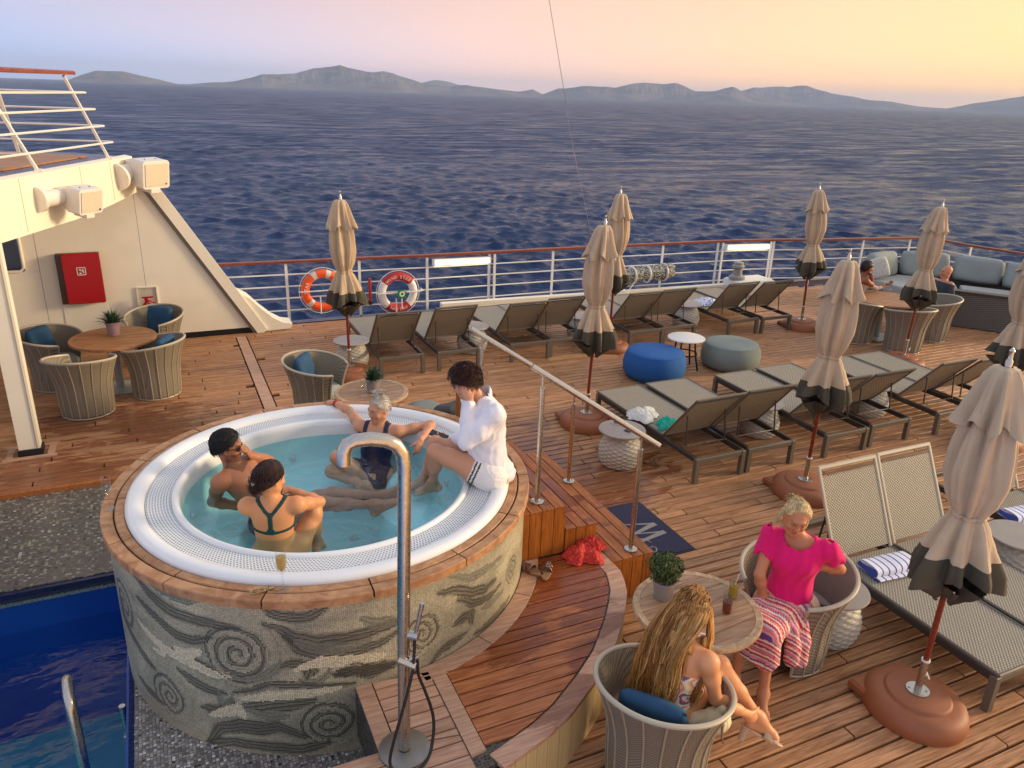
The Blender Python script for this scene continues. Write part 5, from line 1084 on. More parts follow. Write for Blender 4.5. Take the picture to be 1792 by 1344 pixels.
for i, (a, b, w0, w1) in enumerate(((0, 1, .006, .014), (1, 2, .030, .018), (2, 3, .006, .014), (3, 4, .030, .018))): stroke([mo(EM[a]), mo(EM[b])], [w0, w1], .0125 + i*.0004).build('emblem', MAT['emblem'], mt)
stroke([mo(p) for p in ((3.74, 5.13), (3.80, 5.16), (3.86, 5.13), (3.88, 5.06))], [.002, .008, .008, .002], .0145).build('emblem', MAT['emblem'], mt)
stroke([mo(p) for p in ((3.80, 4.98), (3.85, 5.00), (3.87, 4.96), (3.84, 4.92), (3.80, 4.91))], [.003, .006, .006, .006, .002], .0145).build('emblem', MAT['emblem'], mt)
# ------------------------------------------------------------------ cloth things
def crumple(name, loc, w, l, h, seed, mat, label, cat, rz=0, n_=46, sharp=1.0, group=None, facecol=None):
    rng = np.random.default_rng(seed); u = np.linspace(-1, 1, n_); X, Y = np.meshgrid(u, u, indexing='ij'); r = np.hypot(X, Y); a = np.arctan2(Y, X)
    lim = 1 + .16*np.sin(3*a + rng.uniform(0, 6)) + .12*np.sin(5*a + rng.uniform(0, 6)) + .06*np.sin(11*a + rng.uniform(0, 6)); sc = np.minimum(1, 1/np.maximum(np.maximum(np.abs(X), np.abs(Y))/np.maximum(r, 1e-6), 1e-6)); sq = np.maximum(np.abs(X), np.abs(Y))/np.maximum(r, 1e-6)
    XX, YY = X*sq*lim, Y*sq*lim; rr = np.clip(np.maximum(np.abs(X), np.abs(Y)), 0, 1)
    Z = np.zeros_like(X)
    for k in range(26):
        f = rng.uniform(2, 10); t = rng.uniform(0, 6.28); Z += (1 - np.abs(np.sin(f*(XX*math.cos(t) + YY*math.sin(t)) + rng.uniform(0, 6) + .8*np.sin(2*XX + 3*YY + k))))**2*(2.2/f**.7)
    Z = Z/Z.max(); Z = h*(np.clip(1 - rr**3, 0, 1))*(.30 + .70*Z) + .004
    XX = XX + .05*np.sin(7*YY + seed)*(1-rr); V = np.stack([XX*w/2, YY*l/2, Z], -1).reshape(-1, 3); i = np.arange(n_*n_).reshape(n_, n_)
    o = npmesh(name, V, np.stack([i[:-1, :-1], i[1:, :-1], i[1:, 1:], i[:-1, 1:]], -1).reshape(-1, 4), mat, None, True); o.location = loc; o.rotation_euler = (0, 0, rz); return tag(o, label, cat, group)
n = NT('coral_lace'); o = n.tc(); v = n.n('ShaderNodeTexVoronoi'); v.inputs['Scale'].default_value = 46; n.l(o, v.inputs['Vector']); n.set(Base_Color=n.mix(n.smooth(v.outputs[0], .25, .5), C(232, 84, 66), C(196, 52, 44)), Roughness=.9); n.bump(v.outputs[0], .8, .006)
crumple('crumpled_cloth', (2.86, 4.60, PZ + .002), .34, .30, .13, 4, n.mat, 'crumpled coral red cover-up lying on the teak platform', 'clothing', .4, sharp=1)
crumple('crumpled_cloth', (2.95, 4.62, PZ + .03), .17, .20, .14, 9, n.mat, 'balled coral red cloth on top of the crumpled cover-up', 'clothing', 1.1)
crumple('white_garment', (5.05, 7.02, .338), .42, .34, .12, 12, plain('white_cotton', C(226, 224, 216), .9, noise=.08), 'crumpled white garment on the middle row lounger', 'clothing', .3)
crumple('turquoise_garment', (5.17, 6.72, .338), .34, .20, .10, 15, plain('turquoise_cotton', C(18, 168, 148), .85, noise=.15), 'crumpled turquoise garment against the lounger backrest', 'clothing', .6)
n = NT('patterned_cloth'); v = n.n('ShaderNodeTexVoronoi'); v.inputs['Scale'].default_value = 24; n.l(n.tc(), v.inputs['Vector']); n.set(Base_Color=n.mix(n.smooth(v.outputs[0], .3, .42), C(74, 96, 168), C(222, 222, 232)), Roughness=.9)
crumple('patterned_cloth', (9.30, 11.22, .338), .60, .62, .10, 21, n.mat, 'blue and white patterned cloth on a rail row lounger', 'clothing')
n = NT('striped_towel'); sx = n.n('ShaderNodeSeparateXYZ'); n.l(n.tc(), sx.inputs[0]); f = n.math('FRACT', n.math('MULTIPLY', sx.outputs[0], 15.5)); n.set(Base_Color=n.mix(n.smooth(n.math('ABSOLUTE', n.math('SUBTRACT', f, .5)), .08, .13), C(66, 88, 176), C(232, 232, 240)), Roughness=.95); n.bump(n.noise(n.tc(), 260, 2), .5, .004); MAT['towel'] = n.mat
def towel(x, y, z, rz, label):
    e = tag(empty('folded_towel', (x, y, z), rz), label, 'towel', 'striped towels on the front loungers'); V = []; F = []; na, nl = 30, 14; m = MB()
    for i in range(nl+1):
        u = i/nl*2 - 1
        for j in range(na):
            a = 2*PI*j/na; c, s_ = math.cos(a), math.sin(a); q = (abs(c)**3 + abs(s_)**3)**(-1/3); V.append((u*.225 + .01*math.sin(3*a), .105*c*q*(1 + .04*math.sin(5*u + 2)), .046 + .044*s_*q*(1 + .10*math.sin(4*u) - .15*(c > .3)*c)))
    for i in range(nl):
        for j in range(na): F.append([i*na + j, (i+1)*na + j, (i+1)*na + (j+1) % na, i*na + (j+1) % na])
    F += [list(range(na)), [nl*na + j for j in range(na)][::-1]]; m.add(V, F).build('roll', MAT['towel'], e, True, angle=60)
    MB().box((0, -.095, .012), (.46, .10, .016), None, .006).build('flap', MAT['towel'], e); return e
towel(5.17, 3.58, .335, -.08, 'blue striped rolled towel on the left front lounger'); towel(7.12, 3.70, .335, -.15, 'blue striped rolled towel on the lounger at the right picture edge')
# grey cushion and white cloth behind the tub (seat beside the small table)
bn = tag(empty('low_stool', (2.78, 7.55, 0)), 'low stool with dark grey cushion behind the white shirted woman', 'stool')
MB().lathe([(.20, 0), (.22, .05), (.22, .40), (.20, .44)], 32).build('base', MAT['rope'], bn, True); o = cushion_mesh('cushion', .40, .12, .34, plain('charcoal_fabric', C(84, 82, 80), .9), bn); o.rotation_euler = (PI/2 - .3, 0, .3); o.location = (.06, .02, .55)
o = cushion_mesh('seat_pad', .42, .10, .40, MAT['grey_fabric'], bn, 4); o.rotation_euler = (PI/2, 0, .3); o.location = (-.04, -.02, .47)
# ------------------------------------------------------------------ shoes
MAT['brown_leather'] = plain('brown_leather', C(112, 58, 34), .28, noise=.2, scale=12, coat=.3); MAT['tan_suede'] = plain('tan_suede', C(128, 96, 60), .9, noise=.2); MAT['cork'] = plain('cork_sole', C(150, 112, 78), .8, noise=.25, scale=50)
def sole_poly(L, w): return [(w*(.5*math.sin(t)*(1 + .18*math.cos(t))), L/2*math.cos(t)) for t in np.linspace(0, 2*PI, 26, endpoint=False)]
def sandal(loc, rz, label, mat, buckles=True, L=.25):
    e = tag(empty('sandal', loc, rz), label, 'sandal', 'discarded sandals'); MB().prism(sole_poly(L, .092), .001, .022).build('sole', MAT['cork'], e, bevel=.004)
    for y, hgt_ in ((.045, .055), (-.005, .062)):
        m = MB(); V = []; F = []; k = 12
        for i in range(k+1):
            a = PI*i/k
            for dy in (-.021, .021): V.append((.047*math.cos(a), y + dy + .006*math.sin(a), .016 + (hgt_ - .016)*math.sin(a)))
        m.add(V, [[2*i, 2*i+1, 2*i+3, 2*i+2] for i in range(k)]); o = m.build('strap', mat, e, True); md = o.modifiers.new('t', 'SOLIDIFY'); md.thickness = .004
        if buckles:
            b = MB(); 
            for p, q in (((-.014, -.012), (.014, -.012)), ((.014, -.012), (.014, .012)), ((.014, .012), (-.014, .012)), ((-.014, .012), (-.014, -.012))): b.tube([(p[0] + .012, y + p[1], hgt_ + .003), (q[0] + .012, y + q[1], hgt_ + .003)], .0025, 6)
            b.build('buckle', MAT['steel'], e)
    return e
sandal((2.36, 4.56, PZ + .001), .5, 'left brown buckled sandal against the mosaic wall on the platform', MAT['brown_leather']); sandal((2.47, 4.50, PZ + .001), -.6, 'right brown buckled sandal with shiny buckle on the platform', MAT['brown_leather'])
sandal((4.88, 6.45, .002), .9, 'nearer tan slip-on shoe beside the wicker table with phones', MAT['tan_suede'], False); sandal((5.02, 6.55, .002), 1.6, 'farther tan slip-on shoe standing by the lounger leg', MAT['tan_suede'], False).rotation_euler = (0, 1.2, 1.6)
# ------------------------------------------------------------------ glasses and drinks
def glassy(name, tint, reflect=1.0, body=None, amount=0.0):
    n = NT(name); tr = n.n('ShaderNodeBsdfTransparent'); tr.inputs[0].default_value = tint; gl = n.n('ShaderNodeBsdfGlossy'); gl.inputs['Roughness'].default_value = .03; fz = n.n('ShaderNodeLayerWeight'); rf = n.math('ADD', .03, n.math('MULTIPLY', n.math('POWER', fz.outputs['Facing'], 3.0), .45))
    base = tr.outputs[0]
    if body: df = n.n('ShaderNodeBsdfTranslucent'); df.inputs[0].default_value = body; d2 = n.n('ShaderNodeBsdfDiffuse'); d2.inputs[0].default_value = body; ad = n.n('ShaderNodeMixShader'); ad.inputs[0].default_value = .5; n.l(df.outputs[0], ad.inputs[1]); n.l(d2.outputs[0], ad.inputs[2]); m1 = n.n('ShaderNodeMixShader'); m1.inputs[0].default_value = amount; n.l(base, m1.inputs[1]); n.l(ad.outputs[0], m1.inputs[2]); base = m1.outputs[0]
    mx = n.n('ShaderNodeMixShader'); n.l(rf, mx.inputs[0]); n.l(base, mx.inputs[1]); n.l(gl.outputs[0], mx.inputs[2]); n.l(mx.outputs[0], n.out.inputs[0]); return n.mat
MAT['clear'] = glassy('clear_glass', (.96, .97, .97, 1))
def drinkmat(name, c): return glassy(name, tuple(.35 + .65*v for v in c[:3]) + (1,), 1.0, c, .62)
MAT['champagne'] = drinkmat('champagne', C(226, 196, 120)); MAT['cola'] = drinkmat('iced_tea', C(150, 70, 34)); MAT['juice'] = drinkmat('yellow_drink', C(214, 186, 52))
def flute(loc, fill, label, s=1.0):
    e = tag(empty('champagne_flute', loc), label, 'glass', 'flutes on the tub rim')
    MB().lathe([(.001, .001), (.034, .001), (.034, .004), (.006, .009), (.0045, .03), (.0045, .095), (.010, .108), (.024, .135), (.029, .175), (.027, .235), (.0255, .235), (.0275, .175), (.022, .138), (.006, .112), (.001, .110)], 22, cap0=False, cap1=False).build('bowl', MAT['clear'], e, True, angle=60)
    if fill: MB().lathe([(.001, .114), (.0215, .140), (.0268, .175), (.0265, .205), (.001, .205)], 20, cap0=False, cap1=False).build('champagne', MAT['champagne'], e, True)
    e.scale = (s, s, s); return e
flute((.44, 4.00 + .02, RIM + .001), True, 'full champagne flute standing on the near teak rim', 1.12); flute((-.515, 5.41, RIM + .001), False, 'empty flute standing on the left teak rim', 1.05)
gp = tag(empty('wine_glass', (1.93, 8.02, .642)), 'clear wine glass on the table behind the tub', 'glass')
MB().lathe([(.001, .001), (.034, .001), (.034, .004), (.005, .010), (.004, .08), (.02, .10), (.038, .13), (.036, .19), (.034, .19), (.036, .13), (.018, .103), (.001, .098)], 22, cap0=False, cap1=False).build('bowl', MAT['clear'], gp, True, angle=60)
def tumbler(loc, drink, label, h=.15, lvl=.55, straw=False):
    e = tag(empty('drinking_glass', loc), label, 'glass', 'tall drinks on the near table')
    MB().lathe([(.001, .001), (.030, .001), (.036, h), (.0345, h), (.029, .010), (.001, .010)], 22, cap0=False, cap1=False).build('tumbler', MAT['clear'], e, True, angle=50)
    MB().lathe([(.001, .011), (.0284, .011), (.0284 + .0055*lvl, h*lvl), (.001, h*lvl)], 22, cap0=False, cap1=False).build('drink', drink, e, True, angle=50)
    for k in range(3): MB().box((.008*math.cos(2.1*k), .008*math.sin(2.1*k), h*lvl - .006 + .006*k), (.017, .016, .015), Rz(k) @ Rx(k*.6), .003).build('ice_cube', MAT['clear'], e)
    if straw: MB().tube([(.0, .01, .03), (.012, -.02, h + .04)], .003, 6).build('straw', MAT['buoy_white'], e, True)
    return e
tumbler((3.17, 3.25, .703), MAT['cola'], 'nearer tall glass with amber drink on the round table', .15, .6); tumbler((3.32, 3.37, .703), MAT['juice'], 'farther tall glass with yellow drink and straw on the round table', .16, .62, True)
bt = tag(empty('hair_tie', (.30, 4.06, RIM + .001)), 'small coiled gold bracelet lying on the near teak rim', 'bracelet')
MAT['gold'] = plain('pale_gold', C(206, 176, 120), .3, 1.0)
MB().tube([(.04*math.cos(t), .025*math.sin(t), .006 + .004*math.sin(3*t)) for t in np.linspace(0, 2*PI, 30, endpoint=False)], .0035, 6, closed=True).build('band', MAT['gold'], bt, True); MB().tube([(.03 + .025*math.cos(t), -.005 + .02*math.sin(t), .010) for t in np.linspace(0, 2*PI, 24, endpoint=False)], .003, 6, closed=True).build('loop', MAT['gold'], bt, True); MB().box((.075, -.01, .010), (.03, .02, .016), None, .004).build('clasp', MAT['gold'], bt)
MB().tube([(.09, -.03, .004), (.12, -.035, .005), (.145, -.02, .012)], .004, 6).build('strap', MAT['gold'], bt, True)
# ------------------------------------------------------------------ phones on the wicker table
def slab(name, loc, d, rz, label, mat, top): 
    e = tag(empty(name, loc, rz), label, 'phone', 'phones on the wicker side table'); MB().box((0, 0, d[2]/2), d, None, .004).build('case', mat, e); MB().box((0, 0, d[2] + .0008), (d[0]*.92, d[1]*.94, .0015)).build('screen', top, e); return e
MAT['screen'] = plain('dark_screen', C(16, 16, 20), .1, noise=.02)
slab('phone', (4.54, 6.75, .431), (.14, .072, .010), -.35, 'dark phone in a pale case, farther back on the wicker table', MAT['buoy_white'], MAT['screen']); slab('phone', (4.56, 6.56, .431), (.145, .070, .009), .5, 'black phone lying nearer on the wicker table', MAT['black_paint'], MAT['screen'])
# ------------------------------------------------------------------ potted plants
def leaf_mat(name, c1, c2): n = NT(name); r = n.n('ShaderNodeNewGeometry').outputs['Random Per Island']; n.set(Base_Color=n.mix(r, c1, c2), Roughness=.5); return n.mat
MAT['leaf_dark'] = leaf_mat('dark_blades', C(26, 52, 30), C(52, 84, 44)); MAT['leaf_box'] = leaf_mat('box_leaves', C(30, 48, 16), C(86, 104, 40)); MAT['pot'] = plain('grey_pot', C(150, 140, 134), .6, noise=.1); MAT['pot_pink'] = plain('rose_pot', C(156, 124, 128), .6, noise=.1)
def blade_plant(loc, potmat, label, s=1.0, seed=1):
    e = tag(empty('potted_plant', loc), label, 'plant', 'small potted plants on tables'); rnd = random.Random(seed)
    MB().lathe([(.055*s, 0), (.07*s, .13*s), (.074*s, .13*s), (.074*s, .145*s), (.062*s, .145*s), (.06*s, .125*s), (.001, .12*s)], 24, cap1=False).build('pot', potmat, e, True, angle=50); m = MB()
    for i in range(110):
        a = rnd.uniform(0, 6.28); t = rnd.uniform(.15, 1.25); L = rnd.uniform(.12, .19)*s; w = .0075*s; b = Vector((rnd.uniform(0, .035)*s*math.cos(a), rnd.uniform(0, .035)*s*math.sin(a), .125*s)); d = Vector((math.sin(t)*math.cos(a), math.sin(t)*math.sin(a), math.cos(t))); sd = Vector((-math.sin(a), math.cos(a), 0)); q = b + d*L*.55; tp = b + d*L + Vector((0, 0, -.03*s*t))
        m.add([b - sd*w*.6, b + sd*w*.6, q + sd*w, q - sd*w, tp], [[0, 1, 2, 3], [3, 2, 4]])
    tag(m.build('leaves', MAT['leaf_dark'], e), kind='stuff'); return e
blade_plant((-.66, 11.10, .722), MAT['pot_pink'], 'spiky plant in a rose pot on the left round table', 1.25, 2); blade_plant((2.06, 8.12, .642), MAT['pot'], 'dark spiky plant on the table behind the grey haired woman', 1.15, 3)
def box_plant(loc, label):
    e = tag(empty('potted_plant', loc), label, 'plant', 'small potted plants on tables'); rnd = random.Random(8)
    MB().lathe([(.06, 0), (.078, .125), (.082, .125), (.082, .14), (.07, .14), (.068, .12), (.001, .118)], 26, cap1=False).build('pot', MAT['pot'], e, True, angle=50); m = MB(); st = MB()
    for k in range(9):
        a = k*.7; st.tube([(0, 0, .11), (.03*math.cos(a), .03*math.sin(a), .19), (.075*math.cos(a), .075*math.sin(a), .26)], .003, 5)
    st.build('stems', MAT['alu_dark'], e)
    for i in range(2600):
        u = Vector((rnd.gauss(0, 1), rnd.gauss(0, 1), rnd.gauss(0, 1))).normalized(); r = rnd.uniform(.45, 1.0)**.6*(1 + .16*math.sin(5*u.x + 2)*math.sin(6*u.y + 3*u.z)); p = Vector((u.x*.125*r, u.y*.125*r, .235 + u.z*.105*r)); nn = (u + Vector((rnd.gauss(0, .6), rnd.gauss(0, .6), rnd.gauss(0, .6)))).normalized(); t = nn.orthogonal().normalized(); b = nn.cross(t); s = rnd.uniform(.007, .013)
        m.add([p - t*s, p + b*s*.55, p + t*s, p - b*s*.55], [[0, 1, 2, 3]])
    tag(m.build('leaves', MAT['leaf_box'], e), kind='stuff'); return e
box_plant((2.872, 3.555, .703), 'round box shrub in a grey pot on the near table')

# ------------------------------------------------------------------ people: bodies grown as one smooth surface
def V3(*a): return np.array(a, float)
def nz_(v): v = np.asarray(v, float); return v/np.linalg.norm(v)
class SDF:
    """a smooth union of tapered round shapes sampled on a grid and turned into one continuous surface"""
    def __init__(s): s.P = []
    def cone(s, a, b, ra, rb, k=.03, flat=None, sub=False): s.P.append(('c', np.asarray(a, float), np.asarray(b, float), ra, rb, k, flat, sub)); return s
    def ell(s, c, r, R, k=.03, sub=False): s.P.append(('e', np.asarray(c, float), np.asarray(r, float), np.asarray(R, float), 0, k, None, sub)); return s
    def ball(s, c, r, k=.03, sub=False): return s.cone(c, np.asarray(c, float) + 1e-5, r, r, k, None, sub)
    def chain(s, pts, rs, k=.03, flat=None):
        for i in range(len(pts)-1): s.cone(pts[i], pts[i+1], rs[i], rs[i+1], k, flat)
        return s
    def bounds(s, pad=.03):
        lo = np.full(3, 9e9); hi = -lo
        for p in s.P:
            if p[7]: continue
            if p[0] == 'c':
                r = max(p[3], p[4]); lo = np.minimum(lo, np.minimum(p[1], p[2]) - r); hi = np.maximum(hi, np.maximum(p[1], p[2]) + r)
            else: r = p[2].max(); lo = np.minimum(lo, p[1] - r); hi = np.maximum(hi, p[1] + r)
        return lo - pad, hi + pad
    def grid(s, h, box=None):
        lo, hi = box if box is not None else s.bounds(); n = np.ceil((hi-lo)/h).astype(int) + 1; s.lo, s.h, s.n = lo, h, n
        s.ax = [lo[i] + h*np.arange(n[i]) for i in range(3)]; vol = np.full(n, .12, np.float32)
        for p in s.P:
            k = p[5]
            if p[0] == 'c': r = max(p[3], p[4]); a, b = np.minimum(p[1], p[2]) - r, np.maximum(p[1], p[2]) + r
            else: r = p[2].max(); a, b = p[1] - r, p[1] + r
            m = k + 3*h + .015; i0 = np.clip(np.floor((a - m - lo)/h).astype(int), 0, n-1); i1 = np.clip(np.ceil((b + m - lo)/h).astype(int) + 1, 1, n)
            if (i1 <= i0).any(): continue
            X = s.ax[0][i0[0]:i1[0], None, None]; Y = s.ax[1][None, i0[1]:i1[1], None]; Z = s.ax[2][None, None, i0[2]:i1[2]]
            if p[0] == 'c':
                d = p[2] - p[1]; L2 = max(d @ d, 1e-12); qx, qy, qz = X - p[1][0], Y - p[1][1], Z - p[1][2]; t = np.clip((qx*d[0] + qy*d[1] + qz*d[2])/L2, 0, 1)
                ex, ey, ez = qx - t*d[0], qy - t*d[1], qz - t*d[2]; D2 = ex*ex + ey*ey + ez*ez
                if p[6] is not None: nn, f = p[6]; D2 = D2 + (f*f - 1)*(ex*nn[0] + ey*nn[1] + ez*nn[2])**2
                D = np.sqrt(D2) - (p[3] + (p[4]-p[3])*t)
                if p[6] is not None: D = D/max(1.0, p[6][1])**.5
            else:
                R = p[3]; qx, qy, qz = X - p[1][0], Y - p[1][1], Z - p[1][2]; D = 0; G = 0
                for i in range(3): u = (qx*R[i][0] + qy*R[i][1] + qz*R[i][2])/p[2][i]; D = D + u*u; G = G + (u/p[2][i])**2
                D = np.sqrt(D); D = (D - 1)*D/np.sqrt(G + 1e-12)
            V = vol[i0[0]:i1[0], i0[1]:i1[1], i0[2]:i1[2]]
            if p[7]: hh = np.clip(.5 - .5*(V + D)/k, 0, 1); W = V + (-D - V)*hh + k*hh*(1-hh)
            else: hh = np.clip(.5 + .5*(D - V)/k, 0, 1); W = D + (V - D)*hh - k*hh*(1-hh)
            vol[i0[0]:i1[0], i0[1]:i1[1], i0[2]:i1[2]] = W
        s.vol = vol; return vol
    def coords(s): return np.meshgrid(*s.ax, indexing='ij')
def surface(vol, lo, h):
    S = vol < 0; c = S[:-1, :-1, :-1].astype(np.int8)
    for dx in (0, 1):
        for dy in (0, 1):
            for dz in (0, 1):
                if dx or dy or dz: c = c + S[dx:S.shape[0]-1+dx, dy:S.shape[1]-1+dy, dz:S.shape[2]-1+dz]
    act = (c > 0) & (c < 8); idx = np.full(act.shape, -1, np.int32); ijk = np.argwhere(act); idx[act] = np.arange(len(ijk))
    acc = np.zeros((len(ijk), 3)); cnt = np.zeros(len(ijk)); cor = [(a, b, d) for a in (0, 1) for b in (0, 1) for d in (0, 1)]
    val = {q: vol[ijk[:, 0]+q[0], ijk[:, 1]+q[1], ijk[:, 2]+q[2]] for q in cor}
    for a in range(8):
        for b in range(a+1, 8):
            p, q = cor[a], cor[b]
            if sum(abs(p[i]-q[i]) for i in range(3)) != 1: continue
            va, vb = val[p], val[q]; m = (va < 0) != (vb < 0); t = np.where(m, va/np.where(m, va-vb, 1), 0)[:, None]
            acc += np.where(m[:, None], np.array(p) + t*(np.array(q) - np.array(p)), 0); cnt += m
    V = lo + h*(ijk + acc/cnt[:, None]); F = []
    for ax in range(3):
        o = [(0, 0, 0)]*2; s0 = [slice(None)]*3; s1 = [slice(None)]*3; s0[ax] = slice(0, -1); s1[ax] = slice(1, None); A, B = S[tuple(s0)], S[tuple(s1)]
        e = np.argwhere(A != B); u, v = [(1, 2), (2, 0), (0, 1)][ax]; ok = (e[:, u] > 0) & (e[:, v] > 0) & (e[:, u] < vol.shape[u]-1) & (e[:, v] < vol.shape[v]-1); e = e[ok]
        if not len(e): continue
        inside = A[e[:, 0], e[:, 1], e[:, 2]]; q = []
        for du, dv in ((-1, -1), (0, -1), (0, 0), (-1, 0)):
            w = e.copy(); w[:, u] += du; w[:, v] += dv; q.append(idx[w[:, 0], w[:, 1], w[:, 2]])
        q = np.stack(q, 1); q[~inside] = q[~inside][:, ::-1]; F.append(q)
    F = np.concatenate(F); F = F[(F >= 0).all(1)]; return V, F
def fnoise(P, s, seed=0, oct=3):
    r = np.random.default_rng(seed); t = 0
    for k in range(oct):
        for _ in range(3): d = r.normal(size=3); d = d/np.linalg.norm(d)*s*1.9**k; t = t + np.sin(P @ d + r.uniform(0, 6.28))/1.8**k
    return t/3
# skin, hair and cloth materials read the surface's own colour
def vcol_mat(name, rough=.5, sss=0.0, bump=0.0, bscale=60, sheen=0.0, aniso=None, spec=.4):
    n = NT(name); a = n.n('ShaderNodeVertexColor'); a.layer_name = 'Col'; col = a.outputs[0]; geo = n.n('ShaderNodeNewGeometry').outputs['Position']
    q = n.noise(geo, bscale, 4, .6); col = n.mix(n.math('MULTIPLY', n.smooth(q, .35, .7), .18), col, n.mix(1.0, col, (.72, .66, .64, 1), 'MULTIPLY')); n.set(Base_Color=col, Roughness=rough); n.b.inputs['Specular IOR Level'].default_value = spec
    if sss > 0: n.b.inputs['Subsurface Weight'].default_value = sss; n.b.inputs['Subsurface Radius'].default_value = (.02, .008, .004); n.b.inputs['Subsurface Scale'].default_value = .5
    if sheen: n.b.inputs['Sheen Weight'].default_value = sheen
    if bump > 0: n.bump(n.noise(geo, bscale*2.2, 3), bump, .004)
    return n.mat
MAT['skin'] = vcol_mat('skin', .46, .12, .06, 90); MAT['hair_mat'] = vcol_mat('hair', .42, 0, .5, 160, spec=.5); MAT['cloth'] = vcol_mat('cloth', .85, 0, .35, 30, .1); MAT['swim'] = vcol_mat('swimwear', .5, 0, .1, 60); MAT['shoe'] = vcol_mat('shoe_leather', .4, 0, .1, 60)
def sc_(c): return np.array(lin(*c)[:3])
def hand(b, wr, d, n, right, curl=(.35, .4, .45, .5), spread=.0, thumb=(.6, .7, .25), s=1.0):
    d = nz_(d); n = nz_(np.asarray(n, float) - d*np.dot(n, d)); side = np.cross(d, n)*(1 if right else -1)
    kn = wr + d*.082*s; b.cone(wr - d*.01, wr + d*.04*s, .024*s, .031*s, .015, (n, 1.7)); b.cone(wr + d*.035*s, kn, .035*s, .037*s, .012, (n, 2.4))
    for i, (o, L, r) in enumerate(((.028, .072, .0086), (.0095, .081, .0090), (-.0095, .075, .0086), (-.027, .058, .0076))):
        p = kn + side*o*s - d*abs(o)*.12; ang = curl[i]*.6; dd = nz_(d + side*o*spread*10); pts = [p - dd*.012]
        for f, g in ((.45, 1.0), (.32, 1.2), (.23, .9)):
            v = nz_(dd*math.cos(ang) + n*math.sin(ang)); pts.append(pts[-1] + v*L*f*s*(1.25 if f == .45 else 1)); ang += curl[i]*g
        b.chain(pts, [r*1.12*s, r*1.02*s, r*.94*s, r*.76*s], .005)
    t0 = wr + d*.022*s + side*.022*s; td = nz_(d*thumb[0] + side*thumb[1] + n*thumb[2]); t1 = t0 + td*.042*s; t2 = t1 + nz_(td + d*.35 + n*.2)*.034*s; b.chain([t0, t1, t2], [.0145*s, .0105*s, .0082*s], .010)
def foot(b, an, d, up, s=1.0, toes=True):
    d = nz_(d); up = nz_(np.asarray(up, float) - d*np.dot(up, d)); sd = np.cross(d, up)
    b.cone(an, an - d*.035*s - up*.045*s, .034*s, .029*s, .03); ball = an + d*.125*s - up*.056*s; b.cone(an + up*.01, ball, .033*s, .024*s, .04); b.cone(an - d*.03*s - up*.055*s, ball, .024*s, .024*s, .03); b.cone(ball - sd*.02*s, ball + sd*.02*s, .023*s, .021*s, .02)
    for i, o in enumerate((-.030, -.014, .001, .015, .028)):
        L = (.050, .046, .041, .035, .028)[i]; b.cone(ball + sd*o*s + d*.004, ball + sd*o*1.1*s + d*L*s - up*.006, (.0125, .0095, .009, .0088, .0085)[i]*s, (.0105, .0078, .0074, .007, .0068)[i]*s, .006)
class Fig:
    pass
def head_frame(J): 
    F = nz_(J['look']); U = V3(0, 0, 1) + J.get('tilt', V3(0, 0, 0)); U = nz_(U - F*(U @ F)); return F, U, np.cross(U, F)
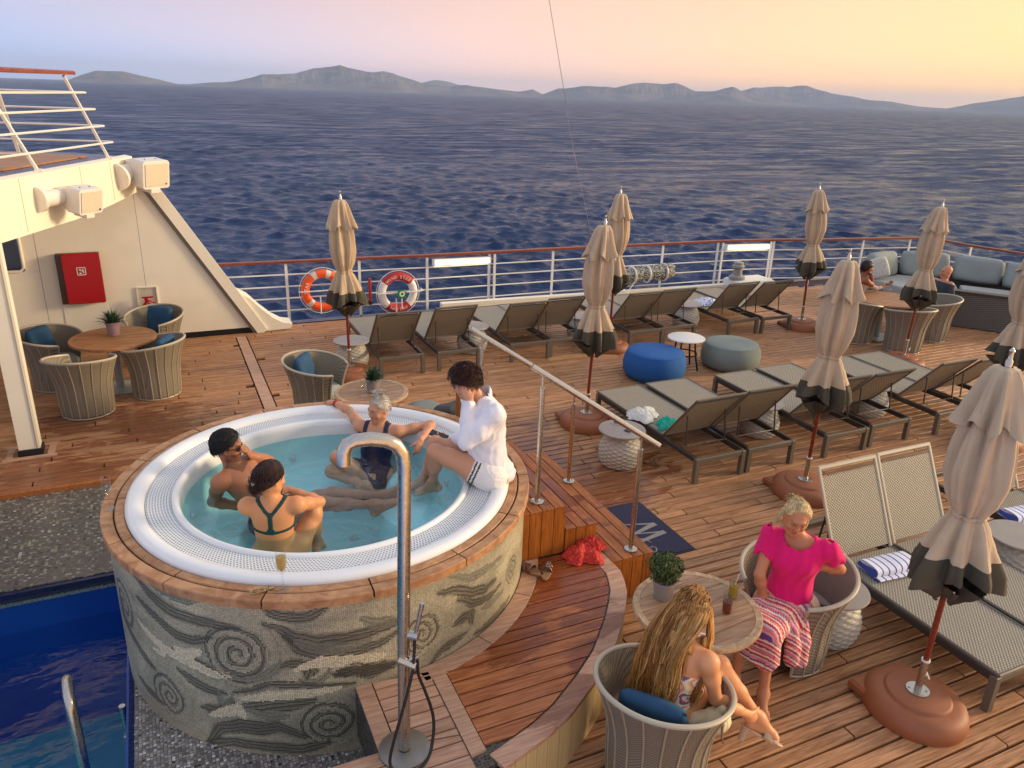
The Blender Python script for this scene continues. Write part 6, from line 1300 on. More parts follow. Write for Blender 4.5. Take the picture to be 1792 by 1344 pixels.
def body(J, man=False, s=1.0, bust=1.0, fat=1.0):
    b = SDF(); J = {k: np.asarray(v, float) for k, v in J.items()}; T = J['neck'] - J['pelvis']; up = nz_(T); lf = nz_(J['sh_l'] - J['sh_r']); fr = nz_(np.cross(lf, up)); hl = nz_(J['hip_l'] - J['hip_r']); hf = nz_(np.cross(hl, V3(0, 0, 1)))
    g = fat*s; w = 1.12 if man else 1.0
    # trunk
    b.cone(J['hip_l'] + V3(0, 0, .02), J['hip_r'] + V3(0, 0, .02), .100*g, .100*g, .05); b.ball(J['hip_l'] - hf*.045 - V3(0, 0, .01), .088*g, .05); b.ball(J['hip_r'] - hf*.045 - V3(0, 0, .01), .088*g, .05)
    m1 = J['pelvis'] + T*.38; m2 = J['pelvis'] + T*.66; b.cone(J['pelvis'] + T*.06, m1, .112*g, .098*g*w, .06, (fr, 1.15)); 
    R = np.array([lf, fr, up]); b.ell(m2, (.135*g*w, .098*g*w, .165*s), R, .06); b.ell(J['pelvis'] + T*.45, (.115*g*w, .092*g, .14*s), R, .06)
    b.cone(J['neck'] - up*.03, J['sh_l'] - lf*.02, .052*s*w, .050*s*w, .04); b.cone(J['neck'] - up*.03, J['sh_r'] + lf*.02, .052*s*w, .050*s*w, .04); b.cone(m2 + up*.05 + lf*.05, m2 + up*.05 - lf*.05, .088*g*w, .088*g*w, .05, (fr, 1.1))
    if man: b.ell(m2 + fr*.06 + lf*.07 + up*.05, (.075, .035, .06), R, .04); b.ell(m2 + fr*.06 - lf*.07 + up*.05, (.075, .035, .06), R, .04)
    else: b.ball(m2 + fr*.070 + lf*.068 + up*.005, .058*s*bust, .035); b.ball(m2 + fr*.070 - lf*.068 + up*.005, .058*s*bust, .035)
    # limbs
    for q in 'lr':
        sh, el, wr = J['sh_'+q], J['el_'+q], J['wr_'+q]; b.ball(sh, .056*s*w, .04); b.chain([sh, sh + (el-sh)*.45, el], [.050*s*w*g**.5, .044*s*w*g**.5, .036*s*w], .03); b.chain([el, el + (wr-el)*.28, el + (wr-el)*.7, wr], [.036*s*w, .040*s*w, .030*s*w, .0235*s*w], .02)
        hp, kn, an = J['hip_'+q], J['knee_'+q], J['ank_'+q]; th = kn - hp; b.chain([hp, hp + th*.35, hp + th*.75, kn], [.090*g, .084*g, .064*g**.5*s, .054*s], .04)
        sn = an - kn; bk = -nz_(np.cross(np.cross(sn, th), sn)) if np.linalg.norm(np.cross(sn, th)) > 1e-3 else -hf; bk = -bk if (bk @ th) > 0 else bk; cf = kn + sn*.30 + bk*.016; b.chain([kn, kn + sn*.5, an], [.050*s, .042*s, .031*s], .03); b.cone(kn + sn*.12 + bk*.008, kn + sn*.48 + bk*.012, .045*s, .036*s, .04); b.ball(cf, .046*s, .03); b.ball(kn - bk*.008, .050*s, .03)
    # neck and head
    F, U, L = head_frame(J); c = J['head']; hs = 1.04*s if man else 1.0*s
    b.cone(J['neck'] - up*.03, c - U*.055*hs - F*.018, (.060 if man else .050)*s, (.055 if man else .046)*s, .03)
    RH = np.array([L, F, U]); e = lambda o, r, k=.02, sub=False: b.ell(c + (L*o[0] + F*o[1] + U*o[2])*hs, np.array(r)*hs, RH, k, sub)
    e((0, -.012, .022), (.074, .093, .088)); e((0, .018, -.030), (.061, .072, .083), .03); e((0, .045, -.085), (.034, .034, .026), .035); 
    b.cone(c + (L*.048 + F*.012 - U*.062)*hs, c + (F*.062 - U*.088)*hs, .022*hs, .022*hs, .03); b.cone(c + (-L*.048 + F*.012 - U*.062)*hs, c + (F*.062 - U*.088)*hs, .022*hs, .022*hs, .03)
    for sg in (-1, 1): e((sg*.032, .100, .008), (.019, .020, .014), .012, True); e((sg*.030, .076, .008), (.0135, .0135, .0125), .006); e((sg*.072, -.008, -.010), (.009, .019, .030), .008); e((sg*.042, .064, -.030), (.022, .020, .020), .02)
    e((0, .080, .034), (.046, .012, .012), .02); b.cone(c + (F*.083 + U*.018)*hs, c + (F*.104 - U*.022)*hs, .0085*hs, .0125*hs, .012); 
    for sg in (-1, 1): e((sg*.011, .094, -.026), (.0085, .010, .0075), .006)
    e((0, .086, -.052), (.023, .011, .0065), .006); e((0, .085, -.064), (.020, .011, .0070), .006); e((0, .095, -.0578), (.019, .006, .0022), .003, True)
    fg = Fig(); fg.b = b; fg.J = J; fg.up, fg.lf, fg.fr, fg.T = up, lf, fr, np.linalg.norm(T); fg.F, fg.U, fg.L, fg.c, fg.hs = F, U, L, c, hs; return fg
def skin_mesh(fg, name_parent, tone, h=.008, beard=0.0, brow=(60, 44, 34), lips=(176, 92, 86), paint=None):
    b = fg.b; b.grid(h); V, Fc = surface(b.vol, b.lo, h); base = sc_(tone); n = fnoise(V, 9, 3); col = base*(1 + .06*n[:, None]); q = (V - fg.c)/fg.hs; x, y, z = q @ fg.L, q @ fg.F, q @ fg.U
    def blend(m, c): 
        nonlocal col; m = np.clip(m, 0, 1)[:, None]; col = col*(1-m) + c*m
    head = (np.abs(x) < .1) & (np.abs(y) < .14) & (np.abs(z) < .15)
    blend(head*.5*np.exp(-(((np.abs(x)-.040)/.02)**2 + ((z+.03)/.022)**2))*(y > .04), base*np.array([1.05, .72, .68]))
    if beard: blend(beard*head*np.clip((-.028 - z)/.018, 0, 1)*np.clip((y + .02)/.03, 0, 1)*(np.hypot(x/.02, (z+.058)/.007) > 1), sc_((44, 34, 28)))
    blend(.85*head*np.clip(1.25 - ((x/.024)**2 + ((z+.058)/.0125)**2), 0, 1)*(y > .07), sc_(lips))
    for sg in (-1, 1):
        d = np.hypot((x - sg*.030)/.0125, (z - .0085)/.0062); blend(head*(d < 1)*(y > .06)*.9, sc_((214, 204, 196))); blend(head*(np.hypot(x - sg*.030, z - .009) < .0058)*(y > .06), sc_((44, 32, 24))); blend(head*(y > .05)*np.exp(-((d-1.05)/.22)**2)*.75*(z > .006), sc_((48, 34, 28)))
        blend(head*(y > .05)*np.clip(1.3 - np.hypot((x - sg*.032)/.020, (z - .0285 + .12*(abs(x)-.03)**1)/.0052), 0, 1)*.85, sc_(brow))
    for k in ('el_l', 'el_r', 'knee_l', 'knee_r'): d = np.linalg.norm(V - fg.J[k], axis=1); blend(.22*np.exp(-(d/.05)**2), base*np.array([.95, .72, .66]))
    if paint: col = paint(V, col)
    o = npmesh('body', V, Fc, MAT['skin'], name_parent, True, col=col); return o
def shell(fg, t, region, h, name, mat, parent, colf):
    """garment that follows the body: the body surface moved out by t, kept where region < 0"""
    b = fg.b; X, Y, Z = b.coords(); P = np.stack([X, Y, Z], -1); reg = region(P); vol = np.maximum(b.vol - t, reg).astype(np.float32); V, F = surface(vol, b.lo, b.h); return npmesh(name, V, F, mat, parent, True, col=colf(V))
def loose(s, h, name, mat, parent, colf, disp=None, cut=None):
    s.grid(h); vol = s.vol
    if disp or cut:
        X, Y, Z = s.coords(); P = np.stack([X, Y, Z], -1)
        if disp: vol = vol + disp(P)
        if cut: vol = np.maximum(vol, cut(P))
    V, F = surface(vol.astype(np.float32), s.lo, h); return npmesh(name, V, F, mat, parent, True, col=colf(V))
def strands(name, curves, parent, mat, cols, r=.006, n_=4):
    V = []; F = []; Cc = []; 
    for pts, c in zip(curves, cols):
        pts = np.asarray(pts); k = len(pts); T_ = np.gradient(pts, axis=0); T_ /= np.linalg.norm(T_, axis=1)[:, None] + 1e-9; ref = V3(.3, .5, .8); A = np.cross(T_, ref); A /= np.linalg.norm(A, axis=1)[:, None] + 1e-9; B = np.cross(T_, A); o = len(V)*0 + sum(len(v) for v in V)
        t = np.linspace(0, 1, k); rr = r*(.55 + .9*np.sin(np.clip(t*.9 + .08, 0, 1)*PI)**.8)*np.where(t > .97, .3, 1)
        ring = np.stack([pts + (A*math.cos(a) + B*.6*math.sin(a))*rr[:, None] for a in np.linspace(0, 2*PI, n_, endpoint=False)], 1).reshape(-1, 3); V.append(ring); Cc.append(np.repeat(np.asarray(c)[None], k*n_, 0) if np.ndim(c) == 1 else np.repeat(c, n_, 0))
        for i in range(k-1):
            for j in range(n_): F.append([o + i*n_ + j, o + i*n_ + (j+1) % n_, o + (i+1)*n_ + (j+1) % n_, o + (i+1)*n_ + j])
    return npmesh(name, np.concatenate(V), np.array(F), mat, parent, True, col=np.concatenate(Cc))
def hair_cap(fg, col1, col2, parent, thick=.014, low=-.06, hairline=.062, slope=.0, seed=1, h=.006, lump=.004, extra=None, flow=None, nstr=900, slen=.045, mess=.25, lift=.003, srad=.0032):
    s = SDF(); c, L, F, U, hs = fg.c, fg.L, fg.F, fg.U, fg.hs; RH = np.array([L, F, U]); s.ell(c + (-F*.014 + U*.024)*hs, np.array((.076, .095, .091))*hs + thick, RH, .02); s.ell(c + (-F*.035 - U*.035)*hs, np.array((.066, .060, .060))*hs + thick*.8, RH, .03)
    if extra: extra(s)
    def cut(P):
        q = (P - c)/hs; x, y, z = q @ L, q @ F, q @ U; face = y - (hairline + slope*z) + np.where(z < .045, (.045 - z)*1.25, 0)*1.0 + np.abs(x)*.12 - (z > .02)*.0
        m = np.maximum(face, low - z + np.clip(y, 0, .1)*.8); keep = (q*q).sum(-1) > .0196*1.35; return np.where(keep, -1, m)*1.0
    def disp(P): q = (P - c); a = q @ L; bb = q @ F; return lump*fnoise(P, 70, seed, 3) + .0016*np.sin(a*520 + 3*np.sin(bb*40))
    def colf(V): t = np.clip(.5 + .6*fnoise(np.stack([V @ L*6, V @ F*1.2, V @ U*1.6], -1), 26, seed+1, 3), 0, 1)[:, None]; return sc_(col1)*(1-t) + sc_(col2)*t
    o = loose(s, h, 'hair', MAT['hair_mat'], parent, colf, disp, cut)
    co = np.empty(len(o.data.vertices)*3, np.float32); o.data.vertices.foreach_get('co', co); co = co.reshape(-1, 3).astype(float); rng = np.random.default_rng(seed + 90)
    q = co - c; out = np.linalg.norm(q/hs, axis=1) > .085; co = co[out]; pick = rng.choice(len(co), min(nstr, len(co)), replace=False); cur = []; cols = []
    for i in pick:
        p = co[i]; v = p - c; R_ = np.linalg.norm(v); nn = v/R_; fl = flow(p, fg) if flow else (-F*1.0 - U*.35 + L*.25*np.sign(v @ L)); fl = fl + rng.normal(size=3)*mess; t = fl - nn*(fl @ nn); t = t/(np.linalg.norm(t) + 1e-6); ln = slen*rng.uniform(.6, 1.3); pts = []
        for k in range(6): u = k/5; w = v + t*ln*u; w = w/np.linalg.norm(w)*(R_ + .002 + lift*u*rng.uniform(.5, 1)); pts.append(c + w)
        cur.append(pts); cols.append((sc_(col1)*(1-rng.random()) + sc_(col2)*rng.random())*rng.uniform(.8, 1.25))
    strands('locks', cur, o, MAT['hair_mat'], cols, srad, 3)
    return o
POSE = {"white":{"pelvis":[2.134,4.876,1.19],"neck":[2.064,4.904,1.77],"sh_l":[2.083,4.722,1.722],"sh_r":[2.058,5.081,1.709],"hip_l":[2.099,4.788,1.17],"hip_r":[2.169,4.964,1.17],"head":[1.937,4.935,1.914],"el_l":[1.882,4.764,1.487],"wr_l":[1.952,4.967,1.646],"el_r":[1.993,4.97,1.423],"wr_r":[1.938,5.21,1.319],"knee_l":[1.738,5.021,1.337],"ank_l":[1.79,5.227,0.956],"knee_r":[1.796,5.185,1.324],"ank_r":[1.773,5.377,0.933],"front":[-0.929,0.37,0.0],"look":[-0.85,0.25,-0.55]},"navy":{"pelvis":[1.485,5.955,0.735],"neck":[1.586,6.04,1.176],"sh_l":[1.714,5.935,1.115],"sh_r":[1.433,6.126,1.131],"hip_l":[1.564,5.903,0.715],"hip_r":[1.406,6.007,0.715],"head":[1.575,6.029,1.32],"el_l":[2.012,5.918,1.133],"wr_l":[1.848,5.721,1.11],"el_r":[1.408,6.424,1.139],"wr_r":[1.326,6.667,1.125],"knee_l":[1.146,6.027,0.794],"ank_l":[1.347,5.659,0.798],"knee_r":[1.153,5.818,1.022],"ank_r":[1.441,5.843,0.718],"front":[-0.552,-0.834,0.0],"look":[-0.85,-0.38,-0.2]},"man":{"pelvis":[0.56,5.6,0.72],"neck":[0.323,5.753,1.133],"sh_l":[0.479,5.88,1.098],"sh_r":[0.218,5.591,1.076],"hip_l":[0.614,5.684,0.7],"hip_r":[0.506,5.516,0.7],"head":[0.314,5.765,1.288],"el_l":[0.634,6.094,0.913],"wr_l":[0.47,5.951,1.074],"el_r":[0.16,5.785,0.826],"wr_r":[0.386,5.637,0.807],"knee_l":[1.053,5.574,0.822],"ank_l":[1.427,5.348,0.85],"knee_r":[0.956,5.458,0.818],"ank_r":[1.295,5.188,0.878],"front":[0.841,-0.541,0.0],"look":[0.93,-0.36,-0.1]},"green":{"pelvis":[0.505,4.875,0.785],"neck":[0.509,4.883,1.255],"sh_l":[0.347,4.936,1.2],"sh_r":[0.67,4.829,1.2],"hip_l":[0.42,4.918,0.765],"hip_r":[0.59,4.832,0.765],"head":[0.516,4.9,1.394],"el_r":[0.826,5.02,1.057],"wr_r":[0.641,4.951,1.202],"el_l":[0.507,5.119,1.051],"wr_l":[0.627,4.948,1.179],"knee_r":[0.748,4.695,1.129],"ank_r":[0.892,4.956,0.862],"knee_l":[0.631,4.854,1.122],"ank_l":[0.78,5.123,0.866],"front":[0.451,0.892,0.0],"look":[0.85,0.5,-0.2]},"pink":{"pelvis":[3.821,3.342,0.55],"neck":[3.813,3.335,1.1],"sh_l":[3.926,3.195,1.045],"sh_r":[3.702,3.477,1.045],"hip_l":[3.88,3.268,0.53],"hip_r":[3.762,3.417,0.53],"head":[3.742,3.334,1.263],"el_l":[4.117,3.203,0.834],"wr_l":[3.886,3.246,0.902],"el_r":[3.56,3.392,0.81],"wr_r":[3.644,3.399,0.58],"knee_l":[3.485,3.131,0.565],"ank_l":[3.362,3.005,0.206],"knee_r":[3.381,3.257,0.603],"ank_r":[3.338,3.251,0.205],"front":[-0.783,-0.622,0.0],"look":[-0.5,-0.8,-0.35]},"hair":{"pelvis":[2.385,2.86,0.55],"neck":[2.494,2.83,1.016],"sh_l":[2.423,2.992,0.977],"sh_r":[2.54,2.674,0.949],"hip_l":[2.334,2.94,0.53],"hip_r":[2.436,2.78,0.53],"head":[2.54,2.871,1.189],"el_r":[2.593,2.687,0.669],"wr_r":[2.794,2.61,0.551],"el_l":[2.548,3.096,0.743],"wr_l":[2.792,3.072,0.728],"knee_r":[2.811,2.862,0.702],"ank_r":[2.986,2.706,0.378],"knee_l":[2.707,2.923,0.731],"ank_l":[2.905,2.924,0.383],"front":[0.841,0.541,0.0],"look":[0.8,0.35,-0.5]},"far":{"pelvis":[11.62,9.92,0.52],"neck":[11.672,9.9,0.987],"sh_l":[11.726,10.056,0.932],"sh_r":[11.606,9.748,0.932],"hip_l":[11.654,10.009,0.5],"hip_r":[11.586,9.831,0.5],"head":[11.729,9.883,1.146],"el_r":[11.852,9.733,0.788],"wr_r":[12.089,9.729,0.85],"el_l":[11.874,9.844,0.811],"wr_l":[11.726,9.746,0.98],"knee_l":[12.053,9.889,0.557],"ank_l":[12.132,9.884,0.165],"knee_r":[12.004,9.805,0.529],"ank_r":[12.099,9.822,0.141],"front":[0.932,-0.362,0.0],"look":[0.95,-0.25,-0.05]}}
def man_root(name_key, label): 
    p = POSE[name_key]['pelvis']; e = tag(empty('person', (0, 0, 0)), label, 'person'); return e
def solid(c, var=.08, seed=5, s=30): 
    return lambda V: sc_(c)*(1 + var*fnoise(V, s, seed, 3))[:, None]
def torso_uv(fg):
    pv = fg.J['pelvis']; return lambda P: ((P - pv) @ fg.up/fg.T, (P - pv) @ fg.lf, (P - pv) @ fg.fr)
def seg_t(P, a, b): d = b - a; return ((P - a) @ d)/(d @ d)
def seg_d(P, a, b):
    d = b - a; t = np.clip(((P - a) @ d)/(d @ d), 0, 1); return np.linalg.norm(P - a - t[..., None]*d, axis=-1)
# ---------------- woman in the white shirt, sitting on the tub's edge
def person_white():
    J = {k: np.array(v) for k, v in POSE['white'].items()}; e = tag(empty('person'), 'person with short dark hair and white shirt sitting on the tub edge', 'person')
    F0, U0, L0 = head_frame(J); J['wr_l'] = J['head'] + L0*.095 - U0*.115 + F0*.035; J['el_l'] = J['el_l'] + V3(0, -.01, .035); fg = body(J, s=1.03, fat=1.06); b = fg.b
    hd = nz_(fg.c + fg.L*.085 + fg.F*.015 + fg.U*.04 - J['wr_l']); hand(b, J['wr_l'], hd, -fg.L, False, (.25, .25, .3, .35), s=1.0)
    hand(b, J['wr_r'], V3(-.8, .45, -.05), V3(0, .2, .9), True, (.7, .75, .8, .8), thumb=(.7, .3, .7))
    for q in 'lr': foot(b, J['ank_'+q], V3(-.80, .45, -.25), V3(-.2, .1, 1), 1.0)
    skin_mesh(fg, e, (206, 150, 118))
    hair_cap(fg, (40, 22, 18), (84, 44, 30), e, .022, -.085, .070, seed=3, lump=.008, nstr=2600, slen=.045, mess=.8, lift=.010, srad=.0017)
    s = SDF(); up, lf, fr = fg.up, fg.lf, fg.fr; pv = J['pelvis']; R = np.array([lf, fr, up])
    s.cone(pv - V3(0, 0, .02) + fr*.01, pv + up*.30, .165, .150, .06, (fr, 1.12)); s.ell(pv + up*.40, (.178, .140, .20), R, .06); s.cone(pv + up*.47 + lf*.10, pv + up*.47 - lf*.10, .105, .105, .05); s.cone(J['neck'] - up*.04, J['sh_l'], .072, .078, .04); s.cone(J['neck'] - up*.04, J['sh_r'], .072, .078, .04); s.ell(pv - fr*.06 + V3(0, 0, -.02), (.175, .13, .10), np.array([lf, fr, V3(0, 0, 1)]), .05)
    for q in 'lr': s.chain([J['sh_'+q] - up*.03, J['sh_'+q]*.5 + J['el_'+q]*.5 - V3(0, 0, .02), J['el_'+q] - V3(0, 0, .012)], [.072, .070, .062], .05); s.chain([J['el_'+q], J['el_'+q]*.45 + J['wr_'+q]*.55, J['el_'+q]*.12 + J['wr_'+q]*.88], [.058, .053, .047], .02)
    s.cone(J['neck'] + up*.02 - fr*.01, J['neck'] + up*.045 - fr*.012, .066, .070, .02)
    def disp(P): f = fnoise(P, 30, 14, 2); return .0055*fnoise(P*np.array([1, 1, .55]), 22, 4, 2) + .0045*(np.abs(np.sin((P @ fr)*42 + (P @ up)*24 + 2.2*f)) - .5) + .003*np.sin((P @ lf)*80 + 5*np.sin((P @ up)*14))
    def cut(P):
        w = (P - pv); hem = -(w @ V3(0, 0, 1)) - .075 + .02*np.sin((w @ lf)*18); nk = .062 - np.linalg.norm(np.cross(P - J['neck'], up), axis=-1); nk = np.where((P - J['neck']) @ up > -.02, nk, -1); vopen = np.where(((P - J['neck']) @ fr > .03) & ((P - J['neck']) @ up > -.13) & (np.linalg.norm(P - J['neck'], axis=-1) < .12) & (np.abs((P - J['neck']) @ lf) < .05), .020 + ((P - J['neck']) @ up)*.16 + .02 - np.abs((P - J['neck']) @ lf), -1); return np.maximum(np.maximum(hem, nk), vopen)
    loose(s, .0085, 'shirt', vcol_mat('white_linen', .8, 0, .25, 40, .15), e, solid((236, 234, 238), .03), disp, cut)
    t = SDF(); t.cone(J['hip_l'] + V3(0, 0, .02), J['hip_r'] + V3(0, 0, .02), .128, .128, .05)
    for q in 'lr': t.ball(J['hip_'+q] - fr*.06 - V3(0, 0, .01), .124, .05); t.ball(J['hip_'+q] - fr*.03 - V3(0, 0, .03), .118, .05)
    for q in 'lr': d = J['knee_'+q] - J['hip_'+q]; t.cone(J['hip_'+q], J['hip_'+q] + d*.44, .112, .104, .04)
    def scut(P): return np.minimum.reduce([np.where(seg_d(P, J['hip_'+q], J['knee_'+q]) < .14, seg_t(P, J['hip_'+q], J['knee_'+q]) - .34, 9) for q in 'lr'])*.4
    def scol(V):
        c = np.repeat(sc_((238, 234, 228))[None], len(V), 0)
        for q in 'lr':
            tt = seg_t(V, J['hip_'+q], J['knee_'+q]); m = (seg_d(V, J['hip_'+q], J['knee_'+q]) < .135); c[m & (((tt > .225) & (tt < .255)) | ((tt > .285) & (tt < .315)))] = sc_((34, 32, 40))
        return c
    loose(t, .008, 'shorts', MAT['cloth'], e, scol, lambda P: .003*fnoise(P, 40, 2, 2), scut)
    return e, J
WE, WJ = person_white()
ph = tag(empty('phone', tuple(WJ['wr_r'] + V3(-.085, .045, .035))), 'dark phone held by the person in the white shirt', 'phone'); ph.rotation_euler = (.25, -.15, .85)
MB().box((0, 0, 0), (.075, .155, .009), None, .003).build('case', MAT['black_paint'], ph); MB().box((0, 0, .0052), (.068, .146, .0015)).build('screen', MAT['screen'], ph)
# ---------------- woman in the navy swimsuit
def person_navy():
    J = {k: np.array(v) for k, v in POSE['navy'].items()}; e = tag(empty('person'), 'person with silver hair in a bun and navy swimsuit, arms along the tub rim', 'person')
    J['wr_r'][2] = max(J['wr_r'][2], RIM + .065); J['el_r'][2] += .03; J['el_l'][2] = RIM + .05; fg = body(J, s=1.0, fat=1.0, bust=1.02); b = fg.b
    hand(b, J['wr_r'], J['wr_r'] - J['el_r'] + V3(0, 0, -.04), V3(0, 0, -1), True, (.2, .25, .3, .35)); hand(b, J['wr_l'], V3(-.35, -.35, -.75), V3(-.3, .6, -.3), False, (.4, .5, .6, .7))
    foot(b, J['ank_l'], V3(.6, -.6, -.3), V3(.1, .1, 1)); foot(b, J['ank_r'], V3(.7, .1, -.4), V3(.1, .1, 1))
    skin_mesh(fg, e, (204, 146, 112), lips=(180, 104, 96))
    def bun(s): s.ball(fg.c + fg.U*.112 - fg.F*.035, .040, .012); s.ell(fg.c + fg.U*.150 - fg.F*.030 + fg.L*.012, (.030, .026, .018), np.array([fg.L, fg.F, fg.U]), .006); s.ell(fg.c + fg.U*.128 - fg.F*.065, (.026, .020, .024), np.array([fg.L, fg.F, fg.U]), .006)
    hair_cap(fg, (214, 206, 192), (150, 140, 128), e, .008, -.045, .052, seed=8, lump=.0022, extra=bun, flow=lambda p, g: (g.c + g.U*.12 - g.F*.04) - p, nstr=2000, slen=.10, mess=.01, lift=.0, srad=.0012)
    uv = torso_uv(fg)
    def reg(P):
        w, l, f = uv(P); top = np.where(f > 0, .60 + .9*np.maximum(np.abs(l) - .03, 0)/.10*.28, .52 + np.maximum(np.abs(l) - .02, 0)*2.0); main = np.maximum((w - np.minimum(top, .80))*.4, np.abs(l) - .155); strap = np.maximum(np.abs(np.abs(l) - .092) - .021, np.maximum(.58 - w, w - 1.08)*.4); low = np.maximum(main, (-.20 - w)*.4)
        return np.maximum(np.maximum(np.minimum(low, strap), np.abs(f) - .17), np.where(w < .08, np.maximum(*[np.where(seg_d(P, J['hip_'+q], J['knee_'+q]) < .12, seg_t(P, J['hip_'+q], J['knee_'+q]) - .16, -1) for q in 'lr']), -1))
    shell(fg, .006, reg, .0075, 'swimsuit', MAT['swim'], e, solid((24, 26, 62)))
    nk = fg.J['neck']; pts = [nk + fg.lf*.065*math.sin(a) + fg.fr*(.05 + .03*math.cos(a)) - fg.up*(.05 + .045*math.cos(a)) for a in np.linspace(-1.9, 1.9, 15)]
    MB().tube(pts, .0022, 5).build('necklace', MAT['gold'], e, True); MB().ell(nk + fg.fr*.095 - fg.up*.105, (.010, .010, .010), 10, 8).build('pendant', MAT['gold'], e, True)
    w = J['wr_r'] - (J['wr_r'] - J['el_r'])*.10; ax = nz_(J['wr_r'] - J['el_r']); u = nz_(np.cross(ax, V3(0, 0, 1))); v = np.cross(ax, u)
    for k in range(2): MB().tube([w - ax*.014*k + (u*math.cos(a) + v*math.sin(a))*.031 for a in np.linspace(0, 2*PI, 20, endpoint=False)], .005, 6, closed=True).build('bracelet', plain('red_bead', C(176, 34, 30), .4), e, True)
    return e
person_navy()
# ---------------- man with sunglasses
def person_man():
    J = {k: np.array(v) for k, v in POSE['man'].items()}; e = tag(empty('person'), 'person with black hair and sunglasses lying back in the tub, hand at the face', 'person')
    J['el_l'] = V3(.63, 5.95, 1.02); J['wr_l'] = V3(.475, 5.78, 1.17); fg = body(J, True, 1.0); b = fg.b
    tgt = fg.c + fg.F*.115 - fg.U*.02; hand(b, J['wr_l'], tgt - J['wr_l'] + V3(0, 0, .03), -fg.F + fg.L*-.3, False, (.25, .3, .35, .4), spread=.25); hand(b, J['wr_r'], V3(.8, -.3, -.1), V3(0, 0, -1), True)
    foot(b, J['ank_l'], V3(.55, -.15, .80), V3(-.75, .5, .5), 1.1); foot(b, J['ank_r'], V3(.70, -.35, .55), V3(-.5, .35, .8), 1.1)
    def chest(V, col):
        pv = J['pelvis']; w = (V - pv) @ fg.up/fg.T; f = (V - pv) @ fg.fr; l = (V - pv) @ fg.lf; m = np.clip(np.exp(-((w-.66)/.14)**2 - (l/.09)**2)*(f > .03)*(.35 + .5*fnoise(V, 130, 7, 3)), 0, .55)[:, None]; return col*(1-m) + sc_((58, 40, 30))*m
    skin_mesh(fg, e, (176, 116, 84), beard=.62, brow=(30, 24, 20), lips=(150, 84, 74), paint=chest)
    hair_cap(fg, (16, 14, 16), (36, 32, 34), e, .019, -.055, .060, seed=12, lump=.004, slope=.10, nstr=2600, slen=.035, mess=.5, lift=.008, srad=.0016)
    t = SDF(); t.cone(J['hip_l'] + V3(0, 0, .02), J['hip_r'] + V3(0, 0, .02), .112, .112, .05); t.cone(J['pelvis'], J['pelvis'] + fg.up*.10, .12, .112, .05)
    for q in 'lr': d = J['knee_'+q] - J['hip_'+q]; t.cone(J['hip_'+q], J['hip_'+q] + d*.5, .108, .096, .04)
    def scut(P): return np.maximum(np.minimum.reduce([np.where(seg_d(P, J['hip_'+q], J['knee_'+q]) < .14, seg_t(P, J['hip_'+q], J['knee_'+q]) - .46, 9) for q in 'lr'])*.4, ((P - J['pelvis']) @ fg.up - .11))
    loose(t, .009, 'swim_trunks', MAT['swim'], e, solid((20, 24, 52)), lambda P: .004*fnoise(P, 40, 2, 2), scut)
    sg = empty('sunglasses'); sg.parent = e; F, U, L, c = fg.F, fg.U, fg.L, fg.c
    for k in (-1, 1):
        m = MB(); V = []; cc = c + (L*k*.034 + F*.098 + U*.006)
        for a in np.linspace(0, 2*PI, 20, endpoint=False): V.append(cc + L*.027*math.cos(a) + U*.020*math.sin(a) - F*.010*abs(math.cos(a))*(k*math.cos(a) > 0))
        m.add(V + [cc + F*.003], [[i, (i+1) % 20, 20] for i in range(20)]); m.build('lens', MAT['screen'], sg, True); MB().tube(V, .0028, 6, closed=True).build('rim', plain('tortoise_%d' % k, C(44, 24, 18), .3), sg, True); MB().tube([cc + L*k*.026 - F*.006 + U*.004, c + L*k*.080 + F*.03 + U*.008, c + L*k*.083 - F*.01 + U*.002], .0028, 6).build('temple', MAT['black_paint'], sg, True)
    return e
person_man()
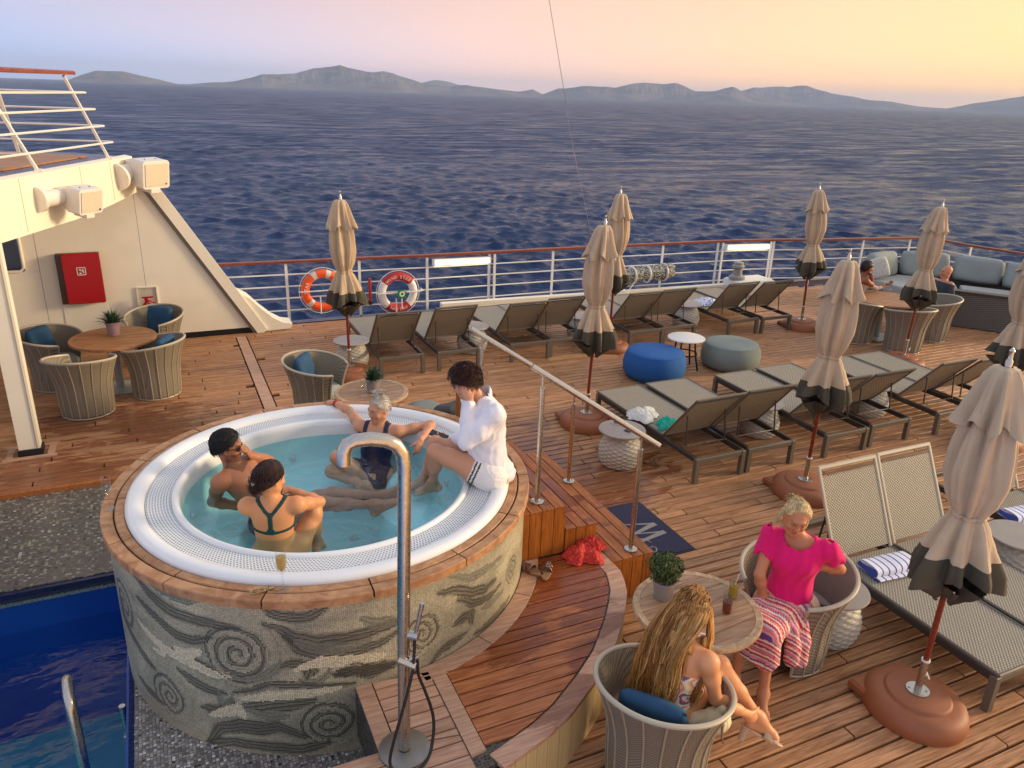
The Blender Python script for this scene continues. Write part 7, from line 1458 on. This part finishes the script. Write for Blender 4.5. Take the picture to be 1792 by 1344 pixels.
# ---------------- woman in the green bikini, seen from behind
def person_green():
    J = {k: np.array(v) for k, v in POSE['green'].items()}; e = tag(empty('person'), 'person seen from behind in a dark green bikini with dark hair clipped up', 'person')
    J['el_r'] = V3(.845, 4.965, 1.115); J['wr_r'] = V3(.66, 5.09, 1.185); J['el_l'] = V3(.47, 5.14, 1.05); J['wr_l'] = V3(.66, 5.10, 1.12); J['knee_r'] = V3(.79, 4.93, 1.045); J['ank_r'] = V3(.83, 5.10, .70); J['knee_l'] = V3(.60, 5.12, 1.04); J['ank_l'] = V3(.66, 5.20, .68); J['head'] = J['head'] + V3(.0, 0, .012)
    fg = body(J, s=1.0, fat=.98); b = fg.b; hand(b, J['wr_r'], V3(-.8, .4, .1), V3(.2, .2, -.9), True); hand(b, J['wr_l'], V3(.8, -.2, .1), V3(.0, -.2, -.9), False)
    for q in 'lr': foot(b, J['ank_'+q], V3(.35, .8, -.3), V3(0, 0, 1))
    sp = fg.J['pelvis']
    skin_mesh(fg, e, (214, 148, 100))
    def ex(s): s.ell(fg.c - fg.F*.100 - fg.U*.040, (.048, .040, .055), np.array([fg.L, fg.F, fg.U]), .02); s.ball(fg.c - fg.F*.125 - fg.U*.010 + fg.L*.02, .026, .01); s.ball(fg.c - fg.F*.118 - fg.U*.085 - fg.L*.015, .024, .012)
    hair_cap(fg, (30, 16, 16), (64, 32, 26), e, .013, -.085, .064, seed=21, lump=.005, extra=ex, flow=lambda p, g: (g.c - g.F*.13 - g.U*.04) - p, nstr=2200, slen=.10, mess=.03, lift=.001, srad=.0015)
    cl = MB(); cb = fg.c - fg.F*.148 - fg.U*.045
    for k in range(5): a = -.5 + .25*k; cl.tube([cb, cb + (fg.L*math.sin(a) + fg.U*math.cos(a))*.028 - fg.F*.004, cb + (fg.L*math.sin(a) + fg.U*math.cos(a))*.042 + fg.F*.014], .0042, 6)
    cl.build('hair_clip', plain('pale_shell', C(226, 206, 158), .3), e, True)
    uv = torso_uv(fg)
    def reg(P):
        w, l, f = uv(P); back = f < .02; band = np.abs(w - (.545 + .10*np.abs(l))) - .024; mid = np.maximum(np.abs(l) - (.017 + .03*np.clip(.62 - w, 0, .1)/.1), np.maximum(.54 - w, w - .86)); y = np.maximum(np.abs(np.abs(l) - np.maximum(0, (w - .80)*.42)) - .017, np.maximum(.80 - w, w - 1.12)*.5); bk = np.minimum(np.minimum(band*.4, mid), y)
        ft = np.minimum(np.maximum(np.abs(w - .64) - .12, 0*l - .01)*.4, np.maximum(np.abs(np.abs(l) - .08) - .02, np.maximum(.6 - w, w - 1.1)*.4)); r = np.where(back, bk, ft); r = np.maximum(r, np.abs(l) - .16); low = np.maximum((w - .13)*.4, np.maximum(*[np.where(seg_d(P, J['hip_'+q], J['knee_'+q]) < .125, seg_t(P, J['hip_'+q], J['knee_'+q]) - .16, -1) for q in 'lr'])); return np.maximum(np.minimum(r, low), np.abs(f) - .155)
    shell(fg, .006, reg, .0075, 'bikini', MAT['swim'], e, solid((8, 58, 56)))
    return e
person_green()
# ---------------- woman in the pink top
def person_pink():
    J = {k: np.array(v) for k, v in POSE['pink'].items()}; e = tag(empty('person'), 'person with blonde hair in a bright pink top and striped skirt in the rope armchair', 'person')
    J['ank_l'] = V3(3.435, 3.06, .085); J['ank_r'] = V3(3.33, 3.24, .085); J['knee_l'] = V3(3.47, 3.13, .53); J['knee_r'] = V3(3.40, 3.29, .53); J['tilt'] = V3(.1, -.15, 0)
    fg = body(J, s=1.0, fat=1.05, bust=1.0); b = fg.b; hand(b, J['wr_l'], V3(-.35, .0, -.85), V3(.2, .5, -.3), False, (.25, .3, .35, .4)); hand(b, J['wr_r'], V3(-.35, -.25, -.75), V3(-.2, -.7, -.3)*-1, True, (.3, .3, .35, .4), spread=.1)
    foot(b, J['ank_l'], V3(-.55, -.75, -.12), V3(0, 0, 1)); foot(b, J['ank_r'], V3(-.75, -.45, -.12), V3(0, 0, 1))
    skin_mesh(fg, e, (198, 132, 94), lips=(176, 70, 66), brow=(120, 92, 62))
    def ex(s): s.chain([fg.c + fg.L*.070 - fg.U*.01 - fg.F*.02, fg.c + fg.L*.088 - fg.U*.09 - fg.F*.02, fg.c + fg.L*.085 - fg.U*.16 - fg.F*.03], [.020, .020, .006], .02); s.chain([fg.c + fg.U*.05 - fg.F*.10, fg.c + fg.U*.02 - fg.F*.135, fg.c - fg.U*.10 - fg.F*.13], [.030, .030, .012], .02)
    hair_cap(fg, (240, 214, 156), (190, 156, 104), e, .014, -.075, .047, seed=31, lump=.004, extra=ex, flow=lambda p, g: (g.c - g.F*.20 + g.U*.02) - p, nstr=2400, slen=.06, mess=.03, lift=.0, srad=.0013)
    rng = np.random.default_rng(77); cv = []; cl = []
    for i in range(170):
        o1 = rng.normal(size=3)*.006; sl = 1 if i % 3 else -1; p0 = fg.c + fg.L*sl*.074 + fg.U*(.03 + .03*rng.random()) - fg.F*(.01 + .03*rng.random()); p3 = fg.c + fg.L*sl*(.086 + .01*rng.random()) - fg.U*(.10 + .09*rng.random()) - fg.F*.02; cv.append([p0*(1-t) + p3*t + fg.L*sl*.016*math.sin(t*PI) + fg.F*.012*math.sin(t*7 + i % 5) + o1*t for t in np.linspace(0, 1, 9)]); cl.append(sc_((244, 218, 160))*rng.uniform(.7, 1.1))
    strands('side_hair', cv, e, MAT['hair_mat'], cl, .0016, 3)
    s = SDF(); up, lf, fr = fg.up, fg.lf, fg.fr; pv = J['pelvis']; R = np.array([lf, fr, up]); s.cone(pv + up*.0, pv + up*.30, .168, .138, .06, (fr, 1.08)); s.ell(pv + up*.38, (.165, .150, .19), R, .06); s.ball(pv + up*.37 + fr*.078 + lf*.068, .076, .04); s.ball(pv + up*.37 + fr*.078 - lf*.068, .076, .04); s.cone(pv + up*.42 + lf*.07, pv + up*.42 - lf*.07, .112, .112, .05); s.cone(J['neck'] - up*.045, J['sh_l'], .064, .066, .04); s.cone(J['neck'] - up*.045, J['sh_r'], .064, .066, .04)
    sl = SDF()
    for q in 'lr':
        d = J['el_'+q] - J['sh_'+q]; out = lf*(1 if q == 'l' else -1)
        for k in range(6): s.cone(J['sh_'+q] + up*.012 + out*.012, J['sh_'+q] + d*(.50 + .05*math.sin(k*2.1)) + (fr*math.cos(k*1.05) + nz_(np.cross(d, fr))*math.sin(k*1.05))*.052 + out*.018, .055, .028, .025)
    def disp(P): return .006*fnoise(P*np.array([1, 1, .6]), 24, 6, 3) + .003*np.sin((P @ lf)*90 + 4*np.sin((P @ up)*12))
    def cut(P):
        n_ = P - J['neck']; r = np.sqrt((n_ @ lf)**2*.9 + (n_ @ fr - .035)**2); nk = np.where(n_ @ up > -.10 - .0*(n_ @ fr), .080 + .30*np.clip(n_ @ up + .045, -.1, .1) - r, -1); hem = -((P - pv) @ up) - .03
        hol = np.minimum.reduce([np.linalg.norm(P - (J['sh_'+q] + up*.062 + lf*(.018 if q == 'l' else -.018)), axis=-1) for q in 'lr']); arm = np.maximum.reduce([np.where(seg_d(P, J['sh_'+q], J['el_'+q]) < .105, seg_t(P, J['sh_'+q], J['el_'+q]) - .52 + .05*np.sin(9*np.arctan2(P[..., 0] - J['sh_'+q][0], P[..., 1] - J['sh_'+q][1])), -1) for q in 'lr']); tor = np.where((np.abs((P - pv) @ lf) < .165), -1, arm*.3); return np.maximum(np.maximum(np.maximum(nk, hem), tor), .024 - hol)
    loose(s, .008, 'top', MAT['cloth'], e, solid((232, 8, 108), .06), disp, cut)
    # skirt: a wrap falling from the lap over the knees to mid calf
    k = SDF(); k.cone(J['hip_l'], J['hip_r'], .128, .128, .05); k.cone(pv + up*.02, pv + up*.09, .142, .135, .05, (fr, 1.1))
    ml = J['ank_l'] + (J['knee_l'] - J['ank_l'])*.42; mr = J['ank_r'] + (J['knee_r'] - J['ank_r'])*.55
    k.cone(J['hip_l'], J['knee_l'] + V3(0, 0, .005), .105, .078, .06); k.cone(J['hip_r'], J['knee_r'] + V3(0, 0, .005), .105, .078, .06); k.cone(J['knee_l'], ml + V3(.03, 0, 0), .076, .070, .05); k.cone(J['knee_r'], mr + V3(.03, 0, 0), .076, .066, .05); k.cone((J['knee_l'] + J['knee_r'])/2, (ml + mr)/2, .07, .06, .07); k.cone((J['hip_l'] + J['hip_r'])/2, (J['knee_l'] + J['knee_r'])/2, .10, .07, .07)
    sd = J['hip_l'] + (J['knee_l'] - J['hip_l'])*.35 + V3(.02, -.09, .0); k.chain([sd, sd + V3(.0, -.045, -.12), sd + V3(-.01, -.05, -.27)], [.045, .050, .055], .03); k.chain([sd + V3(-.10, -.02, -.01), sd + V3(-.10, -.05, -.13), sd + V3(-.10, -.05, -.24)], [.045, .048, .050], .03)
    def kcut(P): hem = .30 + .02*np.sin(P[..., 0]*40) - P[..., 2]; return np.maximum(np.where(P[..., 0] < 3.62, hem, hem - .12), np.where(((P - pv) @ up) > .10, 1, -1))
    pal = [sc_(c) for c in ((178, 30, 60), (236, 196, 160), (150, 40, 120), (228, 150, 130), (206, 40, 96), (246, 226, 196), (120, 60, 130), (232, 110, 110), (200, 168, 188), (170, 24, 60), (244, 214, 170), (214, 70, 130))]
    def kcol(V):
        kc = (J['knee_l'] + J['knee_r'])/2; hc = (J['hip_l'] + J['hip_r'])/2; t = np.clip(seg_t(V, hc, kc), 0, 1.25)*.42 + np.clip((kc[2] - V[:, 2]), 0, 1)*1.0 + .10*np.abs((V - kc) @ lf) + .008*fnoise(V, 14, 3, 2); i = np.floor(t/.0165).astype(int); h_ = ((i*7919) % 12); c = np.array(pal)[h_]; thin = (np.floor(t/.0055).astype(int) % 5 == 0)[:, None]; return np.where(thin, c*.45 + sc_((250, 226, 190))*.55, c)
    loose(k, .0075, 'skirt', MAT['cloth'], e, kcol, lambda P: .005*fnoise(P*np.array([1, 1, .4]), 34, 9, 3), kcut)
    # jewellery, watch, sandals
    nk = J['neck']; MB().tube([nk + lf*.075*math.sin(a) + fr*(.035 + .055*math.cos(a)) - up*(.035 + .030*math.cos(a)) for a in np.linspace(-2.2, 2.2, 17)], .003, 5).build('necklace', MAT['gold'], e, True); c0 = nk + fr*.108 - up*.07; MB().tube([c0, c0 - up*.07 + fr*.022, c0 - up*.125 + fr*.026], .0022, 5).build('pendant_chain', MAT['gold'], e, True)
    for q, k0, rr, mt, wd in (('l', .14, .030, MAT['steel'], .010), ('l', .06, .028, MAT['gold'], .006), ('r', .03, .028, MAT['buoy_white'], .005)):
        ax = nz_(J['wr_'+q] - J['el_'+q]); w = J['wr_'+q] - (J['wr_'+q] - J['el_'+q])*k0; u = nz_(np.cross(ax, V3(.1, .2, 1))); v = np.cross(ax, u); MB().tube([w + (u*math.cos(a) + v*math.sin(a))*rr for a in np.linspace(0, 2*PI, 22, endpoint=False)], wd, 6, closed=True).build('bracelet', mt, e, True)
    for q, d in (('l', nz_(V3(-.55, -.75, -.05))), ('r', nz_(V3(-.75, -.45, -.05)))): heel_shoe(e, J['ank_'+q], d, V3(0, 0, 1), MAT['gold_leather'], .055)
    return e
MAT['gold_leather'] = plain('gold_leather', C(222, 190, 142), .3, .5, noise=.1); MAT['nude_leather'] = plain('nude_suede', C(206, 172, 140), .8, noise=.08)
def heel_shoe(parent, an, d, up, mat, hh=.05, closed=False):
    up = nz_(np.asarray(up, float) - d*np.dot(up, d)); sd = np.cross(d, up); e = empty('shoe'); e.parent = parent; s = SDF(); base = an - up*.083
    s.chain([base - d*.055, base + d*.02 - up*.004, base + d*.12 - up*.010, base + d*.185 - up*.010], [.026, .028, .036, .026], .02, (up, 3.2)); 
    loose(s, .005, 'sole', mat_col(mat), e, lambda V: np.repeat(np.array(COLS[mat.name])[None], len(V), 0))
    MB().cyl(Vector(base - d*.045 - up*.004), Vector(base - d*.040 - up*hh), .026, .021, 12).build('heel', mat, e, True)
    for t, w, hgt_ in (((.105, .022, .050), (.145, .018, .036)) if not closed else ((.09, .03, .060), (.13, .03, .046))):
        m = MB(); V = []; k = 12
        for i in range(k+1):
            a = PI*i/k
            for dd in (-w, w): V.append(base + d*(t + dd) + sd*.043*math.cos(a) + up*(-.008 + hgt_*math.sin(a)))
        m.add(V, [[2*i, 2*i+1, 2*i+3, 2*i+2] for i in range(k)]); o = m.build('strap', mat, e, True); md = o.modifiers.new('t', 'SOLIDIFY'); md.thickness = .004
    if not closed:
        MB().tube([an + up*.012 + (d*math.cos(a) + sd*math.sin(a))*.040 for a in np.linspace(0, 2*PI, 20, endpoint=False)], .008, 6, closed=True).build('ankle_strap', mat, e, True)
    return e
COLS = {}
def mat_col(m): COLS.setdefault(m.name, sc_((200, 166, 124))); return MAT['shoe']
# ---------------- long haired woman in the nearest chair
def person_hair():
    J = {k: np.array(v) for k, v in POSE['hair'].items()}; e = tag(empty('person'), 'person with long wavy golden hair in a floral dress, bending to her shoe', 'person')
    J['knee_r'] = V3(2.80, 2.855, .70); J['ank_r'] = V3(2.995, 2.695, .385); J['knee_l'] = V3(2.70, 3.02, .62); J['ank_l'] = V3(2.86, 3.12, .26); J['el_r'] = V3(2.615, 2.66, .68); J['wr_r'] = V3(2.835, 2.625, .53)
    # right foot lies across, reached by the hand
    J['ank_r'] = V3(3.03, 2.70, .345); J['wr_r'] = V3(2.86, 2.63, .50)
    fg = body(J, s=1.0, fat=1.04); b = fg.b; hand(b, J['wr_r'], J['ank_r'] + V3(.01, -.04, -.06) - J['wr_r'], V3(.1, .9, .0), True, (.4, .45, .5, .55)); hand(b, J['wr_l'], V3(.8, .2, -.2), V3(0, 0, -1), False)
    fd = nz_(V3(.62, -.42, -.30)); fu = V3(.45, .1, .85); foot(b, J['ank_r'], fd, fu, 1.0); foot(b, J['ank_l'], V3(.8, .4, -.4), V3(0, 0, 1))
    skin_mesh(fg, e, (222, 156, 108))
    F, U, L, c = fg.F, fg.U, fg.L, fg.c; hair_cap(fg, (196, 140, 66), (130, 80, 36), e, .012, -.08, .060, seed=44, lump=.003, nstr=500)
    rng = np.random.default_rng(10); curves = []; cols = []; up, lf, fr = fg.up, fg.lf, fg.fr; pal = [sc_(q) for q in ((228, 172, 92), (206, 148, 70), (172, 112, 52), (240, 198, 124), (150, 94, 44), (196, 134, 62))]
    mass = SDF(); nk = J['neck']; dn = V3(0, 0, -1)
    mass.ell(c - F*.02 + U*.01, (.080, .096, .094), np.array([L, F, U]), .03); mass.cone(c - F*.05 - U*.02, nk - fr*.055 + lf*.03, .070, .080, .05, (fr, 1.3)); mass.cone(nk - fr*.060 + lf*.03, nk - fr*.085 + dn*.20 + lf*.05, .092, .112, .05, (fr, 2.6)); mass.cone(nk - fr*.105 + dn*.20 + lf*.05, nk - fr*.125 + dn*.38 + lf*.06, .108, .055, .05, (fr, 2.6)); mass.cone(c - L*.07 - U*.02, nk + fr*.02 - lf*.10 + dn*.10, .034, .026, .04)
    def mcol(V): t = np.clip(.5 + .75*fnoise(np.stack([V @ lf*5, V @ fr*3, V[:, 2]*.6], -1), 24, 5, 3), 0, 1)[:, None]; return sc_((120, 76, 34))*(1-t) + sc_((214, 158, 82))*t
    def mcut(P): q = (P - c); y_, z_ = q @ F, q @ U; return np.where((q*q).sum(-1) < .03, y_ - .055 + np.where(z_ < .04, (.04 - z_)*1.1, 0), -1)
    loose(mass, .007, 'hair_mass', MAT['hair_mat'], e, mcol, lambda P: .006*np.sin((P @ lf)*150 + 5*np.sin(P[..., 2]*16) + 2*fnoise(P, 18, 3, 2)) + .006*fnoise(P*np.array([1, 1, .35]), 50, 8, 2), mcut)
    NG = 120
    for g in range(NG):
        a = rng.uniform(-2.5, 2.5); ln = rng.uniform(.36, .56); side = math.sin(a); ph_ = rng.uniform(0, 6.28); amp = rng.uniform(.012, .028); kbase = rng.integers(0, 6); wl = rng.uniform(11, 16)
        drop0 = nk - fr*(.085 + .03*rng.random()) + lf*(side*.115 + .062) 
        if a < -1.5: drop0 = nk + fr*.05 - lf*(.10 + .03*rng.random()) - up*.02
        elif a > 1.5: drop0 = drop0 + fr*.07
        for m_ in range(27):
            el = rng.uniform(.05, 1.0); aa = a + rng.normal()*.10; jit = rng.normal(size=3)*.007
            st = c + U*(.098*math.cos(el*1.35)) + (-F*math.cos(aa) + L*math.sin(aa))*(.104*math.sin(el*1.35) + .008) - F*.012
            p1 = c + U*.0 + (-F*math.cos(aa) + L*math.sin(aa))*(.114 + .008*rng.random()); p2 = drop0 + jit; d3 = nz_(-V3(0, 0, 1)*.95 - up*.25 - fr*.16 + lf*.06); p3 = p2 + d3*ln*.5 - fr*.015 + jit; p4 = p2 + d3*ln*rng.uniform(.82, 1.0) + jit*.6 + lf*.02
            ctrl = np.array([st, p1, p2, p3, p4]); tt = np.linspace(0, 1, 13); pts = []
            for t in tt:
                u = t*4; jj = min(int(u), 3); f = u - jj; A = ctrl[max(jj-1, 0)]; B = ctrl[jj]; C_ = ctrl[jj+1]; D = ctrl[min(jj+2, 4)]; pts.append(.5*((2*B) + (C_-A)*f + (2*A - 5*B + 4*C_ - D)*f*f + (3*B - A - 3*C_ + D)*f**3))
            wv = np.clip(tt - .28, 0, 1)[:, None]; p_ = ph_ + .25*rng.normal(); pts = np.array(pts) + (lf*np.sin(tt*wl + p_)[:, None]*amp*1.6 + fr*np.cos(tt*wl*.9 + p_)[:, None]*amp)*wv
            curves.append(pts); cc = pal[(kbase + (rng.random() < .3)*rng.integers(0, 6)) % 6]*rng.uniform(.85, 1.12); cols.append(cc[None]*np.linspace(.78, 1.14, 13)[:, None])
    o = strands('long_hair', curves, e, MAT['hair_mat'], cols, .0017, 3)
    uv = torso_uv(fg)
    def reg(P): w, l, f = uv(P); return np.maximum(np.maximum((w - .66)*.4, np.abs(l) - .17), np.maximum(*[np.where(seg_d(P, J['hip_'+q], J['knee_'+q]) < .13, seg_t(P, J['hip_'+q], J['knee_'+q]) - .5, -1)*.4 for q in 'lr']))
    pal2 = np.array([sc_(q) for q in ((240, 226, 206), (226, 110, 120), (236, 200, 110), (240, 226, 206), (120, 90, 140), (214, 70, 96), (240, 226, 206), (90, 110, 90))])
    def fl(V): q = np.floor(np.abs(fnoise(V, 42, 3, 2))*6).astype(int) % 8; return pal2[q]
    shell(fg, .009, reg, .0075, 'floral_dress', MAT['cloth'], e, fl)
    COLS[MAT['nude_leather'].name] = sc_((206, 172, 140)); heel_shoe(e, J['ank_r'], fd, fu, MAT['nude_leather'], .085, True)
    return e
person_pink(); person_hair()
# a pale knitted bag beside her in the chair
bag = tag(empty('bag', (2.60, 2.62, .56)), 'cream knotted cloth bag tucked beside the long haired person', 'bag')
s = SDF(); s.ell((0, 0, 0), (.10, .08, .075), np.eye(3), .03); s.ball((.03, -.01, .075), .032, .02); s.ell((-.09, .05, -.01), (.07, .06, .05), np.eye(3), .03)
loose(s, .007, 'pouch', MAT['cloth'], bag, solid((218, 200, 158), .1), lambda P: .007*np.abs(np.sin(np.arctan2(P[..., 0], P[..., 1])*7 + 20*P[..., 2])) - .002)
MB().tube([(.03, -.01, .09), (.0, -.06, .05), (-.03, -.10, -.02), (-.02, -.11, -.06)], .006, 6).build('drawstring', plain('cord', C(120, 92, 62), .8), bag, True)
# ---------------- far people
def person_far():
    J = {k: np.array(v) for k, v in POSE['far'].items()}; e = tag(empty('person'), 'far person with dark tied hair seated at the far table, chin on hand', 'person'); fg = body(J); b = fg.b; J['look'] = V3(.95, -.25, -.05)
    hand(b, J['wr_l'], fg.c - fg.U*.06 + fg.F*.05 - J['wr_l'], fg.F*-1 + V3(0, 0, .2), False, (.9, .9, .9, .9)); hand(b, J['wr_r'], V3(.9, -.2, .1), V3(-.2, -.2, .9), True, (.7, .7, .7, .7))
    for q in 'lr': foot(b, J['ank_'+q], V3(.9, -.3, -.1), V3(0, 0, 1))
    skin_mesh(fg, e, (150, 88, 58), .011); hair_cap(fg, (26, 16, 14), (50, 30, 24), e, .018, -.10, .062, seed=51, h=.009, nstr=250)
    uv = torso_uv(fg); shell(fg, .008, lambda P: np.maximum((uv(P)[0] - .74)*.4, np.abs(uv(P)[1]) - .16), .011, 'top', MAT['cloth'], e, solid((196, 176, 160)))
    gl = tag(empty('wine_glass', tuple(J['wr_r'] + V3(.11, -.03, -.03))), 'glass of white wine in the far person\'s hand', 'glass'); MB().lathe([(.001, -.07), (.03, -.07), (.004, -.062), (.004, 0), (.032, .04), (.030, .10)], 16, cap0=False, cap1=False).build('bowl', MAT['clear'], gl, True)
    K = {k: V3(*v) for k, v in dict(pelvis=(13.18, 9.46, .42), neck=(13.25, 9.44, .90), head=(13.27, 9.44, 1.07), sh_l=(13.22, 9.60, .85), sh_r=(13.24, 9.28, .85), hip_l=(13.2, 9.56, .40), hip_r=(13.2, 9.37, .40), el_l=(13.22, 9.70, .60), wr_l=(13.0, 9.62, .56), el_r=(13.22, 9.18, .60), wr_r=(13.0, 9.26, .56), knee_l=(12.82, 9.56, .44), ank_l=(12.80, 9.55, .08), knee_r=(12.82, 9.36, .44), ank_r=(12.80, 9.37, .08), front=(-1, 0, 0), look=(-.9, .3, -.1)).items()}
    e2 = tag(empty('person'), 'far bald person in dark clothes mostly hidden behind a parasol', 'person'); f2 = body(K, True)
    for q in 'lr': foot(f2.b, K['ank_'+q], V3(-1, 0, 0), V3(0, 0, 1)); hand(f2.b, K['wr_'+q], V3(-1, 0, 0), V3(0, 0, -1), q == 'r')
    skin_mesh(f2, e2, (196, 136, 104), .011); u2 = torso_uv(f2); shell(f2, .012, lambda P: np.minimum(np.maximum((u2(P)[0] - .97)*.4, np.maximum.reduce([np.where(seg_d(P, K['el_'+q], K['wr_'+q]) < .06, .1, -1) for q in 'lr'])), 1.0), .011, 'clothes', MAT['cloth'], e2, solid((52, 62, 66)))
person_far()

# ------------------------------------------------------------------ evening haze over the sea
hz = MB(); hz.box((3000, 3600, 78.5), (15000, 14000, 185)); hz = hz.build('haze', bpy.data.materials.new('haze_air'))
_m = hz.data.materials[0]; _m.use_nodes = True; _nt = _m.node_tree; _nt.nodes.clear(); _o = _nt.nodes.new('ShaderNodeOutputMaterial'); _v = _nt.nodes.new('ShaderNodeVolumePrincipled')
_v.inputs['Color'].default_value = (.60, .74, 1.0, 1); _v.inputs['Density'].default_value = 1.15e-4; _v.inputs['Anisotropy'].default_value = .0; _nt.links.new(_v.outputs[0], _o.inputs['Volume']); tag(hz, kind='stuff')
